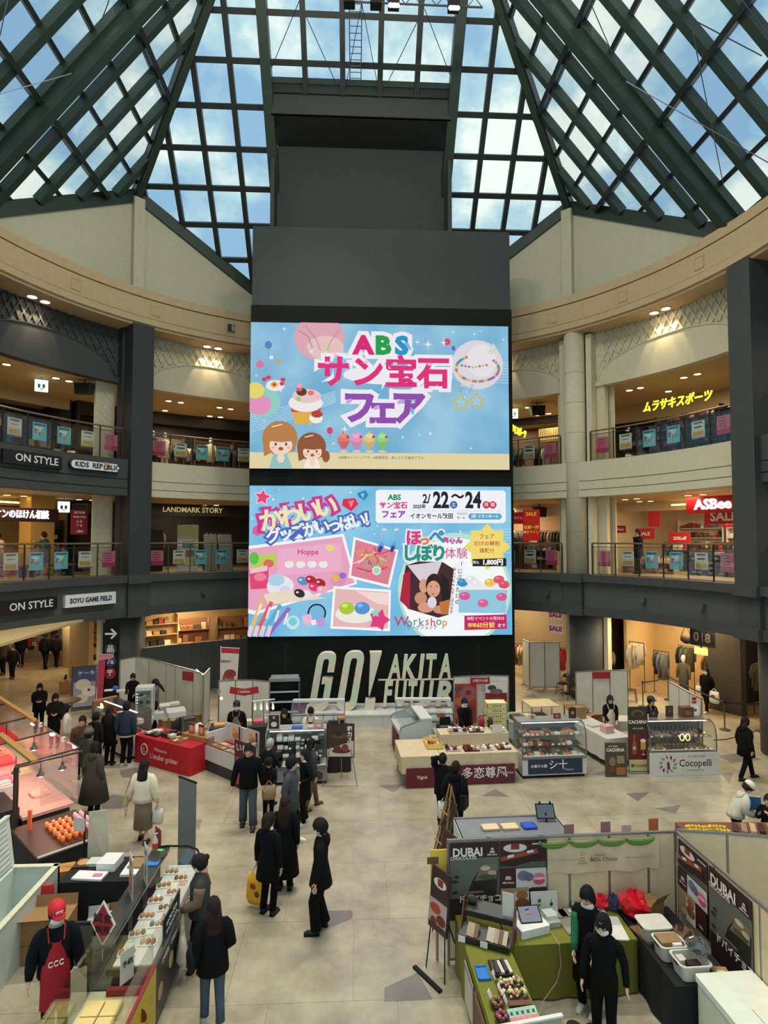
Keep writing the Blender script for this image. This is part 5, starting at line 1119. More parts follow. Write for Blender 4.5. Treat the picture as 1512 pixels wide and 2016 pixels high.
P('man in dark grey padded jacket and white trainers looking to the right',(572,1660,'f'),80,1.76,(70,74,80),(28,28,32),(20,18,18),'short',(220,216,208),hem=.68,puff=.035,female=False,hood=True,head=(6,20),step=.1)
P('person in black coat with a cream stole behind the grey padded jacket',(600,1622,'f'),-60,1.62,BLK,(24,24,26),(24,20,20),'bob',(210,206,200),hem=.6,collar=(214,204,180),la=(.2,-.2,1.05),step=.08)
P('woman with long black hair striding in brown wide trousers and a grey hooded top',(612,1592,'f'),125,1.6,(56,60,64),(104,84,54),(20,18,18),'long',(120,70,40),hem=.75,puff=.02,hood=True,step=.22)
P('elderly person with short grey hair and a dark coat at the glass case',(530,1585,'f'),150,1.54,(44,46,48),(40,40,42),(168,164,158),'short',hem=.62,puff=.02,la=(.2,-.22,1.0),ra=(-.2,-.2,.98),head=(18,0))
P('man in black jacket, grey jeans and a cloth mask walking towards the viewer',(488,1627,'f'),5,1.78,(26,26,30),(78,86,94),(20,18,18),'short',(28,26,26),hem=.82,puff=.03,female=False,mask=False,la=(.3,-.02,.84),ra=(-.33,0,.84),step=.12,wide=.02,head=(8,0))
r,a,s=P('child with dark hair looking down beside the man in grey jeans',(528,1612,'f'),10,1.34,(50,44,46),(36,34,38),(24,20,20),'bob',(200,60,60),head=(34,0),hem=.8,la=(.12,-.2,.95),ra=(-.12,-.2,.95))
held(r,'paper_bag','tan paper bag held in front by the child','bag',(0,-.27,.95),tote(.3,.3,(150,124,98),.1))
r,a,s=P('woman seen from behind in cream jumper and long grey brown skirt',(281,1658,'f'),176,1.68,(216,206,180),None,(24,20,20),'long',(60,44,34),hem=.86,puff=.05,skirt=((124,112,94),.3),la=(.32,.0,.86),ra=(-.3,.02,.84),step=.1)
held(r,'shoulder_bag','beige shoulder bag hanging at the side of the cream jumper woman','bag',(.33,.02,1.02),lambda t:(put('body',MB().loft([((0,0,-.02),(.03,0,0),(0,.13,0)),((0,0,-.2),(.05,0,0),(0,.15,0))],10,sq=.6),mat((178,156,122),.6),t),put('strap',MB().tube([(0,-.12,0),(-.1,-.05,.35),(-.1,.05,.35),(0,.12,0)],.008,4),mat((120,96,70),.6),t),put('loose_strap',MB().tube([(0,-.1,-.1),(.03,.0,-.5),(.02,.1,-.1)],.006,4),mat((120,96,70),.6),t)))
held(r,'plastic_bag','thin translucent plastic bag carried by the cream jumper woman','bag',(-.3,-.02,.8),tote(.22,.3,(196,190,176),.12))
r,a,s=P('figure in a long dark green grey coat with a dark hood',(184,1604,'f'),160,1.64,(62,64,56),(30,28,28),(20,18,20),'bob',(206,190,184),hem=.34,flare=.14,puff=.05,hood=True)
P('man in olive jacket and flat grey cap facing the stalls',(172,1572,'f'),150,1.66,(56,60,48),(34,32,32),(24,22,22),'short',hem=.8,puff=.035,female=False,cap=('flat',(84,86,84)))
P('woman in a cream jacket and black hood turned to the right',(128,1500,'f'),120,1.6,(196,190,170),(190,176,156),(20,18,20),'long',(60,50,44),hem=.78,puff=.03)
r,a,s=P('smiling man in brown jacket and beige shirt with a cross strap',(160,1530,'f'),30,1.6,(92,68,46),(44,40,40),(24,20,18),'short',hem=.82,puff=.02,female=False,collar=(180,150,120),head=(10,-20))
held(r,'crossbody_bag','dark cross-body bag worn by the man in the brown jacket','bag',(-.1,-.2,1.0),lambda t:(put('body',MB().rbox(-.13,-.05,-.16,.13,.04,.1,.03),mat((36,32,34),.6),t),put('strap',MB().tube([(-.1,0,.08),(.06,.02,.3),(.2,.14,.44)],.014,5),mat((30,28,30),.6),t)))
P('dark haired person half hidden behind the brown jacketed man',(186,1518,'f'),170,1.56,(40,42,44),(30,30,32),(20,18,18),'short',hem=.8,puff=.02)
P('woman in black knee length coat and black tights at the cake case',(214,1506,'f'),172,1.62,BLK,(24,24,26),(36,26,24),'long',(26,24,24),hem=.6,flare=.05,puff=.02,la=(.1,-.24,1.05),ra=(-.1,-.24,1.05),wide=0)
P('man in navy denim jacket, black trousers and white trainers at the cake case',(247,1508,'f'),176,1.76,(44,52,66),(24,24,26),(22,20,20),'short',(222,216,206),hem=.84,puff=.03,female=False,extra=lambda r,U,s,a:put('shirt_hem',MB().loft([((0,0,.87*s),(.185*s,0,0),(0,.15*s,0)),((0,0,.79*s),(.18*s,0,0),(0,.15*s,0))],14),mat((214,208,196),.8),r,smooth=True))
r,a,s=P('woman in a black hooded coat reading a phone, farther left of the pair',(76,1440,'f'),25,1.56,(34,30,32),(26,26,30),(30,22,22),'bob',hem=.72,puff=.05,hood=True,la=(.06,-.26,1.12),ra=(-.06,-.26,1.12),head=(24,0));phone(r,a,'mobile phone held by the woman farther left of the pair')
r,a,s=P('woman in a black quilted coat reading a phone, nearer the round table',(107,1470,'f'),20,1.6,(36,32,30),(30,28,28),(22,18,18),'bob',hem=.5,puff=.05,la=(.06,-.26,1.1),ra=(-.06,-.26,1.1),head=(24,20));phone(r,a,'mobile phone held by the woman nearer the round table')
r,a,s=P('woman in black jacket raising one hand to her head beside the maroon banners',(872,1628,'f'),160,1.58,BLK,(26,26,30),(22,18,18),'short',la=(.1,-.1,1.56),ra=(-.22,-.05,.9),hem=.78,puff=.04,step=.1)
r,a,s=P('woman in a black jacket with short hair and shoulder bag near the wooden easel',(898,1655,'f'),150,1.62,BLK,(26,26,30),(24,18,18),'short',la=(.24,0,.88),ra=(-.22,-.05,.9),hem=.74,puff=.04,hood=True,step=.12)
held(r,'shoulder_bag','black shoulder bag on the short haired woman near the wooden easel','bag',(-.22,.1,.9),lambda t:(put('body',MB().rbox(-.06,-.15,-.14,.06,.15,.14,.04),BLACK,t),put('strap',MB().tube([(0,-.12,.1),(.05,-.02,.5),(0,.12,.1)],.01,4),BLACK,t)))
held(r,'white_bag','pale cloth bag hanging from the hand near the wooden easel','bag',(.26,.0,.84),tote(.3,.34,(196,196,186),.1))
r,a,s=P('masked woman in dark quilted vest and brown sleeves at the pastry case',(392,1905,'f'),-75,1.62,(60,62,62),(40,42,50),(34,26,24),'bun',(30,30,34),hem=.82,puff=.04,sleeve=(112,92,70),la=(.2,-.28,1.02),ra=(-.18,-.1,.98),mask=True,head=(28,0))
held(r,'canvas_bag','white canvas bag with a small animal print beside the pastry case','bag',(.2,-.24,.98),tote(.34,.38,(206,198,180),.3,[((60,56,52),.0,.45,.04,.03)]))
r,a,s=P('woman seen from behind in black coat and blue jeans at the pastry case',(418,2018,'f'),-160,1.6,BLK,(74,90,102),(36,22,20),'long',(214,206,196),hem=.74,puff=.03,flare=.02,ra=(-.16,-.1,.95),step=.1)
held(r,'shoulder_bag','rounded black bag at the hip of the blue jeans woman','bag',(.27,-.02,.93),lambda t:(put('body',MB().loft([((0,0,.14),(.03,0,0),(0,.08,0)),((0,0,0),(.07,0,0),(0,.16,0)),((0,0,-.16),(.05,0,0),(0,.12,0))],12),BLACK,t,smooth=True),put('strap',MB().tube([(0,-.06,.14),(-.08,-.02,.45),(0,.06,.14)],.01,4),BLACK,t)))
P('seller in red cap, red apron and black jacket behind the pastry case',(112,1778,'h'),28,1.66,(28,30,38),(26,26,30),(30,24,22),'short',(150,140,130),hem=.84,puff=.045,mask=True,cap=('peak',(200,20,36),1),apron=((158,20,32),.48,1),la=(.3,-.12,.86),ra=(-.3,-.1,.88),collar=(150,148,130),head=(12,12))
# --- sellers behind the stalls
P('seller in black beret and black top behind the curved cake case',(262,1326,'h'),5,1.6,(26,26,30),BLK,(26,22,22),'bun',la=(.14,-.3,1.0),ra=(-.14,-.3,1.0),head=(20,0))
P('seller with long hair and red apron beside the small white cabinet',(307,1337,'h'),-70,1.6,(96,92,96),BLK,(30,22,22),'long',apron=((140,26,36),.55),la=(.14,-.3,1.0),ra=(-.14,-.3,1.0),head=(26,0))
P('seller in black cap, mask and taupe apron behind the open red case',(466,1381,'h'),0,1.66,(40,26,28),BLK,(24,20,20),'short',mask=True,cap=('peak',(26,24,28)),apron=((120,98,86),.6),hem=.85,puff=.02)
P('seller in black with dark hair behind the glass chocolate case',(560,1396,'h'),0,1.6,(30,32,34),BLK,(22,20,20),'bob',la=(.14,-.3,1.0),ra=(-.14,-.3,1.0),head=(14,0))
P('seller in cream shirt and black apron wrapping goods behind the glass case',(612,1392,'h'),0,1.62,(206,196,170),BLK,(22,20,20),'short',apron=((28,26,28),.6),la=(.16,-.32,1.0),ra=(-.16,-.32,1.0),head=(34,0))
P('seller in dark suit and mask in front of the doughnut posters',(914,1374,'h'),8,1.64,(30,26,28),BLK,(24,20,20),'short',mask=True,hem=.8,la=(.12,-.3,.95),ra=(-.12,-.3,.95),head=(16,0),collar=(220,216,210))
P('seller in black top and white apron behind the white table',(1201,1369,'h'),-5,1.62,(30,26,30),BLK,(40,28,26),'bob',apron=((206,190,156),.55),la=(.1,-.26,.98),ra=(-.14,-.26,.96),head=(14,0))
P('seller in dark cap, glasses and apron behind the bottle case',(1281,1372,'h'),25,1.62,(26,26,30),BLK,(26,22,20),'short',cap=('peak',(40,40,44)),apron=((200,186,152),.6),la=(.14,-.3,1.0),ra=(-.14,-.3,1.0))
P('woman in black jacket walking to the right past the rope barrier',(1470,1534,'f'),95,1.6,(24,24,28),(24,24,26),(30,22,20),'long',(40,36,36),hem=.66,puff=.05,flare=.03,step=.26,hood=True)
r,a,s=P('woman in cream hooded jacket and white cap bending over the sweets table',(1446,1532,'h'),75,1.5,(196,194,176),(44,34,36),(40,28,26),'short',cap=('peak',(226,216,196)),hem=.86,puff=.05,lean=24,head=(20,0),la=(.18,-.42,.9),ra=(-.16,-.34,.95),hood=True)
held(r,'blue_folder','blue folder held under the arm of the white capped woman','folder',(.1,-.28,1.0),lambda t:(put('cover',MB().rbox(-.03,-.22,-.13,.03,.16,.13,.01),mat((50,110,150),.5),t),put('pages',bx(-.02,-.215,-.125,.02,.155,.135),mat((200,204,200),.7),t)))
P('child in a black jacket with raised arms at the sweets table',(1514,1566,'h'),-60,1.3,(24,24,28),BLK,(30,22,20),'short',la=(.12,-.24,1.3),ra=(-.12,-.26,1.25),hem=.8,puff=.04)
P('seller with black bob, green sleeves and black pinafore inside the green booth',(1160,1990,'f'),-45,1.62,(26,28,30),BLK,(16,14,16),'bob',(196,190,172),sleeve=(24,104,64),collar=(220,218,208),la=(.16,-.22,.86),ra=(-.1,-.24,.86),hem=.42,flare=.06,head=(20,0))
P('seller in plain black with short bob hair nearest the viewer in the green booth',(1187,1800,'h'),-30,1.6,(24,22,24),(22,22,24),(18,16,18),'bob',(30,28,28),la=(.28,.0,.86),ra=(-.26,-.1,.86),hem=.76,head=(16,-10),mask=True)
# --- ground floor walkers beyond
for lab,at,f,h,c,st in (('man in dark clothes walking away along the left concourse',(88,1317,'f'),175,1.74,(26,26,28),.14),('woman in dark clothes walking away beside the dark clothed man',(110,1313,'f'),178,1.6,(34,30,28),.14),
 ('man in dark jacket with arm out, far left of the concourse',(40,1312,'f'),20,1.74,(30,32,36),.1),('person in grey trousers walking near the left edge of the concourse',(24,1336,'f'),10,1.5,(50,46,44),.12),('person in a brown coat at the very left of the concourse',(6,1328,'f'),0,1.7,(70,54,40),.1)):
 P(lab,at,f,h,c,(34,34,38),hem=.75,puff=.03,step=st)
r,a,s=P('woman in black with a mask walking left before the dark clothing shop',(1392,1402,'f'),-60,1.6,(24,22,24),(24,22,24),(22,18,18),'long',(190,186,178),hem=.6,puff=.03,step=.2,mask=True)
held(r,'white_shopping_bag','white shopping bag with dark print beside the dark clothing shop','bag',(.3,-.05,.92),tote(.36,.42,(216,208,196),.1,[((120,60,60),0,.4,.08,.06)]))
held(r,'small_white_bag','small white bag on the other arm before the dark clothing shop','bag',(-.28,-.02,1.0),tote(.2,.26,(200,196,188),.1))
P('person in white knit seen from behind at the narrow lit shop doorway',(1200,1340,'f'),175,1.55,(214,204,184),(60,56,56),(24,20,20),'bob',hem=.82,puff=.05)
P('person in black beside the white knit at the narrow lit doorway',(1186,1322,'f'),170,1.6,(34,32,32),(30,30,32),(24,20,20),'long',hem=.7)
# --- upper floors
def up_person(lab,a,r_,z,face,h,top,pants,hs='short',**k):
 p=rp(a,r_,z);root,a_,s=person(lab,(756,1500,'f'),face,h,top,pants,(26,22,20),hs,**k);root.location=p;return root,a_,s
up_person('woman in green grey coat behind the second floor glass left of the pilaster',-55.2,15.6,4.94,-100,1.64,(84,92,80),(150,140,120),'short',hem=.5,puff=.03,step=.12,la=(.15,-.3,1.3))
up_person('child in grey jumper behind the second floor glass beside the adult in green grey coat',-52.7,15.3,4.94,-90,1.15,(120,116,108),(50,50,54),'short',step=.1)
up_person('adult in pale grey coat behind the second floor glass in the left bay',-60.4,16.2,4.94,170,1.6,(170,150,134),(150,130,120),'short',hem=.6,puff=.03)
up_person('child pushing a purple toy at the left edge of the second floor',-68.4,15.4,4.94,-80,1.0,(90,60,110),(60,56,60),'short')
up_person('man in black coat and light trousers before the bright shoe shop',53.2,15.4,4.94,-80,1.74,(28,28,32),(70,70,64),'short',hem=.66,puff=.04,la=(.12,-.3,1.4))
up_person('shopper in dark clothes among the shoe stands of the bright shoe shop',66.5,18.3,4.94,120,1.66,(50,46,48),(44,42,46),'bob',hem=.7,puff=.03)
up_person('shopper with white scarf behind the third floor glass right of the round column',51.2,15.6,9.33,60,1.66,(40,42,50),(34,34,40),'short',hem=.7,puff=.03,collar=(220,215,205))
up_person('shopper in a dark coat behind the third floor glass near the sports racks',53.2,17.5,9.33,160,1.6,(34,34,38),(40,36,36),'short',hem=.7)
# evaluate all skins at once, append the heads, keep plain meshes
dg=bpy.context.evaluated_depsgraph_get()
head_mb=MB()
head_mb.loft([((0,.005,-.16),(.052,0,0),(0,.052,0)),((0,.0,-.11),(.055,0,0),(0,.06,0)),((0,-.022,-.1),(.04,0,0),(0,.06,0)),((0,-.016,-.075),(.056,0,0),(0,.074,0)),((0,-.004,-.04),(.068,0,0),(0,.09,0)),((0,0,.0),(.074,0,0),(0,.094,0)),
    ((0,0,.05),(.077,0,0),(0,.097,0)),((0,.004,.09),(.066,0,0),(0,.086,0)),((0,.006,.115),(.04,0,0),(0,.055,0)),((0,.006,.122),(.008,0,0),(0,.01,0))],16)
head_mb.loft([((0,-.088,.02),(.007,0,0),(0,.008,0)),((0,-.1,-.01),(.012,0,0),(0,.012,0)),((0,-.1,-.024),(.014,0,0),(0,.012,0)),((0,-.09,-.03),(.008,0,0),(0,.006,0))],6)
for k in (1,-1):head_mb.ball(k*.078,.008,.0,.024,8,.4,.7,1.2)
for b,HM in PEOPLE:
 me=bpy.data.meshes.new_from_object(b.evaluated_get(dg));vs=[tuple(v_.co) for v_ in me.vertices];fs=[tuple(p.vertices) for p in me.polygons]
 n_=len(vs);vs+=[tuple(HM @ Vector(v_)) for v_ in head_mb.v];fs+=[tuple(i+n_ for i in f) for f in head_mb.f]
 me2=bpy.data.meshes.new('body');me2.from_pydata(vs,[],fs);me2.materials.append(SKIN);me2.polygons.foreach_set('use_smooth',[True]*len(fs));me2.update();fixn(me2)
 b.modifiers.clear();b.data=me2
# ================================================================ stall fixtures
def frame2(pl,pr,z=0.0):
 """origin, heading and width of a front edge given by two pixels at height z"""
 a=Vector(PZ(*pl,z));b=Vector(PZ(*pr,z));d=b-a;return (a.x,a.y,0),atan2(d.y,d.x),d.length
def fx(name,label,cat,pl,pr,z=0.0,group=None,lift=0.0):
 o,rz,W=frame2(pl,pr,z);return thing(name,label,cat,(o[0],o[1],lift),rz,group),W
ALU=mat((150,152,150),.35,.7,key='aluminium');CASEW=mat((196,198,194),.4,key='case_white');DGLASS=glass((.93,.96,.95),.04,'case_glass')
CGREY=mat((128,130,130),.45,key='case_grey');KRAFT=mat((156,118,74),.8,key='cardboard');STRIP=mat((255,244,224),emit=3.0,key='case_lamp')
def sb(parent,name,x0,y0,z0,x1,y1,z1,m,**k):return put(name,bx(x0,y0,z0,x1,y1,z1),m,parent,**k)
def cloth_table(t,W,D,H,m,drop=None,folds=True,front_only=False):
 drop=H-.03 if drop is None else drop
 sb(t,'table_top',-.01,-.01,H-.03,W+.01,D+.01,H,m)
 for x,y in ((.06,.06),(W-.06,.06),(.06,D-.06),(W-.06,D-.06)):put('leg',MB().tube([(x,y,0),(x,y,H-.03)],.018,6),ALU,t)
 path=[(0,0),(W,0),(W,D),(0,D),(0,0)] ;vs=[];
 pts=[]
 for (ax,ay),(bx_,by) in zip(path,path[1:]):
  L_=sqrt((bx_-ax)**2+(by-ay)**2);n=max(4,int(L_/.07));nx,ny=(by-ay)/L_,-(bx_-ax)/L_
  for i in range(n):
   u=i/n;wv=.018*sin(u*L_*14+ax) if folds and .03<u<.97 else 0;pts.append((ax+(bx_-ax)*u,ay+(by-ay)*u,nx,ny,wv))
 n=len(pts)
 for x,y,nx,ny,wv in pts:vs+=[(x+nx*.012,y+ny*.012,H),(x+nx*(.014+wv*.4),y+ny*(.014+wv*.4),H-drop*.5),(x+nx*(.016+wv),y+ny*(.016+wv),H-drop)]
 put('tablecloth',MB().add(vs,[(3*i+j,3*((i+1) % n)+j,3*((i+1) % n)+j+1,3*i+j+1) for i in range(n) for j in range(2)]),m,t,smooth=True)
def goods_box(parent,name,x,y,z,w_,d,h,c,rz=0,**k):return put(name,MB().cbox(x,y,z,w_,d,h,rz),mat(c,.6,key='goods'),parent,**k)
def glass_case(t,W,H,D,base=.45,base_m=None,shelves=3,curved=True,lamp_=True,pal=((200,160,110),(230,220,200),(120,60,40)),seed=1,top=None):
 bm_=base_m or CASEW
 sb(t,'base',0,0,.08,W,D,base,bm_);sb(t,'plinth',.04,.05,0,W-.04,D-.05,.08,BLACK);sb(t,'back_panel',0,D-.04,base,W,D,H,CGREY)
 pr=[(0,base),(0,base+(H-base)*.55),(.04,base+(H-base)*.8),(.14,H-.03),(.26,H)] if curved else [(0,base),(0,H-.02),(.02,H)]
 g=MB()
 for (y0,z0),(y1,z1) in zip(pr,pr[1:]):g.add([(.02,y0,z0),(W-.02,y0,z0),(W-.02,y1,z1),(.02,y1,z1)],[(0,1,2,3)])
 put('front_glass',g,DGLASS,t,smooth=curved)
 for x in (.0,W):
  pts=[(x,y,z) for y,z in pr]+[(x,D-.02,H),(x,D-.02,base)];m_=MB().add(pts,[tuple(range(len(pts)))]);put('side_glass',m_,DGLASS,t)
  put('edge_frame',MB().tube([(x,y,z) for y,z in pr]+[(x,D,H)],.018,6),STEEL,t)
 sb(t,'top_panel',-.01,pr[-1][0],H,W+.01,D+.01,H+.025,top or CGREY)
 sb(t,'front_sill',0,-.015,base-.03,W,.0,base+.02,STEEL)
 r_=random.Random(seed)
 for k in range(shelves):
  z=base+.02+(H-base-.12)*k/shelves;y0=.06+.06*k;sb(t,'shelf',.03,y0,z,W-.03,D-.06,z+.015,mat((214,214,206),.4) if k==0 else DGLASS)
  x=.08
  gm=MB()
  while x<W-.2:
   w_=r_.uniform(.1,.2);c=r_.choice(pal);gm.use(mat(c,.6,key='goods')).box(x,y0+.05,z+.015,x+w_*.85,y0+.2,z+.015+r_.uniform(.03,.09));c=r_.choice(pal);gm.use(mat(c,.6,key='goods')).box(x,y0+.24,z+.015,x+w_*.8,min(D-.08,y0+.4),z+.015+r_.uniform(.04,.12))
   if r_.random()<.5:gm.use(mat((236,234,226),.6,key='goods')).box(x+.01,y0+.02,z+.015,x+.08,y0+.03,z+.06)
   x+=w_
  put('goods',gm,None,t,kind='stuff')
 if lamp_:sb(t,'lamp_tube',.08,.3,H-.035,W-.08,.34,H-.012,STRIP)
def easel_poster(t,w_,h,z0,draw,legs=True):
 put('board',bx(-w_/2,-.015,z0,w_/2,.015,z0+h),mat((30,26,24),.5),t)
 if legs:
  for s in (-1,1):put('leg',MB().tube([(s*w_*.3,.02,z0+h*.6),(s*w_*.62,-.12,0)],.012,5),ALU,t)
  put('leg',MB().tube([(0,.03,z0+h*.6),(0,.5,0)],.012,5),ALU,t)
 draw(t)
def art(parent,items,y=-.018,em=0):
 """flat print: list of ('r',x0,z0,x1,z1,c) ('e',x,z,rx,rz,c) ('t',text,x,z,size,c[,bold])"""
 for i,it in enumerate(items):
  yy=y-.0012*(i+1)
  if it[0]=='r':put('print',MB().add([(it[1],yy,it[2]),(it[3],yy,it[2]),(it[3],yy,it[4]),(it[1],yy,it[4])],[(0,1,2,3)]),mat(it[5],.55,emit=em,key='print',var=0),parent)
  elif it[0]=='p':put('print',MB().add([(x,yy,z) for x,z in it[1]],[tuple(range(len(it[1])))]),mat(it[2],.55,emit=em,key='print',var=0),parent)
  elif it[0]=='e':put('print',MB().add([(it[1]+it[3]*cos(R(a)),yy,it[2]+it[4]*sin(R(a))) for a in range(0,360,20)],[tuple(range(18))]),mat(it[5],.55,emit=em,key='print',var=0),parent)
  else:letter(it[1],it[4],mat(it[5],.55,emit=em,key='print',var=0),parent,(it[2],yy,it[3]),off=it[6] if len(it)>6 else .002,ext=0,sx=it[7] if len(it)>7 else 1)
def panel_run(label,pts,h=1.8,m=None,name='partition_wall',feet=True,cat='partition'):
 m=m or mat((208,205,190),.7,key='panel_white2');t=thing(name,label,cat,(pts[0][0],pts[0][1],0));o=Vector((pts[0][0],pts[0][1],0))
 for p,q in zip(pts,pts[1:]):
  a=Vector((p[0],p[1],0))-o;b=Vector((q[0],q[1],0))-o;d=(b-a).normalized()
  put('panel',MB().bar(a+d*.02+Vector((0,0,h/2+.05)),b-d*.02+Vector((0,0,h/2+.05)),.03,h-.1),m,t)
  put('top_rail',MB().bar(a+Vector((0,0,h)),b+Vector((0,0,h)),.04,.035),ALU,t);put('bottom_rail',MB().bar(a+Vector((0,0,.09)),b+Vector((0,0,.09)),.04,.035),ALU,t)
 for p in pts:
  a=Vector((p[0],p[1],0))-o;put('post',MB().tube([a,a+Vector((0,0,h+.02))],.022,6),ALU,t)
  if feet:put('foot',MB().cbox(a.x,a.y,0,.34,.05,.025,.6),ALU,t)
 return t
Z18=lambda pl:[PZ(px,py,1.8) for px,py in pl]
# ---------------------------------------------------------------- centre: stage and letters
t=thing('stage','long low white platform in front of the screen tower','stage',(PY(600,1400,20.45)[0],20.45,0));Ws=PY(905,1400,20.45)[0]-PY(600,1400,20.45)[0]
for k in range(4):sb(t,'front_panel',Ws*k/4+.004,-.01,0,Ws*(k+1)/4-.004,.02,.36,CASEW)
sb(t,'deck',-.02,-.03,.36,Ws+.02,1.4,.42,CASEW);sb(t,'body',0,.02,0,Ws,1.38,.36,CASEW)
LW=mat((206,200,180),.5,key='letter_white')
def irid():
 m=bpy.data.materials.new('rainbow_film');m.use_nodes=True;n=m.node_tree;b=n.nodes['Principled BSDF'];b.inputs['Roughness'].default_value=.3
 tc_=n.nodes.new('ShaderNodeTexCoord');nz=n.nodes.new('ShaderNodeTexNoise');nz.inputs['Scale'].default_value=1.3;nz.inputs['Detail'].default_value=0;r=n.nodes.new('ShaderNodeValToRGB');e=r.color_ramp.elements
 e[0].position=.3;e[0].color=(.68,.62,.5,1);e[1].position=.75;e[1].color=(.62,.60,.48,1)
 for p,c in ((.42,(.66,.52,.43,1)),(.5,(.64,.62,.44,1)),(.6,(.5,.62,.44,1))):x=e.new(p);x.color=c
 n.links.new(tc_.outputs['Object'],nz.inputs['Vector']);n.links.new(nz.outputs[0],r.inputs[0]);n.links.new(r.outputs[0],b.inputs['Base Color']);return m
IR=irid()
def big_letter(ch,px0,px1,py0,py1,Y,depth,off,label,shear=.18,z0=None):
 a=PY(px0,py1,Y);b=PY(px1,py0,Y);w_=b[0]-a[0];h=b[2]-a[2]
 me=text_mesh(ch,1.0,off,.1,IR,'LEFT',shear,4);xs_=[v.co.x for v in me.vertices];zs=[v.co.z for v in me.vertices]
 sx=w_/(max(xs_)-min(xs_));sz=h/(max(zs)-min(zs));mx,mz=min(xs_),min(zs)
 for v in me.vertices:v.co=Vector(((v.co.x-mx)*sx,v.co.y*depth/.2,(v.co.z-mz)*sz))
 o=put('giant_letter',me,loc=(a[0],Y,max(.42,a[2]) if z0 is None else z0),label=label,cat='letter',group='giant letters on the stage');me.materials.append(LW)
 for p in me.polygons:
  if abs(p.normal.y)<.5:p.material_index=1
 return o
def ring_pts(w_,H,r,gap):
 out=[]
 def arc(cx,cz,a0,a1,rr):
  for k in range(9):q=R(a0+(a1-a0)*k/8);out.append((cx+rr*cos(q),cz+rr*sin(q)))
 if gap:out.append((w_,H*.66))
 else:out.append((w_,H*.5))
 arc(w_-r,H-r,0,90,r);arc(r,H-r,90,180,r);arc(r,r,180,270,r);arc(w_-r,r,270,360,r)
 out.append((w_,H*(.46 if gap else .5)));return out
def ring_letter(px0,w_,H,gap,label):
 sh_=.17;o_=ring_pts(w_,H,.27,gap);i_=[(x*(w_-.46)/w_+.23,z*(H-.44)/H+.22) for x,z in ring_pts(w_,H,.2,gap)]
 i_[0]=(w_-.23,o_[0][1]);i_[-1]=(w_-.23,o_[-1][1]);n=len(o_);vs=[]
 for (x,z),(u,v) in zip(o_,i_):vs+=[(x+sh_*z,-.17,z),(u+sh_*v,-.17,v),(u+sh_*v,.17,v),(x+sh_*z,.17,z)]
 fs=[(4*k+j,4*k+(j+1) % 4,4*k+4+(j+1) % 4,4*k+4+j) for k in range(n-1) for j in range(4)]+[(3,2,1,0),(4*n-4,4*n-3,4*n-2,4*n-1)]
 m_=MB().add(vs,fs)
 if gap:z0=H*.46;m_.add([(x+sh_*z,y,z) for y in (-.17,.17) for x,z in ((w_*.45,z0-.0),(w_,z0),(w_,z0+.2),(w_*.45,z0+.2))],[(0,1,2,3),(7,6,5,4),(0,4,5,1),(1,5,6,2),(2,6,7,3),(3,7,4,0)])
 o=put('giant_letter',m_,IR,loc=(PY(px0,1397,21.1)[0],21.1,.42),label=label,cat='letter',group='giant letters on the stage');fixn(o.data);o.data.materials.append(LW)
 for p in o.data.polygons:
  if abs(p.normal.y)<.5:p.material_index=1
ring_letter(607,.66,1.98,True,'tall slanted white letter G, leftmost of the giant letters')
ring_letter(661,.68,2.0,False,'tall slanted white letter O of the giant lettering')
ex=thing('giant_exclamation_mark','tall slanted white exclamation mark in the giant lettering','letter',(PY(722,1397,21.1)[0],21.1,.42),0,'giant letters on the stage')
def prism_xz(pts,y0,y1):n=len(pts);return MB().add([(x,y0,z) for x,z in pts]+[(x,y1,z) for x,z in pts],[tuple(range(n)),tuple(range(2*n-1,n-1,-1))]+[((i+1) % n,i,i+n,(i+1) % n+n) for i in range(n)])
put('stroke',prism_xz([(.06,.5),(.1,.5),(.52,1.98),(.1,1.98),(.12,1.8)],-.17,.17),LW,ex);fixn(ex.children[0].data);put('rod',MB().tube([(.1,0,.35),(.1,0,.55)],.02,6),ALU,ex);put('dot',prism_xz([(-.1,0),(.24,0),(.3,.36),(-.04,.36)],-.17,.17),LW,ex)
for row,(ys,ye) in (('AKITA',(1287,1336)),('FUTUR',(1339,1390))):
 xs_=[762,790,822,838,862,889] if row=='AKITA' else [753,776,803,824,856,893]
 for i,ch in enumerate(row):
  o=big_letter(ch,xs_[i]+1,xs_[i+1]-2,ys,ye,21.1,.12,.035,f'white letter {ch} in the {"upper" if row == "AKITA" else "lower"} giant word, {ordn[i]} letter',.2)
  if row=='AKITA':o.location.z=PY(770,1337,21.1)[2]
bar_=put('letter_shelf',bx(-.2,-.06,0,2.55,.06,.03),LW,loc=(PY(756,1338,21.1)[0],21.1,PY(756,1337.5,21.1)[2]-.03),label='thin white bar between the two giant words',cat='shelf')
put('post',MB().tube([(.9,.1,-1.1),(.9,.1,0)],.015,6),ALU,bar_);put('post',MB().tube([(2.2,.1,-1.1),(2.2,.1,0)],.015,6),ALU,bar_)
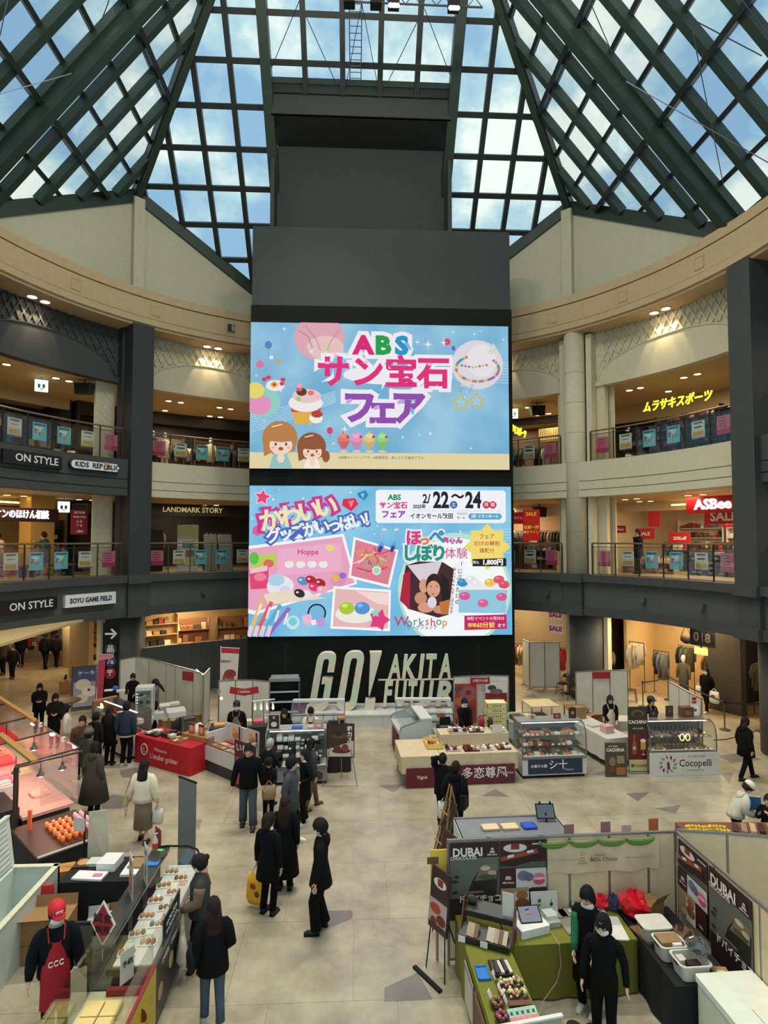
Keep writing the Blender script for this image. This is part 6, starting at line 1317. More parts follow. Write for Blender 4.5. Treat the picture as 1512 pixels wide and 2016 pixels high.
# ---------------------------------------------------------------- left of the stage
panel_run('white partition screen in a folding arc behind the left stalls',Z18([(190,1311),(236,1299),(267,1293),(294,1297),(328,1306),(346,1311),(381,1320),(402,1328)]))
panel_run('short white partition standing right of the folding arc',Z18([(386,1318),(400,1330),(413,1316)]),1.8)
pr_=panel_run('white partition with a red banner behind the open red case',Z18([(431,1341),(464,1339),(498,1339),(531,1342)]))
pb=put('red_pennant',prism_xz([(-.45,-.1),(0,-.18),(.45,-.1),(.42,.1),(0,.03),(-.42,.1)],-.03,.0),mat((168,30,40),.6),loc=(PY(481,1347,18.95)[0],18.95,1.66),label='red swallow tail banner on the partition behind the open red case',cat='banner');art(pb,[('t','L\'atelier',0,-.05,.12,(230,200,190))],-.03)
pb=put('red_pennant',prism_xz([(-.26,-.16),(.26,-.16),(.26,.14),(-.26,.14)],-.03,.0),mat((150,30,40),.6),loc=(PZ(373,1328,1.62)[0],PZ(373,1328,1.62)[1]-.1,1.6),rz=-.5,label='small red banner near the right end of the folding arc partition',cat='banner')
# tall flag
x,y=PZ(433,1430);t=thing('flag_banner','tall white and red flag banner printed with a cake on a white pole','banner',(x,y,0));zt=PY(433,1272,y)[2]
put('pole',MB().tube([(0,0,0),(0,0,zt)],.014,6),WHITE,t);put('top_arm',MB().tube([(0,0,zt-.04),(.64,0,zt-.08)],.01,5),WHITE,t);put('base',MB().cbox(0,0,0,.4,.4,.04),WHITE,t)
fl=put('flag',prism_xz([(.0,zt-1.95),(.52,zt-1.97),(.62,zt-.1),(.02,zt-.06)],-.006,.006),mat((206,190,180),.7),t);fl2=[('p',[(0,zt-1.95),(.52,zt-1.97),(.53,zt-1.66),(.0,zt-1.64)],(176,26,40)),('p',[(.02,zt-.22),(.62,zt-.26),(.62,zt-.1),(.02,zt-.06)],(176,26,50)),('e',.26,zt-1.1,.2,.24,(150,80,50)),('e',.32,zt-.92,.2,.14,(130,50,40)),('e',.2,zt-1.28,.13,.17,(216,176,120)),('e',.38,zt-1.34,.12,.13,(206,160,100)),('e',.28,zt-1.5,.2,.1,(90,50,36)),('t','Gâteau',.15,zt-.5,.13,(70,50,46))]
art(fl,fl2,-.007)
# stand poster board
t=thing('poster_board','leaning grey framed board with a blue and white cake poster','board',(*PZ(168,1398),0),R(22));put('frame',MB().add([(-.5,0,0),(.5,0,0),(.5,.35,1.55),(-.5,.35,1.55),(-.5,.06,0),(.5,.06,0),(.5,.41,1.55),(-.5,.41,1.55)],[(0,1,2,3),(7,6,5,4),(0,4,5,1),(1,5,6,2),(2,6,7,3),(3,7,4,0)]),GREY_L,t)
p_=put('poster_sheet',bx(-.42,-.01,-.68,.42,0,.68),mat((150,150,165),.5),t,loc=(0,.165,.8));p_.rotation_euler=(-atan2(.35,1.55),0,0);art(p_,[('r',-.42,.2,.42,.68,(66,74,120)),('t','ケーキ',0,.5,.2,(225,225,230)),('e',-.1,.1,.26,.2,(214,206,196)),('e',.12,-.15,.26,.2,(224,216,204)),('e',-.14,-.4,.22,.16,(206,196,180)),('e',.1,-.1,.05,.05,(60,60,70))],-.012)
put('rear_board',bx(-.5,.9,0,.5,.93,.02),GREY_D,t);put('rear_leg',MB().bar((-.46,.4,1.5),(-.46,.9,0),.04,.04),GREY_D,t);put('rear_leg',MB().bar((.46,.4,1.5),(.46,.9,0),.04,.04),GREY_D,t)
# round table
t=thing('round_table','small round brown standing table beside the leaning poster board','table',(*PZ(131,1440),0));put('top',MB().lathe([(.4,.98),(.42,1.0),(.42,1.02),(.0,1.025)],n=20),mat((92,64,42),.4),t);put('stem',MB().tube([(0,0,.03),(0,0,.98)],.03,8),BLACK,t);put('foot',MB().lathe([(.25,0),(.25,.02),(.03,.04)],n=16),BLACK,t)
# red flag edge near panel arc
t=thing('nobori_flag','red and white upright flag at the left end of the folding arc partition','banner',(*PZ(186,1418),0));put('pole',MB().tube([(0,0,0),(.1,.1,2.3)],.012,5),WHITE,t);put('flag',prism_xz([(0,.4),(.22,.4),(.32,2.2),(.1,2.28)],.04,.055),mat((190,60,80),.7),t);put('top_flap',prism_xz([(.1,2.05),(.6,2.14),(.6,2.3),(.1,2.28)],.03,.045),mat((206,130,140),.7),t)
# curved cake case
t,W=fx('cake_case','curved glass cake case with a white front under the folding arc','display case',(184,1384),(254,1410),1.25);
glass_case(t,W,1.28,.7,.62,CASEW,2,True,True,((190,60,50),(230,220,200),(206,160,110),(120,60,40),(70,110,60)),3,DGLASS)
art(t,[('r',.1,.12,W-.1,.55,(206,200,184)),('e',W*.35,.4,.12,.04,(60,40,36)),('e',W*.6,.36,.14,.04,(60,40,36)),('e',W*.5,.25,.1,.03,(60,40,36))],-.002)
put('wood_end',prism_xz([(-.1,0),(-.02,0),(.02,1.3),(-.03,1.34),(-.1,1.2)],0,.75),mat((140,96,56),.5),t)
for i,(px,py,c) in enumerate(((214,1360,(215,215,208)),(227,1358,(40,90,160)),(238,1362,(206,206,200)))):
 x,y=PZ(px,py,1.3);o=thing('case_top_item',['white paper pad lying on the curved cake case','crumpled blue wrap on the curved cake case','small white box on the curved cake case'][i],'item',(x,y,1.305),.3)
 put('body',MB().cbox(0,0,0,.26,.18,.03+.03*(i==2)) if i != 1 else MB().loft([((0,0,0),(.12,0,0),(0,.08,0)),((.02,0,.08),(.1,0,0),(0,.07,0)),((-.03,0,.13),(.03,0,0),(0,.03,0))],9),mat(c,.6),o)
# white upright cabinet on a white table
t,W=fx('side_table','white table under the small upright glass cabinet','table',(266,1447),(322,1440),.0);cloth_table(t,W,.45,.6,CASEW,.2,False)
x,y,_=t.location;t2,_w=fx('glass_cabinet','small white upright glass cabinet lit inside with round goods','cabinet',(263,1429),(296,1427),.62,lift=.615);W=.5;t2.location.y+=.1
sb(t2,'base',0,0,0,W,.45,.12,CASEW);sb(t2,'top',0,0,1.02,W,.45,1.12,CASEW);sb(t2,'back',0,.43,.12,W,.45,1.02,CASEW)
for x in (0,W-.03):
 for y in (0,.42):sb(t2,'corner_post',x,y,.12,x+.03,y+.03,1.02,CASEW)
sb(t2,'front_glass',.03,.01,.12,W-.03,.015,1.02,DGLASS);sb(t2,'side_glass',.01,.03,.12,.015,.42,1.02,DGLASS)
for k in range(9):put('lamp_bead',MB().ball(.05,.04,.2+k*.09,.016,6),STRIP,t2)
for k in range(3):sb(t2,'shelf',.03,.04,.38+k*.22,W-.03,.42,.39+k*.22,DGLASS);[put('tin',MB().lathe([(.05,0),(.05,.05),(.01,.06)],.14+.1*j,.2,.39+k*.22 if k >= 0 else 0,10),mat(((60,60,56),(180,170,140),(110,60,50))[j % 3],.5),t2) for j in range(3)]
# work tables and boxes behind
t,W=fx('work_table','white clothed work table behind the upright cabinet','table',(316,1392),(354,1388),.72);cloth_table(t,W,.5,.72,mat((190,188,176),.8),.6)
for i,(px,py,w_,h,c,lab) in enumerate(((326,1388,.4,.05,(220,218,208),'stack of white wrapping sheets on the clothed work table'),(344,1386,.3,.08,(206,200,190),'crumpled plastic packs on the clothed work table'))):
 x,y=PZ(px,py,.75);put('paper_stack',MB().cbox(0,0,0,w_,.3,h,.4),mat(c,.7),loc=(x,y,.725),label=lab,cat='paper')
for i,(px,py,w_,d,h,c,lab) in enumerate(((334,1440,.4,.4,.4,(156,118,74),'cardboard box behind the red table, left one'),(352,1444,.45,.4,.5,(44,44,46),'black carrier bag on the floor behind the red table'),(368,1446,.4,.4,.55,(70,72,72),'grey storage crate behind the red table'),(388,1452,.4,.4,.45,(206,204,196),'white crumpled bag before the partition, behind the red table'),(388,1436,.22,.22,.5,(150,112,70),'narrow cardboard box against the arc partition'))):
 x,y=PZ(px,py);t=thing(['storage_box','carrier_bag','storage_crate','carrier_bag','storage_box'][i],lab,['box','bag','crate','bag','box'][i],(x,y,0),.3*i)
 if i in (1,3):put('body',MB().loft([((0,0,0),(w_*.5,0,0),(0,d*.5,0)),((0,0,h*.6),(w_*.55,0,0),(0,d*.5,0)),((.05,0,h*.9),(w_*.3,0,0),(0,d*.3,0)),((.1,0,h),(w_*.1,0,0),(0,d*.1,0))],9),mat(c,.6),t,smooth=True)
 else:put('body',MB().cbox(0,0,0,w_,d,h),mat(c,.8),t);put('flap',bx(-w_/2,-d/2-.02,h,w_/2,-.02,h+.01),mat(tuple(min(255,v+20) for v in c),.8),t);put('flap',bx(-w_/2,.02,h,w_/2,d/2+.02,h+.01),mat(tuple(min(255,v+20) for v in c),.8),t)
# red table with lettering
REDC=mat((176,14,30),.7,key='red_cloth')
t,W=fx('red_table','red clothed table with white patisserie lettering','table',(266,1499),(374,1529));cloth_table(t,W,.85,.74,REDC,.73,False)
art(t,[('t',"L'atelier goûter",W*.56,.3,.2,(232,200,200),.002,.9),('t','Pâtisserie',W*.5,.5,.13,(226,190,190),.001)],-.05)
put('round_logo',MB().tube([(W*.2+.13*cos(R(a)),-.05,.43+.15*sin(R(a))) for a in range(0,361,20)],.012,4),mat((230,200,200),.6),t);put('logo_mark',MB().tube([(W*.14,-.05,.4),(W*.2,-.05,.5),(W*.18,-.05,.36),(W*.25,-.05,.42),(W*.2,-.05,.3)],.009,4),mat((230,200,200),.6),t)
rdt=t
def on(t,z,x,y):M=Matrix.Translation(t.location) @ Matrix.Rotation(t.rotation_euler.z,4,'Z');return M @ Vector((x,y,z))
def tray(parent_t,x,y,z,w_,d,col,label,items,group=None,n=(4,2),hh=.03,rim=.02,rz=0,cat='tray',nm='display_tray',seed=0):
 p=on(parent_t,z,x,y);t=thing(nm,label,cat,p,parent_t.rotation_euler.z+rz,group);m_=mat(col,.6)
 put('tray_base',bx(-w_/2,-d/2,0,w_/2,d/2,.012),m_,t)
 for a in ((-w_/2,-d/2,w_/2,-d/2+.01),(-w_/2,d/2-.01,w_/2,d/2),(-w_/2,-d/2,-w_/2+.01,d/2),(w_/2-.01,-d/2,w_/2,d/2)):put('tray_rim',bx(a[0],a[1],.0,a[2],a[3],rim+.012),m_,t)
 r_=random.Random(seed+int(x*100));
 for i in range(n[0]):
  for j in range(n[1]):
   c=r_.choice(items);xx=-w_/2+w_*(i+.5)/n[0];yy=-d/2+d*(j+.5)/n[1];put('packet',MB().cbox(0,0,0,w_/n[0]*.78,d/n[1]*.8,hh*r_.uniform(.7,1.4),r_.uniform(-.12,.12)),mat(c,.55,key='packet'),t,loc=(xx,yy,.012))
 return t
tray(t,.45,.35,.745,.5,.42,(30,28,28),'black tray of packaged sweets at the left end of the red table',[(40,36,36),(220,214,206),(90,60,46)],n=(3,2),hh=.06)
tray(t,1.0,.45,.745,.42,.45,(44,40,38),'dark tray of boxed sweets in the middle of the red table',[(30,28,30),(206,200,190)],n=(2,2),hh=.08)
tray(t,1.42,.3,.745,.42,.4,(160,130,84),'wooden tray of baked bars on the red table',[(190,150,90),(220,200,160),(120,80,50)],n=(3,2))
t3=thing('wooden_display_box','wooden tray box with two picture cards behind the red table goods','box',on(t,.745,W*.82,.62),t.rotation_euler.z);sb(t3,'box',-.5,-.12,0,.5,.14,.12,mat((150,112,66),.6))
for k in (-.22,.16):c_=sb(t3,'picture_card',k-.11,-.02,.12,k+.11,.0,.42,mat((176,90,66),.5));art(c_,[('e',k,.27,.08,.09,(226,160,110)),('r',k-.1,.36,k+.1,.41,(70,40,40))],-.022)
t,W2=(thing('x','',''),1) if 0 else fx('cream_shelf_table','pale table behind the red table','table',(330,1402),(366,1398),.98);cloth_table(t,W2,.6,.95,CASEW,.15,False)
# open red case (island)
t,W=fx('open_case','white open chilled case lined in red in front of the capped seller','display case',(402,1516),(482,1551));W=1.5;t.scale=(1,.62,1)
sb(t,'plinth',.05,.05,0,W-.05,1.1,.3,GREY_D);sb(t,'front_panel',0,0,.3,W,.05,.68,CASEW);sb(t,'body',0,.05,.3,W,1.1,.62,CASEW);sb(t,'front_glass',.02,.0,.68,W-.02,.012,.84,DGLASS);sb(t,'glass_rim',0,-.01,.84,W,.03,.86,STEEL)
sb(t,'side_wall',0,.05,.62,.05,1.1,1.0,CASEW);sb(t,'side_wall',W-.05,.05,.62,W,1.1,.9,CASEW);sb(t,'back_wall',0,1.05,.62,W,1.12,1.15,CASEW);sb(t,'liner',.05,.06,.62,W-.05,1.05,.64,REDC)
for k,x in enumerate((.3,1.05)):c_=sb(t,'photo_board',x,.98,.75,x+.5,1.0,1.2,mat((206,190,176),.5));art(c_,[('e',x+.25,.92,.14,.12,(190,120,60)),('e',x+.2,1.02,.09,.08,(216,160,90)),('r',x+.4,.78,x+.48,1.16,(60,40,36))],.978)
tray(t,.4,.3,.645,.5,.34,(190,190,184),'tray of tan sweets at the left of the open red case',[(176,130,90),(206,180,140)],n=(4,2));tray(t,.88,.3,.645,.38,.35,(190,190,184),'tray of pink and brown sweets at the middle of the open red case',[(206,150,150),(140,90,60),(226,220,210)],n=(4,2));tray(t,1.28,.3,.645,.36,.35,(190,190,184),'tray of cream packets at the right of the open red case',[(226,216,196),(190,150,110)],n=(4,2))
opc=t
# maroon board at its end
o=thing('maroon_board','maroon notice board with white brush writing behind the walking man','board',on(opc,0,1.95,-.12),opc.rotation_euler.z);sb(o,'board',-.42,0,.0,.42,.03,1.18,mat((84,22,30),.6));art(o,[('t','いもの',0,1.0,.24,(224,206,200),.006),('r',-.36,.1,.36,.78,(190,60,60)),('t','お菓子',.0,.5,.2,(236,220,210),.006)],-.002)
# black counter and bags between
t,W=fx('rear_counter','dark rear counter with bags behind the open red case','table',(412,1436),(528,1430),.85);cloth_table(t,W,.6,.85,mat((46,40,38),.8),.8)
for i,(fx_,c,w_,h,lab) in enumerate(((.18,(196,150,90),.4,.06,'stack of yellow envelopes on the dark rear counter'),(.3,(176,26,36),.5,.05,'red folded cloth on the dark rear counter'),(.62,(200,196,170),.3,.12,'pale plastic pack on the dark rear counter'),(.82,(196,90,110),.28,.08,'pink parcel on the dark rear counter'))):
 put('parcel',MB().cbox(0,0,0,w_,.28,h,.2),mat(c,.7),loc=on(t,.855,W*fx_,.3+.1*(i % 2)),label=lab,cat='parcel')
b_=thing('spray_bottle','clear spray bottle on the dark rear counter','bottle',on(t,.855,W*.95,.35));put('body',MB().lathe([(.04,0),(.045,.14),(.02,.19),(.02,.23)],n=10),mat((206,210,206),.3),b_);put('nozzle',bx(-.05,-.01,.22,.03,.01,.25),WHITE,b_)
# spotlight stand
t=thing('spotlight_stand','white T-shaped stand with small hanging spotlights behind the stalls','lamp',(*PZ(496,1470),0));Yl=t.location.y
zt=PY(497,1381,Yl)[2];xr=PY(541,1375,Yl)[0]-t.location.x
put('pole',MB().tube([(0,0,0),(0,0,zt)],.018,6),GREY_L,t);put('cross_bar',MB().tube([(0,0,zt),(xr,0,zt+.06)],.02,6),WHITE,t);put('base',MB().cbox(0,0,0,.5,.4,.03),GREY_D,t);put('second_pole',MB().tube([(xr*.5,0,0),(xr*.5,0,zt+.03)],.012,5),GREY_L,t)
for k in range(4):
 x=.08+xr*.8*k/3;sp=put('spotlight',MB().tube([(x,0,zt-.03),(x,-.02,zt-.1),(x+.02,-.1,zt-.19)],[.012,.03,.05],8),WHITE,t)
 put('lens',MB().ball(x+.02,-.105,zt-.2,.03,6),mat((255,240,220),emit=3),sp)
t=thing('clip_lamp','grey clip spotlight lit on the partition behind the stalls','lamp',PY(437,1370,18.98));put('head',MB().tube([(-.08,0,.08),(0,-.06,-.02)],[.04,.07],10),CGREY,t);put('lens',MB().ball(0,-.08,-.05,.045,8),mat((255,220,150),emit=6),t);put('clip',bx(-.14,-.02,.05,-.04,.05,.16),CGREY,t);t.location.y -= .0
# glass chocolate case
t,W=fx('chocolate_case','tall glass case of boxed chocolates in the middle of the left stalls','display case',(522,1548),(644,1543));glass_case(t,W,1.3,.7,.42,CGREY,4,True,True,((40,34,32),(226,224,214),(60,46,40)),5,mat((150,150,150),.3));put('fan_grille',MB().lathe([(.11,0),(.11,.01)],n=18),mat((70,44,36),.5),t,loc=(W-.22,-.005,.22)).rotation_euler=(R(90),0,0)
chc=t
for i,(fx_,c,w_,lab) in enumerate(((.5,(40,90,170),.28,'blue payment tray on the glass chocolate case'),(.72,(206,150,130),.14,'pink card box on the glass chocolate case'))):put('counter_tray',MB().cbox(0,0,0,w_,.2,.03),mat(c,.5),loc=on(t,1.33,W*fx_,.4),label=lab,cat='tray')
for i,(fx_,h,w_,c1,lab) in enumerate(((.12,.42,.32,(60,34,28),'framed dark chocolate poster card on the glass chocolate case, left end'),(.86,.24,.26,(206,150,130),'small pink menu card on the glass chocolate case, right end'))):
 o=thing('menu_card',lab,'card',on(t,1.33,W*fx_,.25));sb(o,'card',-w_/2,0,0,w_/2,.015,h,mat((200,180,170),.5));art(o,[('r',-w_*.42,h*.08,w_*.42,h*.92,c1),('e',0,h*.35,w_*.25,h*.16,(226,206,196)),('t','MENU' if i else '和',0,h*.75,.07,(230,220,210))],0)
t,W=fx('cash_table','black clothed table beside the glass chocolate case','table',(646,1522),(680,1520));W=.6;cloth_table(t,W,1.1,.98,mat((30,28,28),.8))
o=thing('paper_box','brown tissue box on the black clothed table','box',on(t,.985,.42,.8),.2);put('body',MB().cbox(0,0,0,.2,.2,.26),KRAFT,o);put('window',bx(-.06,-.102,.1,.06,-.1,.2),BLACK,o)
o=thing('register_unit','small black printer on the black clothed table','printer',on(t,.985,.2,.9),.1);put('body',MB().rbox(-.14,-.12,0,.14,.12,.12,.02),BLACK,o);put('paper_slot',bx(-.08,-.02,.12,.08,.02,.135),GREY_L,o)
put('paper_heap',MB().cbox(0,0,0,.42,.34,.07,.3),mat((220,220,212),.7),loc=on(t,.985,.3,.35),label='heap of white papers on the black clothed table',cat='paper')
put('tag_card',bx(-.12,0,0,.12,.02,.24),mat((206,206,200),.6),loc=on(t,.6,.2,-.04),label='white price tags pinned on the black clothed table',cat='card')
def choc_poster(t):
 art(t,[('r',-.34,.72,.34,1.52,(62,42,34)),('p',[(-.34,.72),(.34,.72),(.34,1.12),(-.34,.9)],(206,186,176)),('e',-.02,1.24,.2,.07,(96,66,46)),('e',-.05,1.3,.1,.06,(40,26,24)),('e',.02,.86,.24,.06,(70,40,40)),('e',-.08,.92,.1,.09,(96,50,44)),('e',.12,.94,.09,.1,(120,60,60)),('t','和',.24,1.42,.13,(230,220,210),.006),('t','力',.24,1.28,.13,(230,220,210),.006),('t','ス',.24,1.14,.13,(230,220,210),.006)],-.016)
t=thing('easel','metal easel with a tall chocolate cake poster','easel',(*PZ(670,1545),0),-.05);easel_poster(t,.72,.86,.69,choc_poster)
# open multideck and freezer behind
def multideck(t,W,H,D,n=4):
 sb(t,'back',0,D-.05,0,W,D,H,GREY_D);sb(t,'base',0,0,0,W,D,.3,GREY_D);sb(t,'canopy',0,.1,H-.1,W,D,H,CGREY)
 for s in (0,W-.04):put('side',prism_xz([],0,0) if 0 else MB().add([(s,0,0),(s,0,.4),(s,.25,H),(s,D,H),(s,D,0),(s+.04,0,0),(s+.04,0,.4),(s+.04,.25,H),(s+.04,D,H),(s+.04,D,0)],[(0,1,2,3,4),(9,8,7,6,5)]+[(i,(i+1) % 5,(i+1) % 5+5,i+5) for i in range(5)]),mat((70,74,74),.4),t)
 for k in range(n):z=.34+(H-.5)*k/n;sb(t,'shelf',.04,.02+.22*k/n,z,W-.04,D-.05,z+.02,STEEL);sb(t,'price_rail',.04,.0+.22*k/n,z,W-.04,.02+.22*k/n,z+.05,CASEW)
t,W=fx('multideck_cooler','empty open multideck cooler before the black tower base','cooler',(528,1446),(580,1444));multideck(t,1.0,1.75,.75)
def slant_freezer(t,W,H,D,empty=True):
 sb(t,'body',0,0,.1,W,D,H*.62,CASEW);sb(t,'plinth',.05,.05,0,W-.05,D-.05,.1,BLACK)
 g=[(0,H*.62),(0,H*.78),(D*.75,H),(D,H),(D,H*.62)]
 for x in (0,W):put('side_glass',MB().add([(x,y,z) for y,z in g],[tuple(range(5))]),DGLASS,t);put('edge_frame',MB().tube([(x,0,H*.62),(x,0,H*.78),(x,D*.75,H)],.016,6),STEEL,t)
 put('slant_glass',MB().add([(0,0,H*.78),(W,0,H*.78),(W,D*.75,H),(0,D*.75,H)],[(0,1,2,3)]),DGLASS,t);sb(t,'front_glass',0,0,H*.62,W,.008,H*.78,DGLASS);sb(t,'top_rail',0,D*.75,H-.02,W,D,H+.05,CASEW);sb(t,'glass_rim',0,-.01,H*.77,W,.02,H*.79,STEEL)
 sb(t,'inner_floor',.04,.04,H*.62,W-.04,D-.06,H*.63,mat((170,176,176),.4));sb(t,'bumper',-.01,-.015,H*.55,W+.01,0,H*.6,ALU)
 for k in range(4):sb(t,'wire_divider',W*(k+1)/5-.004,.06,H*.63,W*(k+1)/5+.004,D-.1,H*.72,ALU)
t,W=fx('glass_top_freezer','empty white glass fronted freezer left of the stage','freezer',(572,1466),(678,1464));slant_freezer(t,W,1.12,.85)
t,W=fx('glass_top_freezer','empty white glass fronted freezer right of the stage','freezer',(780,1462),(893,1462));slant_freezer(t,W,1.12,.85);goods_box(t,'parcel',W*.8,.3,1.12*.63,.26,.2,.14,(170,110,70))
# angled white freezer
t,W=fx('angled_freezer','white freezer with sloping glass lid and a maroon side at the right stalls','freezer',(768,1470),(790,1555));W=2.0
t,W=t,1.9
W=1.35;t.location=(*PZ(770,1467),0);t.rotation_euler.z=R(-83)
sb(t,'body',0,.0,.12,W,.95,.8,CASEW);sb(t,'plinth',.05,.05,0,W-.05,.9,.12,BLACK);sb(t,'side_banner',.3,-.02,.1,W-.1,-.004,.7,mat((96,22,34),.7))
for x in (0,W):put('end_panel',MB().add([(x,0,.8),(x,.05,.95),(x,.6,1.12),(x,.95,1.12),(x,.95,.8)],[(0,1,2,3,4)]),CASEW,t)
put('slant_glass',MB().add([(0,.05,.95),(W,.05,.95),(W,.62,1.12),(0,.62,1.12)],[(0,1,2,3)]),DGLASS,t);sb(t,'top_lid',-.01,.62,1.1,W+.01,.96,1.16,CASEW);sb(t,'inner_floor',.04,.04,.8,W-.04,.9,.81,mat((176,182,182),.4));put('edge_frame',MB().tube([(0,.0,.82),(0,.05,.95),(0,.62,1.12)],.016,6),STEEL,t);put('edge_frame',MB().tube([(W,.0,.82),(W,.05,.95),(W,.62,1.12)],.016,6),STEEL,t)
# ---------------------------------------------------------------- right centre: doughnut posters, crates
pw=panel_run('white partition carrying two doughnut posters',Z18([(893,1333),(927,1331),(962,1330),(1001,1331)]),1.8)
PWY=pw.location.y-.03
def wall_poster(px0,py0,px1,py1,Y,label,items,col=(150,50,40),rz=0):
 a=PY(px0,py1,Y);b=PY(px1,py0,Y);w_=b[0]-a[0];h=b[2]-a[2];o=put('wall_poster',bx(0,-.008,0,w_,.008,h),mat(col,.6),loc=(a[0],Y,a[2]),label=label,cat='poster');it2=[]
 for it in items:
  if it[0]=='r':it2.append(('r',it[1]*w_,it[2]*h,it[3]*w_,it[4]*h,it[5]))
  elif it[0]=='e':it2.append(('e',it[1]*w_,it[2]*h,it[3]*w_,it[4]*w_,it[5]))
  elif it[0]=='p':it2.append(('p',[(x*w_,z*h) for x,z in it[1]],it[2]))
  else:it2.append((it[0],it[1],it[2]*w_,it[3]*h,it[4]*w_,*it[5:]))
 art(o,it2,-.009);return o
wall_poster(896,1346,938,1424,PWY,'poster of pink and brown doughnuts, left of the two on the white partition',[('e',.62,.75,.4,.34,(150,80,84)),('e',.62,.78,.14,.1,(110,40,40)),('e',.25,.55,.26,.2,(176,96,60)),('e',.6,.3,.36,.3,(110,50,36)),('e',.2,.2,.22,.18,(190,90,50)),('e',.15,.88,.18,.1,(90,60,60))])
wall_poster(956,1342,998,1415,PWY,'poster of dark doughnuts with white upper part, right of the two on the partition',[('r',0,.7,1,1,(206,200,194)),('e',.3,.84,.2,.12,(60,50,50)),('e',.5,.74,.3,.12,(110,90,90)),('e',.5,.4,.4,.3,(130,70,76)),('e',.5,.44,.14,.09,(70,20,24)),('e',.2,.15,.3,.2,(110,30,30))],(130,24,28))
pb=put('red_pennant',prism_xz([(-.32,-.1),(.32,-.1),(.32,.1),(-.32,.1)],-.012,.0),mat((150,26,34),.6),loc=(PY(945,1340,PWY)[0],PWY-.01,1.68),label='small red banner at the top of the doughnut partition',cat='banner');art(pb,[('t','お菓子の森',0,0,.1,(220,190,180))],-.013)
x,y=PZ(976,1462);CRY=mat((216,206,150),.6,key='crate_yellow')
for k in range(8):
 o=thing('bread_crate',f'pale yellow bakery crate in the stack by the doughnut posters, {(ordn+["eighth"])[k]} from the floor','crate',(x,y,.16*k+.001),.03*(k % 3-1),'stacked yellow bakery crates');w_,d=.62,.44
 sb(o,'bottom',-w_/2+.02,-d/2+.02,0,w_/2-.02,d/2-.02,.012,CRY)
 for q in ((-w_/2,-d/2,w_/2,-d/2+.015),(-w_/2,d/2-.015,w_/2,d/2),(-w_/2,-d/2,-w_/2+.015,d/2),(w_/2-.015,-d/2,w_/2,d/2)):sb(o,'side',q[0],q[1],0,q[2],q[3],.145,CRY)
 sb(o,'rim',-w_/2-.012,-d/2-.012,.13,w_/2+.012,-d/2,.15,CRY);put('maker_mark',text_mesh('● ◆▲ ■',.06,.001,0,mat((120,110,60),.6)),parent=o,loc=(0,-d/2-.002,.06))
 if k==7:sb(o,'contents',-w_/2+.02,-d/2+.02,.1,w_/2-.02,d/2-.02,.13,mat((226,220,180),.7))
t=thing('folding_chair','black folding chair behind the doughnut seller','chair',(*PZ(951,1466),0),R(200));
put('back_frame',MB().tube([(-.2,.2,.0),(-.2,.02,.8),(-.12,0,.88),(.12,0,.88),(.2,.02,.8),(.2,.2,0)],.012,6),BLACK,t);put('seat',bx(-.2,-.36,.42,.2,0,.45),BLACK,t);put('leg',MB().tube([(-.18,.05,.45),(-.18,-.4,0)],.012,5),BLACK,t);put('leg',MB().tube([(.18,.05,.45),(.18,-.4,0)],.012,5),BLACK,t)
# beige tables with maroon banners
BEI=mat((196,178,146),.85,key='beige_cloth')
t,W=fx('beige_table','beige clothed table with a plain maroon banner, left of the pair','table',(790,1552),(863,1549));cloth_table(t,W+.05,1.3,.78,BEI,.42);sb(t,'maroon_banner',.12,-.05,.02,W,-.035,.5,mat((96,16,28),.7));art(t,[('t','Vigné',W*.55,.27,.12,(220,200,196))],-.052);bt=t
cr=lambda tt,x,y,z,w_,d,h,col,lab,items=(),nm='yellow_tub':None
def tub(tt,x,y,z,w_,d,h,col,lab,items=None,rz=0,nm='goods_tub',cat='tub'):
 o=thing(nm,lab,cat,on(tt,z,x,y),tt.rotation_euler.z+rz);m_=mat(col,.6)
 sb(o,'bottom',-w_/2,-d/2,0,w_/2,d/2,.015,m_)
 for q in ((-w_/2,-d/2,w_/2,-d/2+.012),(-w_/2,d/2-.012,w_/2,d/2),(-w_/2,-d/2,-w_/2+.012,d/2),(w_/2-.012,-d/2,w_/2,d/2)):sb(o,'side',q[0],q[1],0,q[2],q[3],h,m_)
 if items:
  r_=random.Random(lab)
  for k in range(6):put('packet',MB().cbox(r_.uniform(-w_*.28,w_*.28),r_.uniform(-d*.25,d*.25),.015,.09,.07,h*.6,r_.uniform(0,3)),mat(r_.choice(items),.6,key='packet'),o)
 return o
tub(t,.95,.75,.785,.42,.62,.13,(222,196,96),'yellow plastic tub of small packets on the left beige table',[(190,80,50),(230,220,200),(150,60,50)]);
t,W=fx('beige_table','beige clothed table with white brush lettering on a maroon banner','table',(868,1546),(1020,1540));cloth_table(t,W,1.2,.78,BEI,.42);sb(t,'maroon_banner',.03,-.05,.02,W-.1,-.035,.5,mat((90,30,44),.7));art(t,[('t','多恋尊風',W*.56,.28,.3,(224,212,206),.004),('t','・・・',W*.2,.26,.14,(220,200,196)),('t','The Kitchen',W*.85,.28,.07,(206,180,176))],-.052)
b2=t;sb(t,'riser',.1,.6,.78,W-.05,1.15,1.08,BEI);
tub(t,.1,1.0,.785,.4,.34,.12,(226,214,170),'cream plastic tub behind the raised hand on the lettered table',[(170,80,50)],.1)
GIFT=[(110,30,44),(206,190,196),(60,26,30),(170,120,90),(230,224,214)]
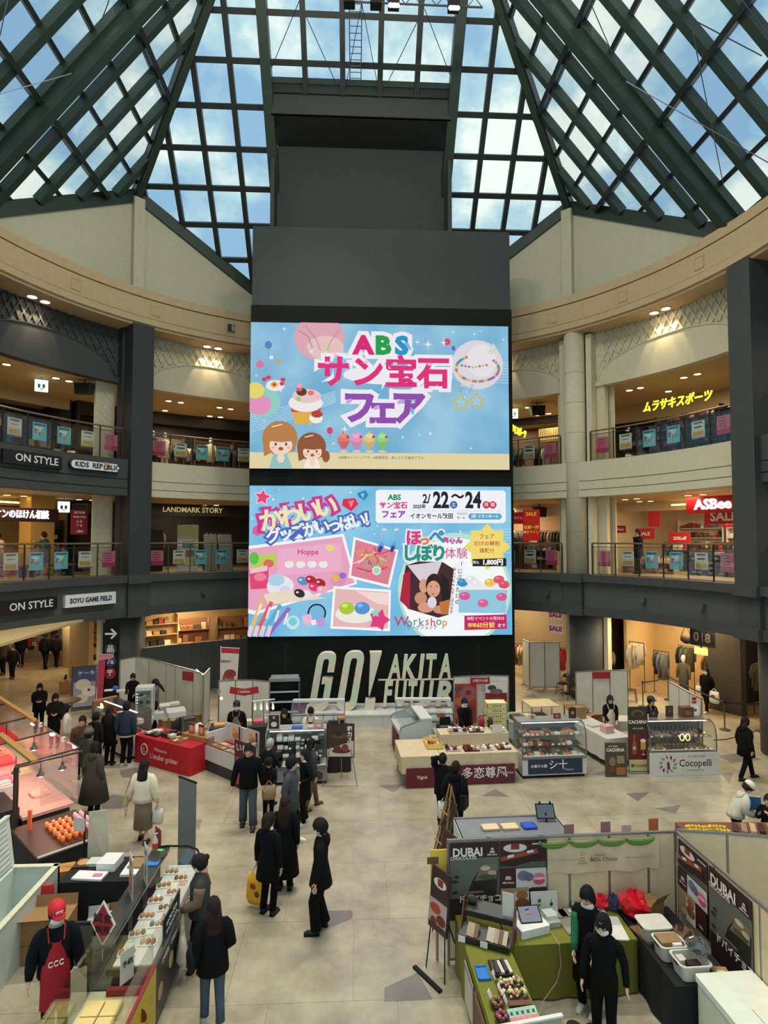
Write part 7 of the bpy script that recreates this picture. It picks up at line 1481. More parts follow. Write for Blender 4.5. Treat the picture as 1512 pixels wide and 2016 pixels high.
for i,(fx_,y,z,w_,lab) in enumerate(((.18,.3,.785,.38,'basket of pink and brown sweets at the left of the lettered table'),(.42,.25,.785,.4,'row of wine red sweet bags on the lettered table'),(.62,.28,.785,.3,'small pile of red packets at the middle right of the lettered table'),(.85,.3,.785,.36,'red boxes at the right end of the lettered table'),
  (.3,.8,1.085,.5,'dark packets on the riser, left part'),(.55,.82,1.085,.4,'wrapped sticks on the riser, middle part'),(.85,.82,1.085,.36,'dark pouches on the riser, right part'))):tray(t,W*fx_,y,z,w_,.3,(60,40,36) if i % 2 else (206,196,180),lab,GIFT,n=(4,2),hh=.07,seed=i)
for i,(fx_,c,w_,h) in enumerate(((.66,(150,20,30),.16,.3),(.78,(50,36,36),.15,.28))):put('gift_pouch',MB().loft([((0,0,0),(w_*.5,0,0),(0,.05,0)),((0,0,h*.6),(w_*.5,0,0),(0,.06,0)),((0,0,h),(w_*.35,0,0),(0,.02,0))],10),mat(c,.6),loc=on(t,1.11,W*fx_,1.02),label=['glossy red pouch standing on the riser','dark brown pouch standing on the riser'][i],cat='pouch',smooth=True)
put('letter_card',bx(-.14,0,0,.14,.012,.2),mat((210,206,196),.6),loc=on(t,1.09,W*.82,.62),label='white lettered card leaning on the riser',cat='card')
o=thing('cash_register','black cash register beside the doughnut seller','cash register',on(t,.0,.46,1.58),.1);put('body',MB().rbox(-.25,-.2,.88,.25,.2,1.02,.02),BLACK,o);put('screen_unit',MB().cbox(-.02,.05,1.02,.3,.08,.22),BLACK,o);put('keys',bx(-.2,-.18,1.02,.1,-.02,1.035),GREY_L,o)
t2=thing('register_table','pale table under the black cash register','table',on(t,0,.12,1.32),.05);cloth_table(t2,.7,.5,.88,mat((150,156,150),.7),.7)
# glass case with navy panel
t,W=fx('wagashi_case','curved glass case with a navy lettered front panel','display case',(1029,1534),(1155,1529));glass_case(t,W,1.38,.75,.52,CASEW,3,True,True,((206,120,100),(226,220,200),(120,60,50),(60,80,60),(190,150,110)),9);sb(t,'navy_panel',.15,-.02,.12,W-.12,-.004,.5,mat((32,42,66),.5));art(t,[('t','お菓子の蔵',W*.25,.32,.09,(214,210,206)),('t','シ十',W*.55,.34,.26,(224,222,218),.003),('t','Chateau',W*.72,.22,.08,(150,160,176))],-.022)
wg=t
for i,(fx_,h,c,lab) in enumerate(((.9,.28,(56,30,26),'dark framed picture card at the right end of the navy panel case'),(.25,.12,(190,186,180),'small white card at the left of the navy panel case'),(.65,.14,(120,50,60),'small round dark jar display on the navy panel case'))):o=thing('top_card',lab,'card',on(t,1.41,W*fx_,.45));sb(o,'card',-.1,0,0,.1,.02,h,mat(c,.5));art(o,[('e',0,h*.5,.05,.05,(170,110,80))],0)
# tables behind
t,W=fx('shelf_table','pale work table with a raised cream shelf behind the navy panel case','table',(1006,1422),(1092,1418),.75);cloth_table(t,W,1.0,.75,mat((150,156,156),.6),.5,False)
sb(t,'raised_shelf',W*.5,.1,1.12,W*1.15,.95,1.16,mat((206,184,140),.6));[put('shelf_leg',MB().tube([(x,y,.75),(x,y,1.12)],.015,5),GREY_D,t) for x in (W*.52,W*.98) for y in (.13,.92)]
for i,(fx_,c,lab) in enumerate(((.2,(90,70,50),'dark box under the raised cream shelf, left'),(.5,(206,190,130),'yellow tray under the raised cream shelf'),(.75,(70,50,40),'brown tray under the raised cream shelf, right'))):put('stock_box',MB().cbox(0,0,0,.34,.3,.12,.1),mat(c,.7),loc=on(t,.755,W*fx_,.3),label=lab,cat='box')
# ---------------------------------------------------------------- right: white table, beer signs, bottle case
t,W=fx('white_long_table','long white clothed table running back beside the white aproned seller','table',(1196,1513),(1232,1511));W=.75;t.rotation_euler.z=R(12);cloth_table(t,W,2.2,.8,mat((196,192,180),.8),.62);wt=t
for i,(y,c,w_,h,lab) in enumerate(((.5,(206,160,160),.28,.2,'pink printed pouch pack near the front of the long white table'),(1.1,(190,190,196),.4,.05,'scattered leaflets on the long white table'),(1.9,(150,116,76),.35,.35,'cardboard box on the long white table'),(2.05,(206,200,190),.3,.12,'crumpled white bag at the back of the long white table'))):put('table_item',MB().cbox(0,0,0,w_,.25,h,.3),mat(c,.7),loc=on(t,.805,.35,y),label=lab,cat='item')
t,W=fx('bench_table','brown topped folding table beside the white aproned seller','table',(1118,1396),(1160,1396),.85);W=.7;sb(t,'top',0,0,.82,W,.6,.85,mat((140,104,70),.6));[put('leg',MB().tube([(x,y,0),(x,y,.82)],.018,5),GREY_D,t) for x in (.05,W-.05) for y in (.05,.55)]
for i,(px,py,h) in enumerate(((1168,1450,.7),(1183,1462,.45))):o=thing('carton',f'{["tall", "small"][i]} open cardboard carton beside the white aproned seller','box',(*PZ(px,py),0),.2);put('body',MB().cbox(0,0,0,.42,.4,h),KRAFT,o);put('flap',MB().add([(-.21,-.2,h),(.21,-.2,h),(.21,-.38,h+.1),(-.21,-.38,h+.1)],[(0,1,2,3)]),KRAFT,o)
t,W=fx('rear_white_table','white table behind the white aproned seller','table',(1212,1420),(1240,1420),.8);W=.9;cloth_table(t,W,.6,.8,mat((206,200,180),.7),.3)
def beer_tall(t):
 art(t,[('r',-.26,.35,.26,1.74,(52,44,36)),('r',-.26,.35,.26,1.05,(96,22,24)),('r',-.26,.05,.26,.35,(206,184,130)),('t','CACHINA',0,1.35,.125,(236,230,220),.004,.92),('t','APPLE BEER',0,1.18,.06,(190,170,130)),('e',0,1.58,.18,.1,(120,84,46)),('e',0,1.56,.12,.07,(60,40,30)),
   ('r',-.17,.5,-.05,.82,(150,76,36)),('r',-.13,.82,-.09,1.02,(170,90,50)),('e',-.11,.66,.05,.05,(196,180,150)),('r',.06,.62,.2,.84,(206,150,70)),('e',.13,.86,.075,.05,(236,226,206)),('r',.125,.5,.14,.62,(190,160,110)),('e',.13,.49,.06,.02,(190,160,110)),('t','Cocopelli',.04,.2,.09,(120,90,60)),('e',-.17,.2,.04,.04,(110,80,40))],-.016)
t=thing('roll_banner','tall brown roll-up banner advertising apple beer','banner',(*PZ(1257,1521),0),-.02);sb(t,'sheet',-.27,-.015,.03,.27,0,1.76,mat((60,40,34),.6));sb(t,'foot',-.29,-.12,0,.29,.12,.04,ALU);beer_tall(t)
def beer_low(t):art(t,[('r',-.27,.02,.27,.86,(70,62,46)),('t','CACHINA',-.02,.7,.12,(236,230,220),.004,.9),('t','APPLE BEER',-.08,.8,.05,(206,190,150)),('e',-.1,.4,.09,.12,(130,110,80)),('r',.02,.35,.22,.55,(150,130,90)),('r',0,.05,.25,.25,(160,100,40)),('e',-.14,.2,.1,.08,(120,50,40))],-.016)
t=thing('low_sign','low framed apple beer sign at the end of the white table','sign',(*PZ(1213,1529),0));sb(t,'frame',-.29,-.015,0,.29,.02,.89,mat((80,70,60),.5));beer_low(t)
t,W=fx('bottle_case','curved glass case of dark bottles with a white cloth front','display case',(1281,1527),(1412,1524));glass_case(t,W,1.36,.8,.6,mat((120,100,80),.6),2,True,True,((90,60,40),(160,120,80)),12,mat((110,100,84),.4))
sb(t,'cloth_front',-.04,-.05,.0,W+.05,-.03,.6,mat((206,202,192),.8));art(t,[('t','Cocopelli',W*.66,.32,.26,(60,36,46),.003,.9),('t','Bar Restaurant Winery',W*.66,.14,.05,(150,140,136)),('t','りんごのお酒とお菓子',W*.68,.5,.05,(150,140,136))],-.052)
for k in range(11):a=R(k*33);sb_=put('logo_leaf',MB().add([(.0,0,-.07),(.03,0,0),(0,0,.07),(-.03,0,0)],[(0,1,2,3)]),mat([(110,140,60),(190,50,60),(70,40,70),(150,110,60),(120,150,80)][k % 5],.6),t,loc=(W*.25+.2*cos(a),-.055,.3+.19*sin(a)));sb_.rotation_euler=(0,-a+R(60),0)
put('logo_centre',MB().add([(-.03,0,-.12),(.05,0,-.14),(.04,0,.05),(-.03,0,.08)],[(0,1,2,3)]),mat((90,50,90),.6),t,loc=(W*.25,-.056,.3));bc=t
BOT=MB().use(mat((40,24,20),.25,key='bottle')).lathe([(.032,0),(.034,.02),(.034,.13),(.013,.18),(.012,.23),(.014,.235)],n=8);BOT.use(mat((170,150,110),.6,key='label_paper')).lathe([(.035,.04),(.035,.1)],n=8);BOTm=BOT.mesh('bottle',True)
for rw,z in enumerate((.64,.94)):
 for k in range(10):put('bottle',BOTm,parent=None,loc=on(bc,z+.0,.35+k*.115,.3+.08*rw),label=f'dark glass bottle in the {["lower", "upper"][rw]} row of the bottle case',cat='bottle',group=f'bottles in the {["lower", "upper"][rw]} row of the bottle case')
for k in (0,1):put('neon_mark',MB().tube([(W*.52+k*.16+.06*cos(R(a)),.12,.95+.09*sin(R(a))) for a in range(0,361,30)],.012,5),mat((250,220,140),emit=2.5,key='neon'),bc)
for i,(fx_,w_,h,c,lab) in enumerate(((.2,.26,.2,(30,30,34),'small black tablet on the bottle case'),(.45,.22,.3,(60,40,30),'tilted dark picture card on the bottle case'),(.85,.26,.34,(220,216,206),'white framed certificate at the right end of the bottle case'))):
 o=thing('counter_card',lab,'card',on(bc,1.39,W*fx_,.5),.1);sb(o,'card',-w_/2,0,0,w_/2,.02,h,mat(c,.5));art(o,[('r',-w_*.38,h*.12,w_*.38,h*.88,tuple(min(255,int(v*1.15)+12) for v in c)),('e',0,h*.5,w_*.2,w_*.16,(110,100,90))],0)
o=thing('kraft_box','brown paper box on the bottle case','box',on(bc,1.39,W*.72,.55),.05);put('body',MB().cbox(0,0,0,.34,.2,.26),mat((110,66,44),.7),o);put('label_patch',bx(-.08,-.103,.05,.08,-.1,.16),mat((150,100,70),.7),o)
panel_run('white partition behind the white aproned seller with a red banner',Z18([(1133,1323),(1166,1321),(1200,1320),(1235,1319)]),1.8)
pb=put('red_pennant',prism_xz([(-.3,-.1),(.3,-.1),(.3,.12),(-.3,.12)],-.012,.0),mat((160,26,34),.6),loc=(PY(1184,1328,20.3)[0],20.3,1.66),label='small red banner at the top of the partition behind the white apron',cat='banner')
panel_run('white partition sloping towards the rope barrier behind the bottle case',Z18([(1317,1342),(1337,1352),(1358,1364),(1381,1375)]),1.8)
wall_poster(1361,1370,1378,1394,PZ(1358,1366,1.8)[1]-.25,'red and white notice on the end of the partition behind the bottle case',[('r',.1,.65,.9,.9,(170,40,44)),('r',.1,.35,.9,.58,(180,50,50)),('r',.1,.08,.9,.28,(180,50,50))],(206,190,180))
pts=[PZ(1030,1348),PZ(1043,1357),PZ(1073,1357),PZ(1103,1358)]
panel_run('three panel white screen on casters before the clothing shop',pts,1.95)
def xchair(px,py,rz,lab):
 t=thing('cafe_chair',lab,'chair',(*PZ(px,py),0),R(rz));m_=mat((56,42,34),.5)
 put('seat',MB().lathe([(.2,.44),(.22,.46),(.2,.48),(.0,.485)],n=16),m_,t);put('back_hoop',MB().tube([(-.19,.18,.46),(-.21,.22,.8),(-.1,.24,.9),(.1,.24,.9),(.21,.22,.8),(.19,.18,.46)],.014,6),m_,t)
 for s in (-1,1):put('cross_slat',MB().tube([(s*.19,.19,.5),(0,.2,.66),(-s*.19,.23,.84)],.01,5),m_,t)
 for sx in (-1,1):
  for sy in (-1,1):put('leg',MB().tube([(sx*.14,sy*.14,.45),(sx*.2,sy*.2,0)],.014,5),m_,t)
xchair(1108,1368,200,'dark cross-backed cafe chair beside the caster screen');xchair(1132,1380,120,'dark cross-backed cafe chair half behind the partition by the grey column');xchair(1243,1382,60,'dark cross-backed cafe chair behind the apple beer banner')
t=thing('cafe_table','small dark round cafe table between the cross-backed chairs','table',(*PZ(1122,1366),0));put('top',MB().lathe([(.3,.7),(.3,.73)],n=18),mat((40,36,34),.5),t);put('stem',MB().tube([(0,0,0),(0,0,.7)],.025,6),BLACK,t);put('foot',MB().lathe([(.2,0),(.2,.02)],n=14),BLACK,t)
def stanchion(px,py,lab):
 t=thing('stanchion',lab,'stanchion',(*PZ(px,py),0));put('base',MB().lathe([(.17,0),(.17,.02),(.05,.04)],n=16),GREY_D,t);put('post',MB().tube([(0,0,.03),(0,0,.92)],.022,8),mat((90,84,74),.4,.5),t);put('belt_head',MB().lathe([(.032,.88),(.034,.95)],n=10),BLACK,t);return t
s1=stanchion(1266,1392,'belt barrier post behind the apple beer banner');s2=stanchion(1427,1437,'belt barrier post between bottle case and right pillar');s3=stanchion(1316,1378,'belt barrier post by the lit clothing shop');s4=stanchion(1500,1440,'belt barrier post at the right pillar')
for a,b,lab,c in ((s1,s3,'belt between the posts near the lit clothing shop',(70,60,80)),(s3,s2,'dark belt stretched behind the bottle case',(50,60,90)),(s2,s4,'black belt stretched to the right pillar',(24,24,28))):
 A=a.location+Vector((0,0,.91));B=b.location+Vector((0,0,.91));M_=(A+B)/2-Vector((0,0,.05));put('barrier_belt',MB().bar(A,M_,.008,.05).bar(M_,B,.008,.05),mat(c,.7),label=lab,cat='belt')
t=put('floor_cable',MB().tube([(*PZ(px,py),.012) for px,py in ((1405,1458),(1430,1456),(1456,1450),(1480,1442),(1505,1434))],.012,5),BLACK,label='black cable looping over the floor right of the bottle case',cat='cable')
# ================================================================ right-hand green booth
BA=Vector((1.404,9.121,0));BZ=R(1.79);BM=Matrix.Translation(BA) @ Matrix.Rotation(BZ,4,'Z')
def bp(x,y,z=0.0):return tuple(BM @ Vector((x,y,z)))
def bt_(name,label,cat,x,y,z=0.0,rz=0,group=None):return thing(name,label,cat,bp(x,y,z),BZ+rz,group)
PW=mat((212,190,152),.7,key='booth_panel')
panel_run('cream partition along the back of the green booth',[bp(x,0)[:2] for x in (0,.76,1.5,1.86,2.48,3.1,3.53)],1.8,PW,feet=False)
panel_run('cream partition along the right side of the green booth',[bp(3.56,y)[:2] for y in (-.04,-.95,-1.85,-2.75)],1.8,PW,feet=False)
panel_run('cream partition running right behind the green booth corner',[bp(x,y)[:2] for x,y in ((3.62,.03),(4.3,-.12),(4.95,-.3),(5.6,-.45))],1.8,PW,feet=False)
def dubai(t,W=.74,H=1.15):
 s=W/.74
 art(t,[('r',0,0,W,H,(96,98,90)),('r',0,H*.8,W,H,(48,24,26)),('r',0,0,W,H*.28,(44,26,28)),('p',[(W*.35,H*.32),(W*.95,H*.3),(W*.98,H*.62),(W*.62,H*.66),(W*.45,H*.5)],(34,32,26)),('p',[(W*.5,H*.5),(W*.95,H*.52),(W*.96,H*.7),(W*.66,H*.72)],(120,104,84)),('e',W*.72,H*.66,W*.1,H*.03,(190,180,160)),('e',W*.86,H*.6,W*.09,H*.03,(176,164,140)),('e',W*.75,H*.55,W*.18,H*.03,(70,80,40)),('e',W*.14,H*.56,W*.05,H*.02,(40,44,34)),('e',W*.1,H*.5,W*.07,H*.02,(40,44,34)),('e',W*.1,H*.36,W*.06,H*.02,(44,40,36)),('r',W*.22,H*.345,W*.68,H*.375,(130,90,96)),
   ('t','DUBAI',W*.36,H*.875,.17*s,(224,214,206),.006,.92),('t','CHOCOLATE',W*.27,H*.805,.065*s,(214,200,190),.002),('t','ドバイチョコ',W*.6,H*.27,.115*s,(220,222,220),.003,.95),('p',[(W*.8,H*.86),(W*.92,H*.86),(W*.9,H*.89),(W*.82,H*.89)],(190,180,170)),('p',[(W*.82,H*.9),(W*.9,H*.9),(W*.88,H*.93),(W*.84,H*.93)],(190,180,170)),('t','Mille Choux',W*.86,H*.84,.03*s,(200,190,180))],-.009)
def sweets(t,W=.72,H=1.1):
 art(t,[('r',0,H*.62,W,H,(50,26,28)),('r',0,H*.62,W,H*.7,(86,84,80)),('e',W*.33,H*.9,W*.26,H*.06,(206,200,196)),('r',W*.24,H*.88,W*.42,H*.96,(130,50,36)),('p',[(0,H*.78),(W*.8,H*.88),(W*.84,H*.82),(.02,H*.7)],(150,66,40)),('p',[(W*.16,H*.8),(W*.3,H*.82),(W*.3,H*.78),(W*.16,H*.76)],(220,206,190)),('p',[(W*.58,H*.855),(W*.72,H*.87),(W*.74,H*.835),(W*.6,H*.82)],(220,206,190)),('p',[(0,H*.72),(W*.84,H*.82),(W*.9,H*.74),(W*.3,H*.65),(0,H*.66)],(30,22,22)),('r',W*.7,H*.94,W*.98,H*.96,(190,186,180)),
   ('r',0,H*.36,W*.34,H*.62,(60,16,26)),('p',[(W*.1,H*.47),(W*.24,H*.47),(W*.22,H*.52),(W*.12,H*.52)],(190,180,170)),('t','Mille Choux',W*.17,H*.43,.035,(200,190,180)),('r',W*.34,H*.34,W,H*.62,(196,192,186)),('e',W*.5,H*.52,W*.13,H*.07,(110,106,136)),('e',W*.62,H*.5,W*.1,H*.06,(96,92,124)),('e',W*.84,H*.5,W*.13,H*.05,(206,110,130)),('e',W*.84,H*.44,W*.13,H*.05,(190,70,100)),('e',W*.84,H*.475,W*.12,H*.018,(230,180,190)),
   ('r',0,0,W*.62,H*.36,(150,128,96)),('r',W*.3,.0,W*.62,H*.3,(206,200,190)),('e',W*.46,H*.26,W*.13,H*.06,(150,90,50)),('e',W*.46,H*.15,W*.15,H*.07,(130,76,40)),('e',W*.12,H*.14,W*.1,H*.05,(176,130,70)),('e',W*.22,H*.08,W*.09,H*.045,(196,160,100)),('r',W*.66,H*.05,W,H*.36,(54,16,24)),('t','Mille',W*.82,H*.1,.05,(190,170,160))],-.009)
for (x,y,rz,fn,W,H,z,lab) in ((.02,-.03,0,dubai,.74,1.12,.66,'large dark chocolate poster at the left end of the booth back wall'),(.78,-.03,0,sweets,.7,1.06,.72,'collage poster of cakes and macarons beside the dark chocolate poster on the back wall'),
  (3.53,-.12,-pi/2,sweets,.72,1.06,.7,'collage poster of cakes and macarons on the right side wall of the booth'),(3.53,-.88,-pi/2,dubai,.86,1.2,.56,'large dark chocolate poster on the right side wall of the booth')):
 o=bt_('wall_poster',lab,'poster',x,y,z,rz);sb(o,'sheet',0,-.008,0,W,0,H,mat((50,30,32),.45));fn(o,W,H)
# fabric banner with green swags
o=bt_('fabric_banner','beige fabric banner with green swags and gold cake emblem on the booth back wall','banner',1.5,-.03,1.28);W=1.75
n=40;vs=[]
for i in range(n+1):
 u=W*i/n;wv=.012*sin(u*9)
 vs+=[(u,-.02+wv,.48),(u,-.03+wv*1.6,.22),(u,-.03+wv*2,.0+.012*sin(u*13))]
put('cloth',MB().add(vs,[(3*i+j,3*i+3+j,3*i+4+j,3*i+1+j) for i in range(n) for j in range(2)]),mat((206,182,150),.85),o,smooth=True)
for k in range(4):
 cx=.12+k*.44 if k else .1;
 for j,c in enumerate(((90,130,50),(110,150,60),(80,116,44))):
  put('green_swag',MB().tube([(cx+.22*cos(R(a)),-.045-.004*j,.485-(.1-.028*j)*sin(R(a))) for a in range(0,181,20)],.016,5),mat(c,.8),o)
art(o,[('r',.46,.14,.6,.155,(170,140,50)),('r',.48,.18,.58,.195,(170,140,50)),('r',.49,.22,.57,.235,(170,140,50)),('r',.5,.26,.505,.32,(110,96,60)),('r',.53,.26,.535,.34,(110,96,60)),('r',.56,.26,.565,.32,(110,96,60)),('t','Mille Choux',.86,.2,.085,(120,110,80),.002),('t','Patisserie',.8,.27,.04,(130,120,90))],-.062)
for x0 in (.02,1.2):put('bead_string',MB().tube([(x0+.05*k,-.06,.21+.012*sin(k*1.7)) for k in range(10)],.006,4),mat((150,150,140),.5),o)
# clips on top rail
for x in (.62,1.42):put('rail_clip',MB().cbox(0,0,0,.06,.05,.03),CGREY,loc=bp(x,0,1.815),label=f'grey clip on the top rail of the booth back partition, {"nearer the dark poster" if x < 1 else "at the beige banner"}',cat='clip')
OL=mat((112,112,34),.85,key='green_cloth');BLC=mat((17,17,19),.9,key='black_cloth')
t1=bt_('green_table','olive green clothed table along the back of the booth','table',.72,-.78);cloth_table(t1,1.78,.72,.75,OL,.72)
t2=bt_('green_table','olive green clothed table running towards the viewer with sweets on it','table',.1,-2.75);cloth_table(t2,.58,2.68,.75,OL,.72)
t3=bt_('black_table','black clothed table along the right wall of the booth','table',2.56,-1.66);cloth_table(t3,.78,1.56,.74,BLC,.72)
# pictures on the outer side of the green table
for i,(y0,y1,c) in enumerate(((-1.35,-.85,(150,140,130)),(-2.0,-1.42,(120,80,60)))):o=bt_('front_poster',f'printed photo sheet hung on the outer side of the sweets table, {["farther", "nearer"][i]} one','poster',.07,(y0+y1)/2,.1);sb(o,'sheet',-.012,(y0-y1)/2,0,-.002,(y1-y0)/2,.55,mat(c,.6));sb(o,'picture',-.016,(y0-y1)/2+.04,.06,-.012,(y1-y0)/2-.04,.45,mat((90,60,44) if i else (190,180,170),.6))
# big display stand (black angled tray)
o=bt_('angled_display','black angled display tray with wooden ends holding bagged chocolates','display stand',.42,-.62,.755,R(-28));WD=mat((88,48,28),.5)
for s in (-1,1):put('wood_end',MB().add([(s*.36,-.14,0),(s*.36,.2,0),(s*.36,.2,.42),(s*.36,.12,.42),(s*.36+.02,-.14,0),(s*.36+.02,.2,0),(s*.36+.02,.2,.42),(s*.36+.02,.12,.42)],[(0,1,2,3),(7,6,5,4),(0,4,5,1),(1,5,6,2),(2,6,7,3),(3,7,4,0)]),WD,o)
for k,(y,z) in enumerate(((-.2,.04),(.06,.24))):
 put('tier',MB().add([(-.36,y,z),(.36,y,z),(.36,y+.22,z+.1),(-.36,y+.22,z+.1),(-.36,y,z-.02),(.36,y,z-.02),(.36,y+.22,z+.08),(-.36,y+.22,z+.08)],[(0,1,2,3),(7,6,5,4),(0,4,5,1),(1,5,6,2),(2,6,7,3),(3,7,4,0)]),mat((22,24,24),.5),o);sb(o,'tier_lip',-.36,y-.015,z-.02,.36,y,z+.05,mat((22,24,24),.5))
r_=random.Random(2)
for k,x in enumerate((-.2,-.14,.08,.14,.2,.26)):put('chocolate_bag',MB().add([(x-.05,-.15,.08),(x+.05,-.16,.07),(x+.06,-.05,.2),(x-.04,-.04,.2),(x-.04,-.1,.08),(x+.05,-.1,.08),(x+.05,-.02,.18),(x-.04,-.02,.18)],[(0,1,2,3),(7,6,5,4),(0,4,5,1),(1,5,6,2),(2,6,7,3),(3,7,4,0)]),mat([(176,150,120),(120,90,66),(196,176,150)][k % 3],.35),o)
for x in (-.29,.02):put('price_card',bx(x-.05,-.235,.02,x+.05,-.23,.1),mat((214,210,200),.6),o)
put('leaf_sprig',MB().ball(-.26,.2,.38,.07,8,1.2,.6,.8),mat((60,64,44),.9),o);put('message_card',bx(.2,.12,.3,.36,.128,.62),mat((206,200,192),.6),o)
# white box with tablet
o=bt_('tablet_stand','white box with a tablet leaning on top on the green table','stand',1.07,-.42,.755,R(14));put('box',MB().rbox(-.23,-.22,0,.23,.22,.11,.015),mat((226,226,218),.4),o)
tb=put('tablet',MB().rbox(-.16,-.12,0,.16,.12,.012,.012),BLACK,o,loc=(.03,-.0,.17));tb.rotation_euler=(R(32),0,R(-12));sc_=put('display',bx(-.145,-.105,.0125,.145,.105,.014),mat((170,176,190),emit=.55,key='display'),tb);put('display_text',bx(-.05,-.01,.0145,.05,.004,.015),mat((150,70,60),.5),tb)
put('prop',MB().bar((.02,.1,.11),(.02,.04,.22),.06,.01),BLACK,o)
o=bt_('card_reader_box','stack of small white boxes beside the tablet box','box',1.43,-.34,.755,R(8));
put('lower_box',MB().rbox(-.1,-.13,0,.1,.13,.07,.01),mat((176,176,166),.5),o);put('upper_box',MB().rbox(-.08,-.06,.07,.09,.12,.12,.01),mat((220,220,210),.5),o)
for i,(x,y,w_,d,c,lab) in enumerate(((1.72,-.46,.3,.34,(150,146,130),'clear tray with a white scoop on the green table'),(1.55,-.18,.36,.2,(160,156,140),'flat clear tray behind the small white boxes'),(1.78,-.16,.3,.18,(160,156,140),'second flat clear tray beside the tissue pack'))):
 o=bt_('clear_tray',lab,'tray',x,y,.755,R(6));put('tray_base',MB().rbox(-w_/2,-d/2,0,w_/2,d/2,.02,.02),mat(c,.2),o);put('white_scoop',MB().ball(.02,0,.03,.03,8,1,1.4,.5),WHITE,o)
o=bt_('standing_menu','pale menu card standing on the green table before the cake poster','card',1.42,-.1,.755);put('card',MB().add([(-.2,-.06,0),(.2,-.06,0),(.2,.0,.3),(-.2,0,.3),(-.2,-.05,0),(.2,-.05,0),(.2,.01,.3),(-.2,.01,.3)],[(0,1,2,3),(7,6,5,4),(0,4,5,1),(1,5,6,2),(2,6,7,3),(3,7,4,0)]),mat((190,190,178),.6),o)
for x,s_ in ((-.08,'箱 入'),(.1,'一個')):lt=letter(s_,.05,mat((50,50,50),.6),o,(x,-.04,.16));lt.rotation_euler=(R(-11),R(90),0)
o=bt_('tissue_pack','white tissue pack at the back of the green table','tissue',2.02,-.14,.755);put('pack',MB().rbox(-.15,-.08,0,.15,.08,.08,.02),mat((206,206,196),.6),o);put('tissue',MB().loft([((0,0,.08),(.06,0,0),(0,.03,0)),((.02,0,.13),(.07,0,0),(0,.02,0)),((0,.0,.16),(.02,0,0),(0,.01,0))],8),WHITE,o)
o=bt_('yellow_notes','pale yellow note pad on the green table','pad',2.06,-.4,.755,R(-4));put('pad',bx(-.14,-.06,0,.14,.06,.03),mat((206,200,130),.6),o)
o=bt_('cutting_board','white paper covered board at the right end of the green table','board',2.28,-.55,.755,R(-8));put('board',MB().rbox(-.14,-.26,0,.14,.26,.015,.02),mat((216,210,200),.5),o)
o=bt_('phone_pack','white phone sized pack above the covered board','pack',2.24,-.17,.755,R(-10));put('pack',MB().rbox(-.09,-.06,0,.09,.06,.02,.015),mat((206,200,196),.4),o);put('label_mark',bx(-.04,-.02,.021,.03,.02,.022),mat((60,60,70),.6),o)
def crumple(name,lab,x,y,z,r,c,h=1.5,seed=0,rough=.25,cat='bag'):
 r_=random.Random(seed+len(lab));m_=MB();vs=[];n,m=14,9
 for i in range(m+1):
  for j in range(n):
   th=pi*i/m;ph=2*pi*j/n;k=1+r_.uniform(-.28,.3)*(1 if 0<i<m else 0);vs.append((r*k*sin(th)*cos(ph),r*k*sin(th)*sin(ph),r*h*(1-cos(th))*.5*(1+.25*r_.uniform(-1,1)*(i>4))))
 m_.add(vs,[(i*n+j,i*n+(j+1) % n,(i+1)*n+(j+1) % n,(i+1)*n+j) for i in range(m) for j in range(n)]);return put(name,m_,mat(c,rough),loc=bp(x,y,z),label=lab,cat=cat)
crumple('plastic_bag','large crumpled red plastic bag on the black clothed table',2.72,-.3,.75,.2,(214,24,44),1.7,1)
crumple('plastic_bag','small red plastic bag on the end of the green table by the pillar pole',2.3,.0-.08,.76,.1,(220,30,44),1.8,2)
crumple('plastic_bag','small dark blue bag between the two red bags',2.47,-.16,.76,.07,(50,60,96),3.2,3)
o=bt_('open_carton','tan open cardboard carton behind the large red bag','box',3.0,-.22,.745,R(25));put('body',MB().cbox(0,0,0,.3,.26,.18),KRAFT,o);put('flap',MB().add([(-.15,-.13,.18),(.15,-.13,.18),(.2,-.2,.32),(-.1,-.2,.32)],[(0,1,2,3)]),KRAFT,o)
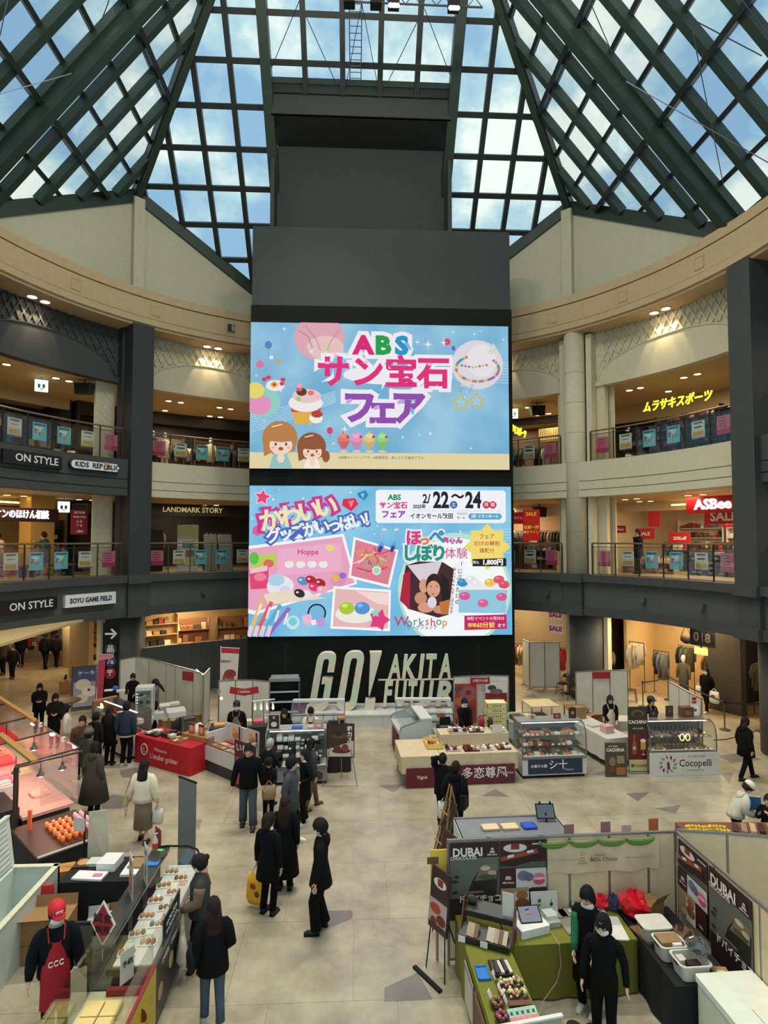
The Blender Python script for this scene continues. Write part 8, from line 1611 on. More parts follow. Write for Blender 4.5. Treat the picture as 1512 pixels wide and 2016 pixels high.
def basket(lab,x,y,fill,w_=.38,d=.3,h=.2,lid=False,rz=0):
 o=bt_('white_basket',lab,'basket',x,y,.745,rz,'white plastic baskets on the black table');m_=mat((206,202,188),.4,key='basket_white');vs=[];
 def rr(wx,dy,z,r=.06,n=4):
  return [(cx+r*cos(R(a+90*k/n)),cy+r*sin(R(a+90*k/n)),z) for cx,cy,a in ((wx-r,dy-r,0),(-wx+r,dy-r,90),(-wx+r,-dy+r,180),(wx-r,-dy+r,270)) for k in range(n+1)]
 rings=[rr(w_/2*.84,d/2*.84,0),rr(w_/2,d/2,h),rr(w_/2+.012,d/2+.012,h),rr(w_/2+.012,d/2+.012,h-.012),rr(w_/2-.012,d/2-.012,h),rr(w_/2*.82,d/2*.82,.01)]
 N_=len(rings[0]);
 for q in rings:vs+=q
 fs=[(i*N_+k,i*N_+(k+1) % N_,(i+1)*N_+(k+1) % N_,(i+1)*N_+k) for i in (0,1,2) for k in range(N_)]+[(4*N_+k,4*N_+(k+1) % N_,5*N_+(k+1) % N_,5*N_+k) for k in range(N_)]+[(1*N_+k,1*N_+(k+1) % N_,4*N_+(k+1) % N_,4*N_+k) for k in range(N_)]+[tuple(range(N_-1,-1,-1)),tuple(range(5*N_,6*N_))]
 put('tub',MB().add(vs,fs),m_,o,smooth=False)
 for s in (-1,1):put('handle_slot',bx(s*(w_/2-.002)-.006,-.05,h-.05,s*(w_/2-.002)+.006,.05,h-.03),BLACK,o)
 if lid:put('lid',MB().rbox(-w_/2-.02,-d/2-.02,h,w_/2+.02,d/2+.02,h+.015,.06),m_,o)
 for c,xx,yy,ww,dd,hh in fill:put('contents',MB().cbox(xx,yy,h-.08,ww,dd,hh),mat(c,.5),o)
 return o
basket('white plastic basket with its lid on, farthest of the three',2.76,-.76,[],lid=True)
basket('white plastic basket with brown paper inside, middle of the three',2.78,-1.13,[((150,116,80),0,.02,.3,.2,.1),((226,222,210),.05,-.1,.12,.06,.1)],.36,.3)
basket('white plastic basket with dark foil packs, nearest of the three',2.86,-1.48,[((50,26,30),.0,-.06,.16,.1,.07),((200,196,184),-.1,.05,.1,.12,.06)],.4,.32)
crumple('foil_bag','glossy grey transparent bag lying over the two nearer baskets',3.0,-1.42,.96,.13,(90,92,90),1.3,5,.12);crumple('brown_bag','crumpled brown and clear packing behind the middle basket',3.06,-1.0,.75,.14,(110,80,56),1.9,6)
o=bt_('tape_roll','round pale tape roll beside the grey transparent bag','tape',3.2,-1.2,.745);put('roll',MB().lathe([(.03,0),(.05,0),(.05,.05),(.03,.05)],n=16),mat((206,200,170),.5),o)
o=bt_('flat_carton','small flat kraft box behind the nearest basket','box',3.2,-1.6,.745,R(-10));put('body',MB().cbox(0,0,0,.2,.26,.07),KRAFT,o);put('label_patch',bx(-.05,-.08,.071,.05,.06,.073),mat((206,200,140),.6),o)
o=bt_('kraft_folder','brown folder under the lidded basket','folder',2.62,-.72,.745,R(12));put('folder',bx(-.06,-.2,0,.1,.2,.02),mat((120,84,54),.7),o)
# chest freezer, lower right
o=bt_('chest_freezer','large cream chest freezer with closed lid at the right end of the booth','freezer',2.79,-3.3);FRZ=mat((206,208,190),.45,key='freezer_cream')
put('body',MB().rbox(0,0,0,.72,1.58,.82,.03),FRZ,o);put('lid',MB().rbox(-.015,-.015,.835,.735,1.6,.91,.03),mat((220,224,206),.4),o);put('seal',MB().rbox(.01,.01,.82,.71,1.57,.835,.02),GREY_D,o);put('scratch',bx(.3,.8,.911,.31,1.0,.912),mat((150,154,140),.5),o)
# goods on the sweets table
def tray_b(x,y,w_,d,col,lab,**k):
 class Q:pass
 q=Q();q.location=Vector(bp(0,0));q.rotation_euler=t2.rotation_euler
 return tray(q,x,y,.755,w_,d,col,lab,**k)
o=bt_('payment_tray','bright blue plastic tray on the sweets table','tray',.2,-1.28,.752);BLU=mat((50,120,196),.4);put('base',MB().rbox(-.08,-.12,0,.08,.12,.012,.02),BLU,o)
for q in ((-.08,-.12,.08,-.108),(-.08,.108,.08,.12),(-.08,-.12,-.068,.12),(.068,-.12,.08,.12)):sb(o,'rim',q[0],q[1],.0,q[2],q[3],.03,BLU)
tray_b(.45,-1.22,.26,.28,(40,34,34),'dark tray with cellophane wrapped sticks at the far end of the sweets table',items=[(206,200,180),(60,50,50)],n=(5,1),hh=.04)
r_=random.Random(11)
for i,y in enumerate((-1.5,-1.68)):
 o=bt_('sweet_bag_tray',f'brown tray of clear bags of round pastel sweets, {["farther", "nearer"][i]} row','tray',.49,y,.752);put('tray_base',bx(-.17,-.085,0,.17,.085,.015),mat((56,34,28),.6),o)
 for k in range(4):
  bgm=MB()
  for q in range(9):bgm.use(mat(r_.choice([(232,206,176),(226,150,130),(238,226,206),(214,190,90),(150,170,110)]),.5,key='sweet')).ball(r_.uniform(-.03,.03),r_.uniform(-.05,.05),.03+r_.uniform(0,.05),.02,6)
  put('sweet_bag',bgm,None,o,loc=(-.125+.083*k,0,0),smooth=True)
o=bt_('goods_box','open dark brown box on the sweets table','box',.52,-1.84,.752);put('box',bx(-.14,-.05,0,.14,.05,.04),mat((110,66,46),.5),o);put('rim',bx(-.15,-.06,0,.15,-.05,.06),mat((60,30,24),.5),o)
for i,(y,c) in enumerate(((-1.97,(150,200,176)),(-2.1,(226,130,130)),(-2.23,(214,200,120)))):
 o=bt_('sachet_row',f'overlapping row of {["mint green", "pink", "yellow"][i]} sachets on the sweets table','sachets',.5,y,.752)
 for k in range(5):s_=put('sachet',MB().rbox(-.04,-.05,0,.04,.05,.014,.008),mat(tuple(min(255,v+r_.randint(-10,14)) for v in c),.45),o,loc=(-.13+.065*k,0,.02+.006*k));s_.rotation_euler=(R(28),0,R(8));put('sachet_mark',bx(-.015,-.02,.0145,.015,.015,.015),mat((70,60,60),.6),s_)
for i,(y,c) in enumerate(((-1.83,(110,76,50)),(-2.03,(130,60,70)))):
 o=bt_('round_basket',f'small round basket of {["brown", "wine red"][i]} sweets at the edge of the sweets table','basket',.24,y,.752);put('bowl',MB().lathe([(.05,0),(.085,.05),(.09,.055),(.08,.05),(.045,.01)],n=16),mat((80,50,36),.7),o)
 for k in range(8):put('wrapped_sweet',MB().ball(.05*cos(k*.8),.05*sin(k*.8),.055+.01*(k % 3),.026,6),mat(tuple(min(255,v+20*(k % 3)) for v in c),.4),o)
for i,(x,y,z) in enumerate(((.33,-1.36,.75),(.34,-1.6,.75),(.18,-1.74,.8),(.36,-1.78,.75),(.2,-2.2,.75))):o=bt_('price_card',f'white price card on the sweets table, {ordn[i]} from the display stand','card',x,y,z+.002,R(60 if i != 4 else 10));put('card',MB().add([(-.035,-.02,0),(.035,-.02,0),(.035,.02,.08),(-.035,.02,.08),(-.035,-.014,0),(.035,-.014,0),(.035,.026,.08),(-.035,.026,.08)],[(0,1,2,3),(7,6,5,4),(0,4,5,1),(1,5,6,2),(2,6,7,3),(3,7,4,0)]),mat((222,220,210),.6),o)
# near counter board and sweet jar
o=bt_('counter_screen','white edged grey screen board across the near end of the sweets table','screen',.02,-2.44,.755,R(8));put('board',bx(0,-.02,0,.82,.0,.25),mat((156,156,144),.6),o);put('top_edge',bx(-.01,-.035,.25,.83,.012,.27),mat((216,216,206),.5),o);art(o,[('t','商 品',.62,.14,.05,(120,120,112)),('t','SWEETS',.62,.07,.03,(120,120,112))],-.021)
o=bt_('sweet_jar','round glass jar full of pastel sweets beside the white edged screen','jar',.98,-2.32,.62);put('jar_glass',MB().lathe([(.07,0),(.12,.06),(.125,.14),(.09,.22),(.07,.24)],n=20),DGLASS,o,smooth=True);put('rim',MB().lathe([(.072,.24),(.082,.245),(.082,.26),(.068,.262)],n=20),BLACK,o);put('base',MB().lathe([(.1,-.02),(.1,0)],n=16),mat((60,80,60),.5),o)
for k in range(40):
 a=k*2.4;q=.09*sqrt((k % 13)/13);put('sweet',MB().ball(q*cos(a),q*sin(a),.03+.0035*k,.022,6),mat([(236,206,170),(226,160,140),(240,226,200),(226,190,110)][k % 4],.5,key='sweet'),o,smooth=True)
o=bt_('jar_table','small white topped stand under the sweet jar','stand',.98,-2.4,0);put('top',bx(-.16,-.3,.56,.2,.28,.6),mat((206,206,196),.5),o);put('leg',bx(-.12,-.25,0,-.08,.2,.56),GREY_D,o);put('leg',bx(.12,-.25,0,.16,.2,.56),GREY_D,o);put('wrapping',MB().ball(.1,.12,.62,.06,7,1.4,1,.5),WHITE,o)
# cables and power strip
o=bt_('power_strip','white power strip with black plugs on the booth floor','power strip',.92,-1.32,.002,R(6));put('strip',bx(-.12,-.03,0,.12,.03,.035),WHITE,o);[put('plug',bx(x-.02,-.02,.035,x+.02,.02,.07),BLACK if x>0 else WHITE,o) for x in (-.06,0,.06)]
put('white_cable',MB().tube([bp(x,y,z) for x,y,z in ((1.36,-.56,.76),(1.38,-.83,.76),(1.39,-.85,.5),(1.33,-.86,.3),(1.1,-.95,.12),(.92,-1.2,.02),(.9,-1.3,.07))],.006,5),mat((170,166,140),.6),label='thin white cable hanging from the table to the power strip',cat='cable')
r_=random.Random(9)
put('black_cable',MB().tube([bp(1.0+.05*k,-1.3-.08*sin(k*.9),.012+.01*(k % 2)) for k in range(14)],.008,5),BLACK,label='tangle of black cable on the booth floor',cat='cable')
put('grey_cable',MB().tube([bp(2.0+.08*k,-1.55-.12*k*.5+.1*sin(k*1.4),.01) for k in range(9)],.007,5),mat((150,146,134),.6),label='pale cable curling on the booth floor behind the sellers',cat='cable')
# poster easels and boards outside the booth
def board(name,lab,cat,px,py,rz,w_,h,z0,tilt,items,col,legs=3,hgt=0):
 t=thing(name,lab,cat,(*PZ(px,py),0),rz);b=put('board',bx(-w_/2,-.012,0,w_/2,.012,h),mat((50,44,44),.5),t,loc=(0,0,z0));b.rotation_euler=(-tilt,0,0);put('sheet',bx(-w_/2+.02,-.016,.02,w_/2-.02,-.013,h-.02),mat(col,.5),b);art(b,items,-.018)
 if legs:
  for s in (-1,1)[:legs-1]:put('leg',MB().tube([(s*w_*.3,.03,z0+h*.5),(s*w_*.5,-.05,0)],.01,5),BLACK,t)
  put('leg',MB().tube([(0,.05,z0+h*.5),(0,.45,0)],.01,5),BLACK,t)
 return t
t=board('easel','black easel with two cake posters standing left of the booth','easel',862,1918,R(-58),.42,.85,.6,R(6),[('r',-.19,.46,.19,.83,(56,32,32)),('e',0,.66,.14,.07,(214,206,200)),('r',-.05,.62,.07,.72,(130,50,36)),('r',-.19,.03,.19,.42,(176,160,150)),('e',-.06,.3,.12,.07,(170,60,40)),('e',.08,.18,.1,.07,(110,40,34)),('e',-.08,.12,.07,.06,(120,44,40)),('r',-.19,.03,.19,.1,(70,40,34))],(60,50,48));put('foot_bar',MB().bar((-.3,-.2,.02),(.3,-.2,.02),.06,.03),BLACK,t)
t=board('framed_board','tall leaning frame with a red brown poster outside the booth','board',872,1850,R(-68),.5,1.3,.3,R(8),[('r',-.22,.05,.22,1.25,(120,46,34)),('r',-.22,.9,.22,1.25,(60,30,30)),('r',-.22,.05,.22,.4,(40,32,30))],(90,40,34),2)
o=thing('yellow_sheet','bright yellow sheet standing between the frames and the booth wall','sheet',bp(-.15,.1,.0),BZ);put('foot',bx(-.02,0,0,.02,.02,.9),ALU,o);put('panel',bx(-.1,0,.9,.2,.02,1.62),mat((222,190,70),.7),o);put('brown_tag',bx(-.15,-.01,1.42,.02,0,1.52),mat((100,80,50),.7),o)
o=thing('wooden_easel','folded wooden easel with dark boards leaning left of the counter','easel',(*PZ(868,1712),0),R(-70));WO=mat((150,112,56),.5);
for k in range(4):put('dark_board',MB().bar((-.14+.1*k,.0,.3),(-.12+.1*k,.25,1.25),.07,.02),mat((66,50,40),.6),o)
for s in (-1,1):put('leg',MB().tube([(s*.22,-.1,0),(s*.04,.22,1.55)],.018,5),WO,o)
put('leg',MB().tube([(0,.6,0),(0,.24,1.5)],.018,5),WO,o);put('cross_bar',MB().tube([(-.2,-.02,.5),(.2,-.02,.5)],.016,5),WO,o);put('cross_bar',MB().tube([(-.14,.08,1.05),(.14,.08,1.05)],.016,5),WO,o)
# grey topped counter behind the booth wall
t=bt_('low_glass_case','long glass case with a grey top just behind the booth back wall','display case',.5,1.28);W=1.86
sb(t,'base',0,0,.08,W,.68,.6,CASEW);sb(t,'plinth',.05,.05,0,W-.05,.62,.08,BLACK);sb(t,'top_panel',-.02,.0,1.17,W+.02,.7,1.2,mat((120,124,128),.3));sb(t,'rear_rim',-.02,.0,1.12,W+.02,.03,1.17,STEEL);sb(t,'front_edge',-.02,.68,1.14,W+.02,.72,1.22,ALU)
for x in (0,W/2,W-.03):sb(t,'frame_post',x,.02,.6,x+.03,.05,1.12,STEEL)
sb(t,'rear_glass',.03,.03,.6,W-.03,.036,1.12,DGLASS);sb(t,'end_panel',-.03,.0,0,0,.7,1.2,CASEW);sb(t,'end_panel',W,.0,0,W+.03,.7,1.2,CASEW);sb(t,'shelf',.03,.05,.8,W-.03,.6,.82,mat((90,96,80),.4));sb(t,'inner_unit',.2,.2,.82,.8,.6,1.1,mat((96,92,70),.6));sb(t,'inner_unit',1.0,.2,.82,1.6,.6,1.08,mat((84,88,70),.6))
for i,(x,c,lab) in enumerate(((.55,(216,196,160),'cream tray on the grey topped case, left of the pair'),(.9,(216,196,160),'cream tray on the grey topped case, right of the pair'),(1.25,(30,80,190),'blue tray on the grey topped case'))):
 o=bt_('counter_tray',lab,'tray',.5+x,1.58,1.202,R(3));w_=.15 if i<2 else .12;put('base',MB().rbox(-w_,-.11,0,w_,.11,.02,.03),mat(c,.4),o);put('rim',MB().rbox(-w_-.01,-.12,.02,w_+.01,.12,.03,.035),mat(tuple(int(v*.75) for v in c),.4),o);put('inset',MB().rbox(-w_+.015,-.095,.03,w_-.015,.095,.034,.02),mat(c,.4),o)
o=bt_('tablet','black framed tablet on a stand at the right end of the grey topped case','tablet',2.12,1.72,1.205,R(-4));b=put('body',MB().rbox(-.17,-.012,0,.17,.012,.26,.008),BLACK,o,loc=(0,0,.05));b.rotation_euler=(R(-35),0,0);put('display',bx(-.15,-.014,.02,.15,-.0125,.24),mat((130,150,170),emit=.35,key='display'),b);put('stand',MB().tube([(0,0,0),(0,.05,.14)],.02,6),BLACK,o);[put('clamp',bx(x-.012,.1,.26,x+.012,.14,.31),BLACK,o) for x in (-.09,.1)]
# small goods showing over the partition top
t=bt_('rear_goods_table','table with small sign cards just behind the booth back wall','table',1.95,.3);cloth_table(t,1.55,.38,1.3,BLC,.8)
for i,(x,c,c2,h) in enumerate(((.12,(150,110,120),(90,20,30),.26),(.92,(150,110,120),(90,20,30),.28),(1.38,(190,170,160),(190,170,160),.22),(1.98,(176,90,60),(176,90,60),.3))):
 o=thing('sign_card',f'small {["mauve", "mauve", "pale", "terracotta"][i]} sign card above the booth back wall, {ordn[i]} from the tablet','card',on(t,1.305,.08+(x-.12)*.753,.12),t.rotation_euler.z+R(3));h+=.2;sb(o,'card',-.08,0,0,.08,.015,h,mat(c,.6));sb(o,'picture',-.03,-.004,h*.3,.03,0,h*.55,mat(c2,.6))
for i,(x,c,lab) in enumerate(((.5,(40,40,46),'black cloth heap above the booth wall between the mauve cards'),(1.62,(206,80,50),'orange red box above the booth back wall'),(1.78,(180,170,160),'clear container above the booth back wall'))):put('small_item',MB().cbox(0,0,0,.26,.2,.05+.05*(i==2),.2),mat(c,.6),loc=on(t,1.305,.08+(x-.12)*.753,.25),label=lab,cat='item')
# sweets table behind right partition
t=thing('pastry_table','goods table of bars and yellow packs at the right edge beyond the booth','table',(*PZ(1362,1648,1.0),0),R(-3));cloth_table(t,2.6,.6,.98,mat((120,70,50),.7),.5)
r_=random.Random(21)
for k in range(26):o=put('yellow_pack',MB().cbox(0,0,0,.07,.07,.06,r_.uniform(0,1)),mat((226,186,60),.5),loc=on(t,.985,.08+.055*(k % 13),.16+.14*(k//13)+r_.uniform(0,.05)),label='small yellow pack in the rows at the left end of the bar table',cat='pack',group='small yellow packs on the bar table')
for k in range(9):put('chocolate_bar',MB().cbox(0,0,0,.09,.36,.05,-.5),mat([(60,40,34),(150,124,96),(190,166,130)][k % 3],.5),loc=on(t,.985,.95+.16*k,.3),label=f'wrapped bar lying slanted on the bar table, {(ordn+["eighth", "ninth"])[k]} from the yellow packs',cat='bar',group='wrapped bars on the bar table')
put('basket_handle',MB().tube([on(t,1.0,.18+.22*(1-cos(R(a))),.05)+Vector((0,0,.1*sin(R(a)))) for a in range(0,181,20)],.012,5),mat((120,130,96),.6),label='curved basket handle over the yellow packs',cat='basket')
# ================================================================ left-hand pastry booth
CS=mat((30,32,34),.35,key='case_dark')
t=thing('pastry_case','long dark fronted glass pastry case running along the left aisle','display case',(-3.3,7.95,0));W,L_=.76,2.4
sb(t,'base',0,0,.1,W,L_,.72,GREY_D);sb(t,'plinth',.04,.04,0,W-.04,L_-.04,.1,BLACK);pn=sb(t,'front_graphic',W,.02,.12,W+.012,L_-.02,.86,CS)
for k,(y,z) in enumerate(((.3,.4),(.75,.5))):put('printed_pastry',MB().lathe([(.1,0),(.1,.004)],n=18),mat((170,140,96),.6),pn,loc=(W+.014,y,z)).rotation_euler=(0,R(90),0)
for k in range(5):lt=letter('パイ専門',.07,mat((190,190,184),.6),pn,(W+.016,.5+k*.38,.72),R(90))
sb(t,'chrome_sill',W-.01,0,.86,W+.03,L_,.93,STEEL);sb(t,'worktop',-.02,-.01,1.16,.24,L_+.02,1.2,mat((56,58,58),.4));sb(t,'rear_frame',-.02,0,.72,.0,L_,1.16,GREY_D)
pr=[(W,.93),(W-.01,1.06),(W-.08,1.16),(W-.22,1.2),(.24,1.2)]
g=MB()
for (x0,z0),(x1,z1) in zip(pr,pr[1:]):g.add([(x0,.02,z0),(x0,L_-.02,z0),(x1,L_-.02,z1),(x1,.02,z1)],[(0,1,2,3)])
put('curved_glass',g,glass((.96,.97,.97),.03,'case_glass_clear'),t,smooth=True)
put('end_arch',MB().tube([(.0,L_,.74),(.0,L_,1.2),(.2,L_,1.22),(W-.22,L_,1.21),(W-.06,L_,1.15),(W,L_,1.0),(W+.01,L_,.86)],.016,6),BLACK,t)
sb(t,'tray_deck',.26,.03,.9,W-.02,L_-.03,.92,mat((214,218,210),.4));sb(t,'chrome_line',.245,.05,1.17,.26,L_-.05,1.19,STEEL)
r_=random.Random(31)
for k in range(11):
 y=L_-.25-k*.19;o=thing('pastry_plate',f'white plate of baked pastries in the long pastry case, {(ordn+["eighth", "ninth", "tenth", "eleventh"])[k]} from the far end','plate',on(t,.921,.36+.2*(k % 2),y),.1*(k % 3),'plates of pastries in the long case')
 put('plate',MB().rbox(-.12,-.075,0,.12,.075,.014,.02),mat((224,224,214),.3),o)
 for q in range(3):put('pastry',MB().loft([((-.07+.07*q,0,.014),(.032,0,0),(0,.05,0)),((-.07+.07*q,0,.04),(.03,0,0),(0,.048,0)),((-.07+.07*q,0,.055),(.014,0,0),(0,.02,0))],8),mat(r_.choice([(196,140,80),(170,110,60),(206,170,110),(110,110,60)]),.5),o,smooth=True)
for k in range(4):o=put('parchment',bx(-.06,-.13,0,.06,.13,.004),mat([(214,160,140),(206,196,180)][k % 2],.6),loc=on(t,.9215,.62,L_-.5-k*.42),label=f'pink patterned liner sheet in the long pastry case, {ordn[k]} from the far end',cat='liner')
for i,y in enumerate((1.35,1.0)):o=thing('price_stand',f'white price wedge inside the long pastry case, {["farther", "nearer"][i]}','card',on(t,.93,.66,y));put('wedge',MB().add([(-.05,-.08,0),(.05,-.08,0),(.05,.08,0),(-.05,.08,0),(-.05,-.08,.1),(-.05,.08,.1)],[(3,2,1,0),(0,1,4),(2,3,5),(1,2,5,4),(0,4,5,3)]),mat((222,222,214),.5),o)
o=thing('dark_glass_sign','dark tinted glass sign panel standing on the pastry case edge','sign',on(t,.93,W+.015,.35));sb(o,'panel',0,0,0,.012,.75,.33,mat((34,44,54),.15));
for k in range(2):letter('シャチョーズパイ',.06,mat((170,176,180),.6),o,(.016,.36,.2-.1*k),R(90))
put('payment_tray',MB().rbox(-.11,-.14,0,.11,.14,.02,.03),mat((50,120,200),.4),loc=on(t,1.203,.12,1.95),label='blue payment tray at the far end of the pastry case',cat='tray')
o=thing('sauce_bottle','clear pump bottle with red label near the far end of the pastry case','bottle',on(t,1.205,-.02+.06,2.3));put('body',MB().lathe([(.045,0),(.045,.16),(.02,.2),(.02,.22)],n=14),mat((220,180,170),.3),o,smooth=True);put('label_band',MB().lathe([(.047,.04),(.047,.12)],n=14),mat((190,60,50),.6),o);put('pump',MB().tube([(0,0,.22),(0,0,.27),(.04,0,.27)],.008,5),WHITE,o)
o=thing('grey_banner_back','tall grey back of a roll-up banner behind the pastry case','banner',(*PZ(366,1718),0),R(-38));put('sheet',bx(-.26,0,.02,.26,.015,1.72),mat((110,114,112),.7),o);put('pole',MB().tube([(.06,.03,0),(-.1,.03,.9),(.12,.03,1.7)],.008,5),BLACK,o);put('foot',bx(-.28,-.1,0,.28,.1,.04),ALU,o);put('top_rail',bx(-.27,-.005,1.71,.27,.02,1.74),BLACK,o)
o=thing('red_card','dark red card standing behind the pump bottle','card',(-3.25,10.36,0),R(-50));put('card',bx(-.12,0,1.0,.1,.012,1.5),mat((120,34,44),.6),o);put('pole',MB().tube([(0,.02,0),(0,.02,1.5)],.01,5),GREY_D,o)
# near case with cakes and the yellow printed front
t=thing('cake_counter','low open cake counter with a yellow printed front at the lower left','display case',(-3.28,6.2,0));W,L_=.8,1.68
sb(t,'base',0,0,.1,W,L_,.68,CASEW);sb(t,'plinth',.04,.04,0,W-.04,L_-.04,.1,BLACK);sb(t,'deck',.02,.02,.68,W-.02,L_-.02,.7,mat((206,196,150),.5));yf=sb(t,'yellow_front',W,0,.1,W+.014,L_,.98,mat((190,160,40),.5));sb(t,'red_edge',W-.02,0,.98,W+.02,L_,1.0,mat((130,30,34),.5))
r_=random.Random(41)
for k in range(9):put('printed_shape',MB().lathe([(r_.uniform(.05,.12),0),(.02,.003)],n=10),mat(r_.choice([(150,90,40),(206,190,150),(120,60,30),(214,200,120)]),.6),yf,loc=(W+.0145,.15+k*.17,r_.uniform(.3,.85))).rotation_euler=(0,R(90),r_.uniform(0,2))
for k in range(3):lt=letter('お菓子',.11,mat((120,70,30),.6),yf,(W+.018,.4+.4*k,.5),R(90))
sb(t,'clear_screen',W-.03,.0,1.0,W-.022,L_,1.32,glass((.93,.95,.94),.05,'screen_glass'));sb(t,'clear_screen',.02,.1,.7,.03,L_,1.3,glass((.9,.93,.9),.05,'screen_glass2'));sb(t,'end_screen',.02,L_-.01,.7,W-.02,L_,1.36,glass((.92,.94,.92),.05,'screen_glass3'))
sb(t,'brown_print',-.015,.1,.66,0,.8,1.16,mat((120,96,70),.6));sb(t,'print_frame',-.02,.08,1.16,.005,.82,1.18,ALU)
for i in range(4):y=1.35-.0*i;o=thing('cake_slab',f'pale yellow sponge slab on the cake counter, {ordn[i]} of four','cake',on(t,.702,.2+.22*(i % 2),1.3-.26*(i//2)),.0,'sponge slabs on the cake counter');put('slab',MB().rbox(-.1,-.12,0,.1,.12,.06,.01),mat((232,214,150),.7),o);put('crust',MB().rbox(-.1,-.12,.06,.1,.12,.066,.01),mat((226,200,130),.7),o)
for k in range(16):put('cream_puff',MB().ball(0,0,.03,.04,8,1,1,.8),mat([(186,130,80),(170,110,66)][k % 2],.5),loc=on(t,.702,.34+.09*(k % 4),.5+.09*(k//4)),smooth=True,label='golden brown cream puff in the pile on the cake counter',cat='pastry',group='cream puffs on the cake counter')
for i in range(2):o=thing('cake_packet',f'orange yellow wrapped cake at the near end of the cake counter, {["left", "right"][i]}','cake',on(t,.702,.25+.27*i,.15),.1);put('block',MB().rbox(-.1,-.14,0,.1,.14,.09,.015),mat((226,170,60),.5),o);put('label_patch',bx(-.05,-.06,.091,.05,.05,.093),mat((206,140,40),.5),o)
for y,c in ((1.56,(130,30,34)),(.34,(130,30,34))):sb(t,'red_riser',.25,y,.7,W-.05,y+.07,.78,mat(c,.5))
o=thing('white_card_sheet','white handwritten sheet clipped at the far end of the cake counter','card',on(t,1.0,.5,L_-.12),R(60));put('sheet',bx(-.1,0,-.12,.1,.006,.26),mat((196,196,184),.6),o);letter('予約',.08,mat((60,60,60),.6),o,(0,-.006,.1))
o=thing('diamond_sign','red diamond shaped sign with dark characters over the pastry case','sign',on(t,1.0,.12,L_+.08),R(-12));dm_=put('plate',prism_xz([(0,-.02),(.17,.26),(0,.54),(-.17,.26)],-.008,.008),mat((226,210,206),.5),o,loc=(0,0,.2));put('red_face',prism_xz([(0,.02),(.145,.26),(0,.5),(-.145,.26)],-.012,-.008),mat((150,20,32),.5),dm_);letter('試食',.13,mat((50,20,24),.6),dm_,(0,-.016,.32));letter('販売',.1,mat((50,20,24),.6),dm_,(0,-.016,.18));put('stand',MB().tube([(0,0,-.0),(0,0,.24)],.008,5),ALU,o)
for i,(y,w_,z0,h,lab) in enumerate(((.25,.3,1.2,.55,'tall price board with pastry photo on the pastry case'),(.56,.26,1.2,.55,'tall white price board with round logo on the pastry case'))):
 o=thing('price_board',lab,'sign',(-3.2+.1*i,8.75+y,z0),R(-62));put('board',bx(-w_/2,0,0,w_/2,.012,h),mat((176,176,168),.5),o);art(o,[('r',-w_*.4,h*.08,w_*.4,h*.6,(150,96,60)) if i==0 else ('e',0,h*.35,w_*.3,h*.15,(110,120,116)),('t','350円' if i==0 else '人気',0,h*.8,.08,(60,50,50)),('e',0,h*.4,w_*.2,.06,(190,140,90))],0)
o=thing('monitor','black framed monitor standing behind the pastry case seen from the back','monitor',(-3.78,8.55,0),R(-2));put('frame',bx(-.3,0,.55,.3,.04,1.12),mat((40,40,42),.4),o);put('face',bx(-.26,-.004,.6,.26,0,1.08),mat((90,94,84),.4),o);put('leg',MB().tube([(-.2,.02,0),(-.2,.02,.56)],.02,5),BLACK,o);put('leg',MB().tube([(.2,.02,0),(.2,.02,.56)],.02,5),BLACK,o)
# black table with papers
t=thing('black_table','black clothed table with papers behind the red capped seller','table',(-4.72,10.12,0));cloth_table(t,1.36,.74,.8,BLC,.8);tb=t
for i,(x,y,w_,d,h,c,lab) in enumerate(((.35,.55,.26,.22,.05,(200,200,192),'white napkin stack on the black paper table'),(.62,.45,.3,.36,.13,(220,220,214),'tall stack of white paper on the black paper table'),(.42,.14,.5,.24,.03,(222,222,218),'loose white sheets at the front of the black paper table'),(1.08,.35,.34,.5,.04,(222,222,216),'white sheets under the kraft folder'),(1.1,.42,.26,.3,.03,(150,116,76),'kraft folder on white sheets'))):
 put('paper_stack',MB().cbox(0,0,0,w_,d,h,-.06*(i % 3)),mat(c,.7),loc=on(tb,.805+(.04 if i==4 else 0),x,y),label=lab,cat='paper')
put('pink_card',MB().cbox(0,0,0,.14,.08,.008),mat((206,120,150),.6),loc=on(tb,.837,.55,.12),label='small pink card on the loose white sheets',cat='card')
o=thing('cork_coaster','round cork mat on a dark tray on the black paper table','mat',on(tb,.805,.14,.55));put('tray',MB().cbox(0,0,0,.26,.3,.02),mat((60,40,30),.5),o);put('disc',MB().lathe([(.1,.02),(.1,.03)],n=20),mat((190,146,96),.8),o)
o=thing('red_book','red printed bag with white characters at the left end of the black paper table','bag',(-4.86,10.0,0),R(10));put('bag',MB().loft([((0,0,.02),(.12,0,0),(0,.08,0)),((0,0,.6),(.12,0,0),(0,.08,0)),((0,0,.84),(.1,0,0),(0,.03,0))],12,sq=.5),mat((190,40,40),.6),o);lt=letter('祭',.14,mat((230,220,210),.6),o,(0,-.09,.55))
o=thing('register_pad','dark register pad at the right end of the black paper table','register',(-3.32+.15,10.02,1.2),R(-20));put('pad',MB().rbox(-.12,-.14,0,.12,.14,.03,.02),mat((50,50,52),.4),o);put('green_note',bx(-.1,.14,.03,.0,.2,.036),mat((80,200,120),.6),o)
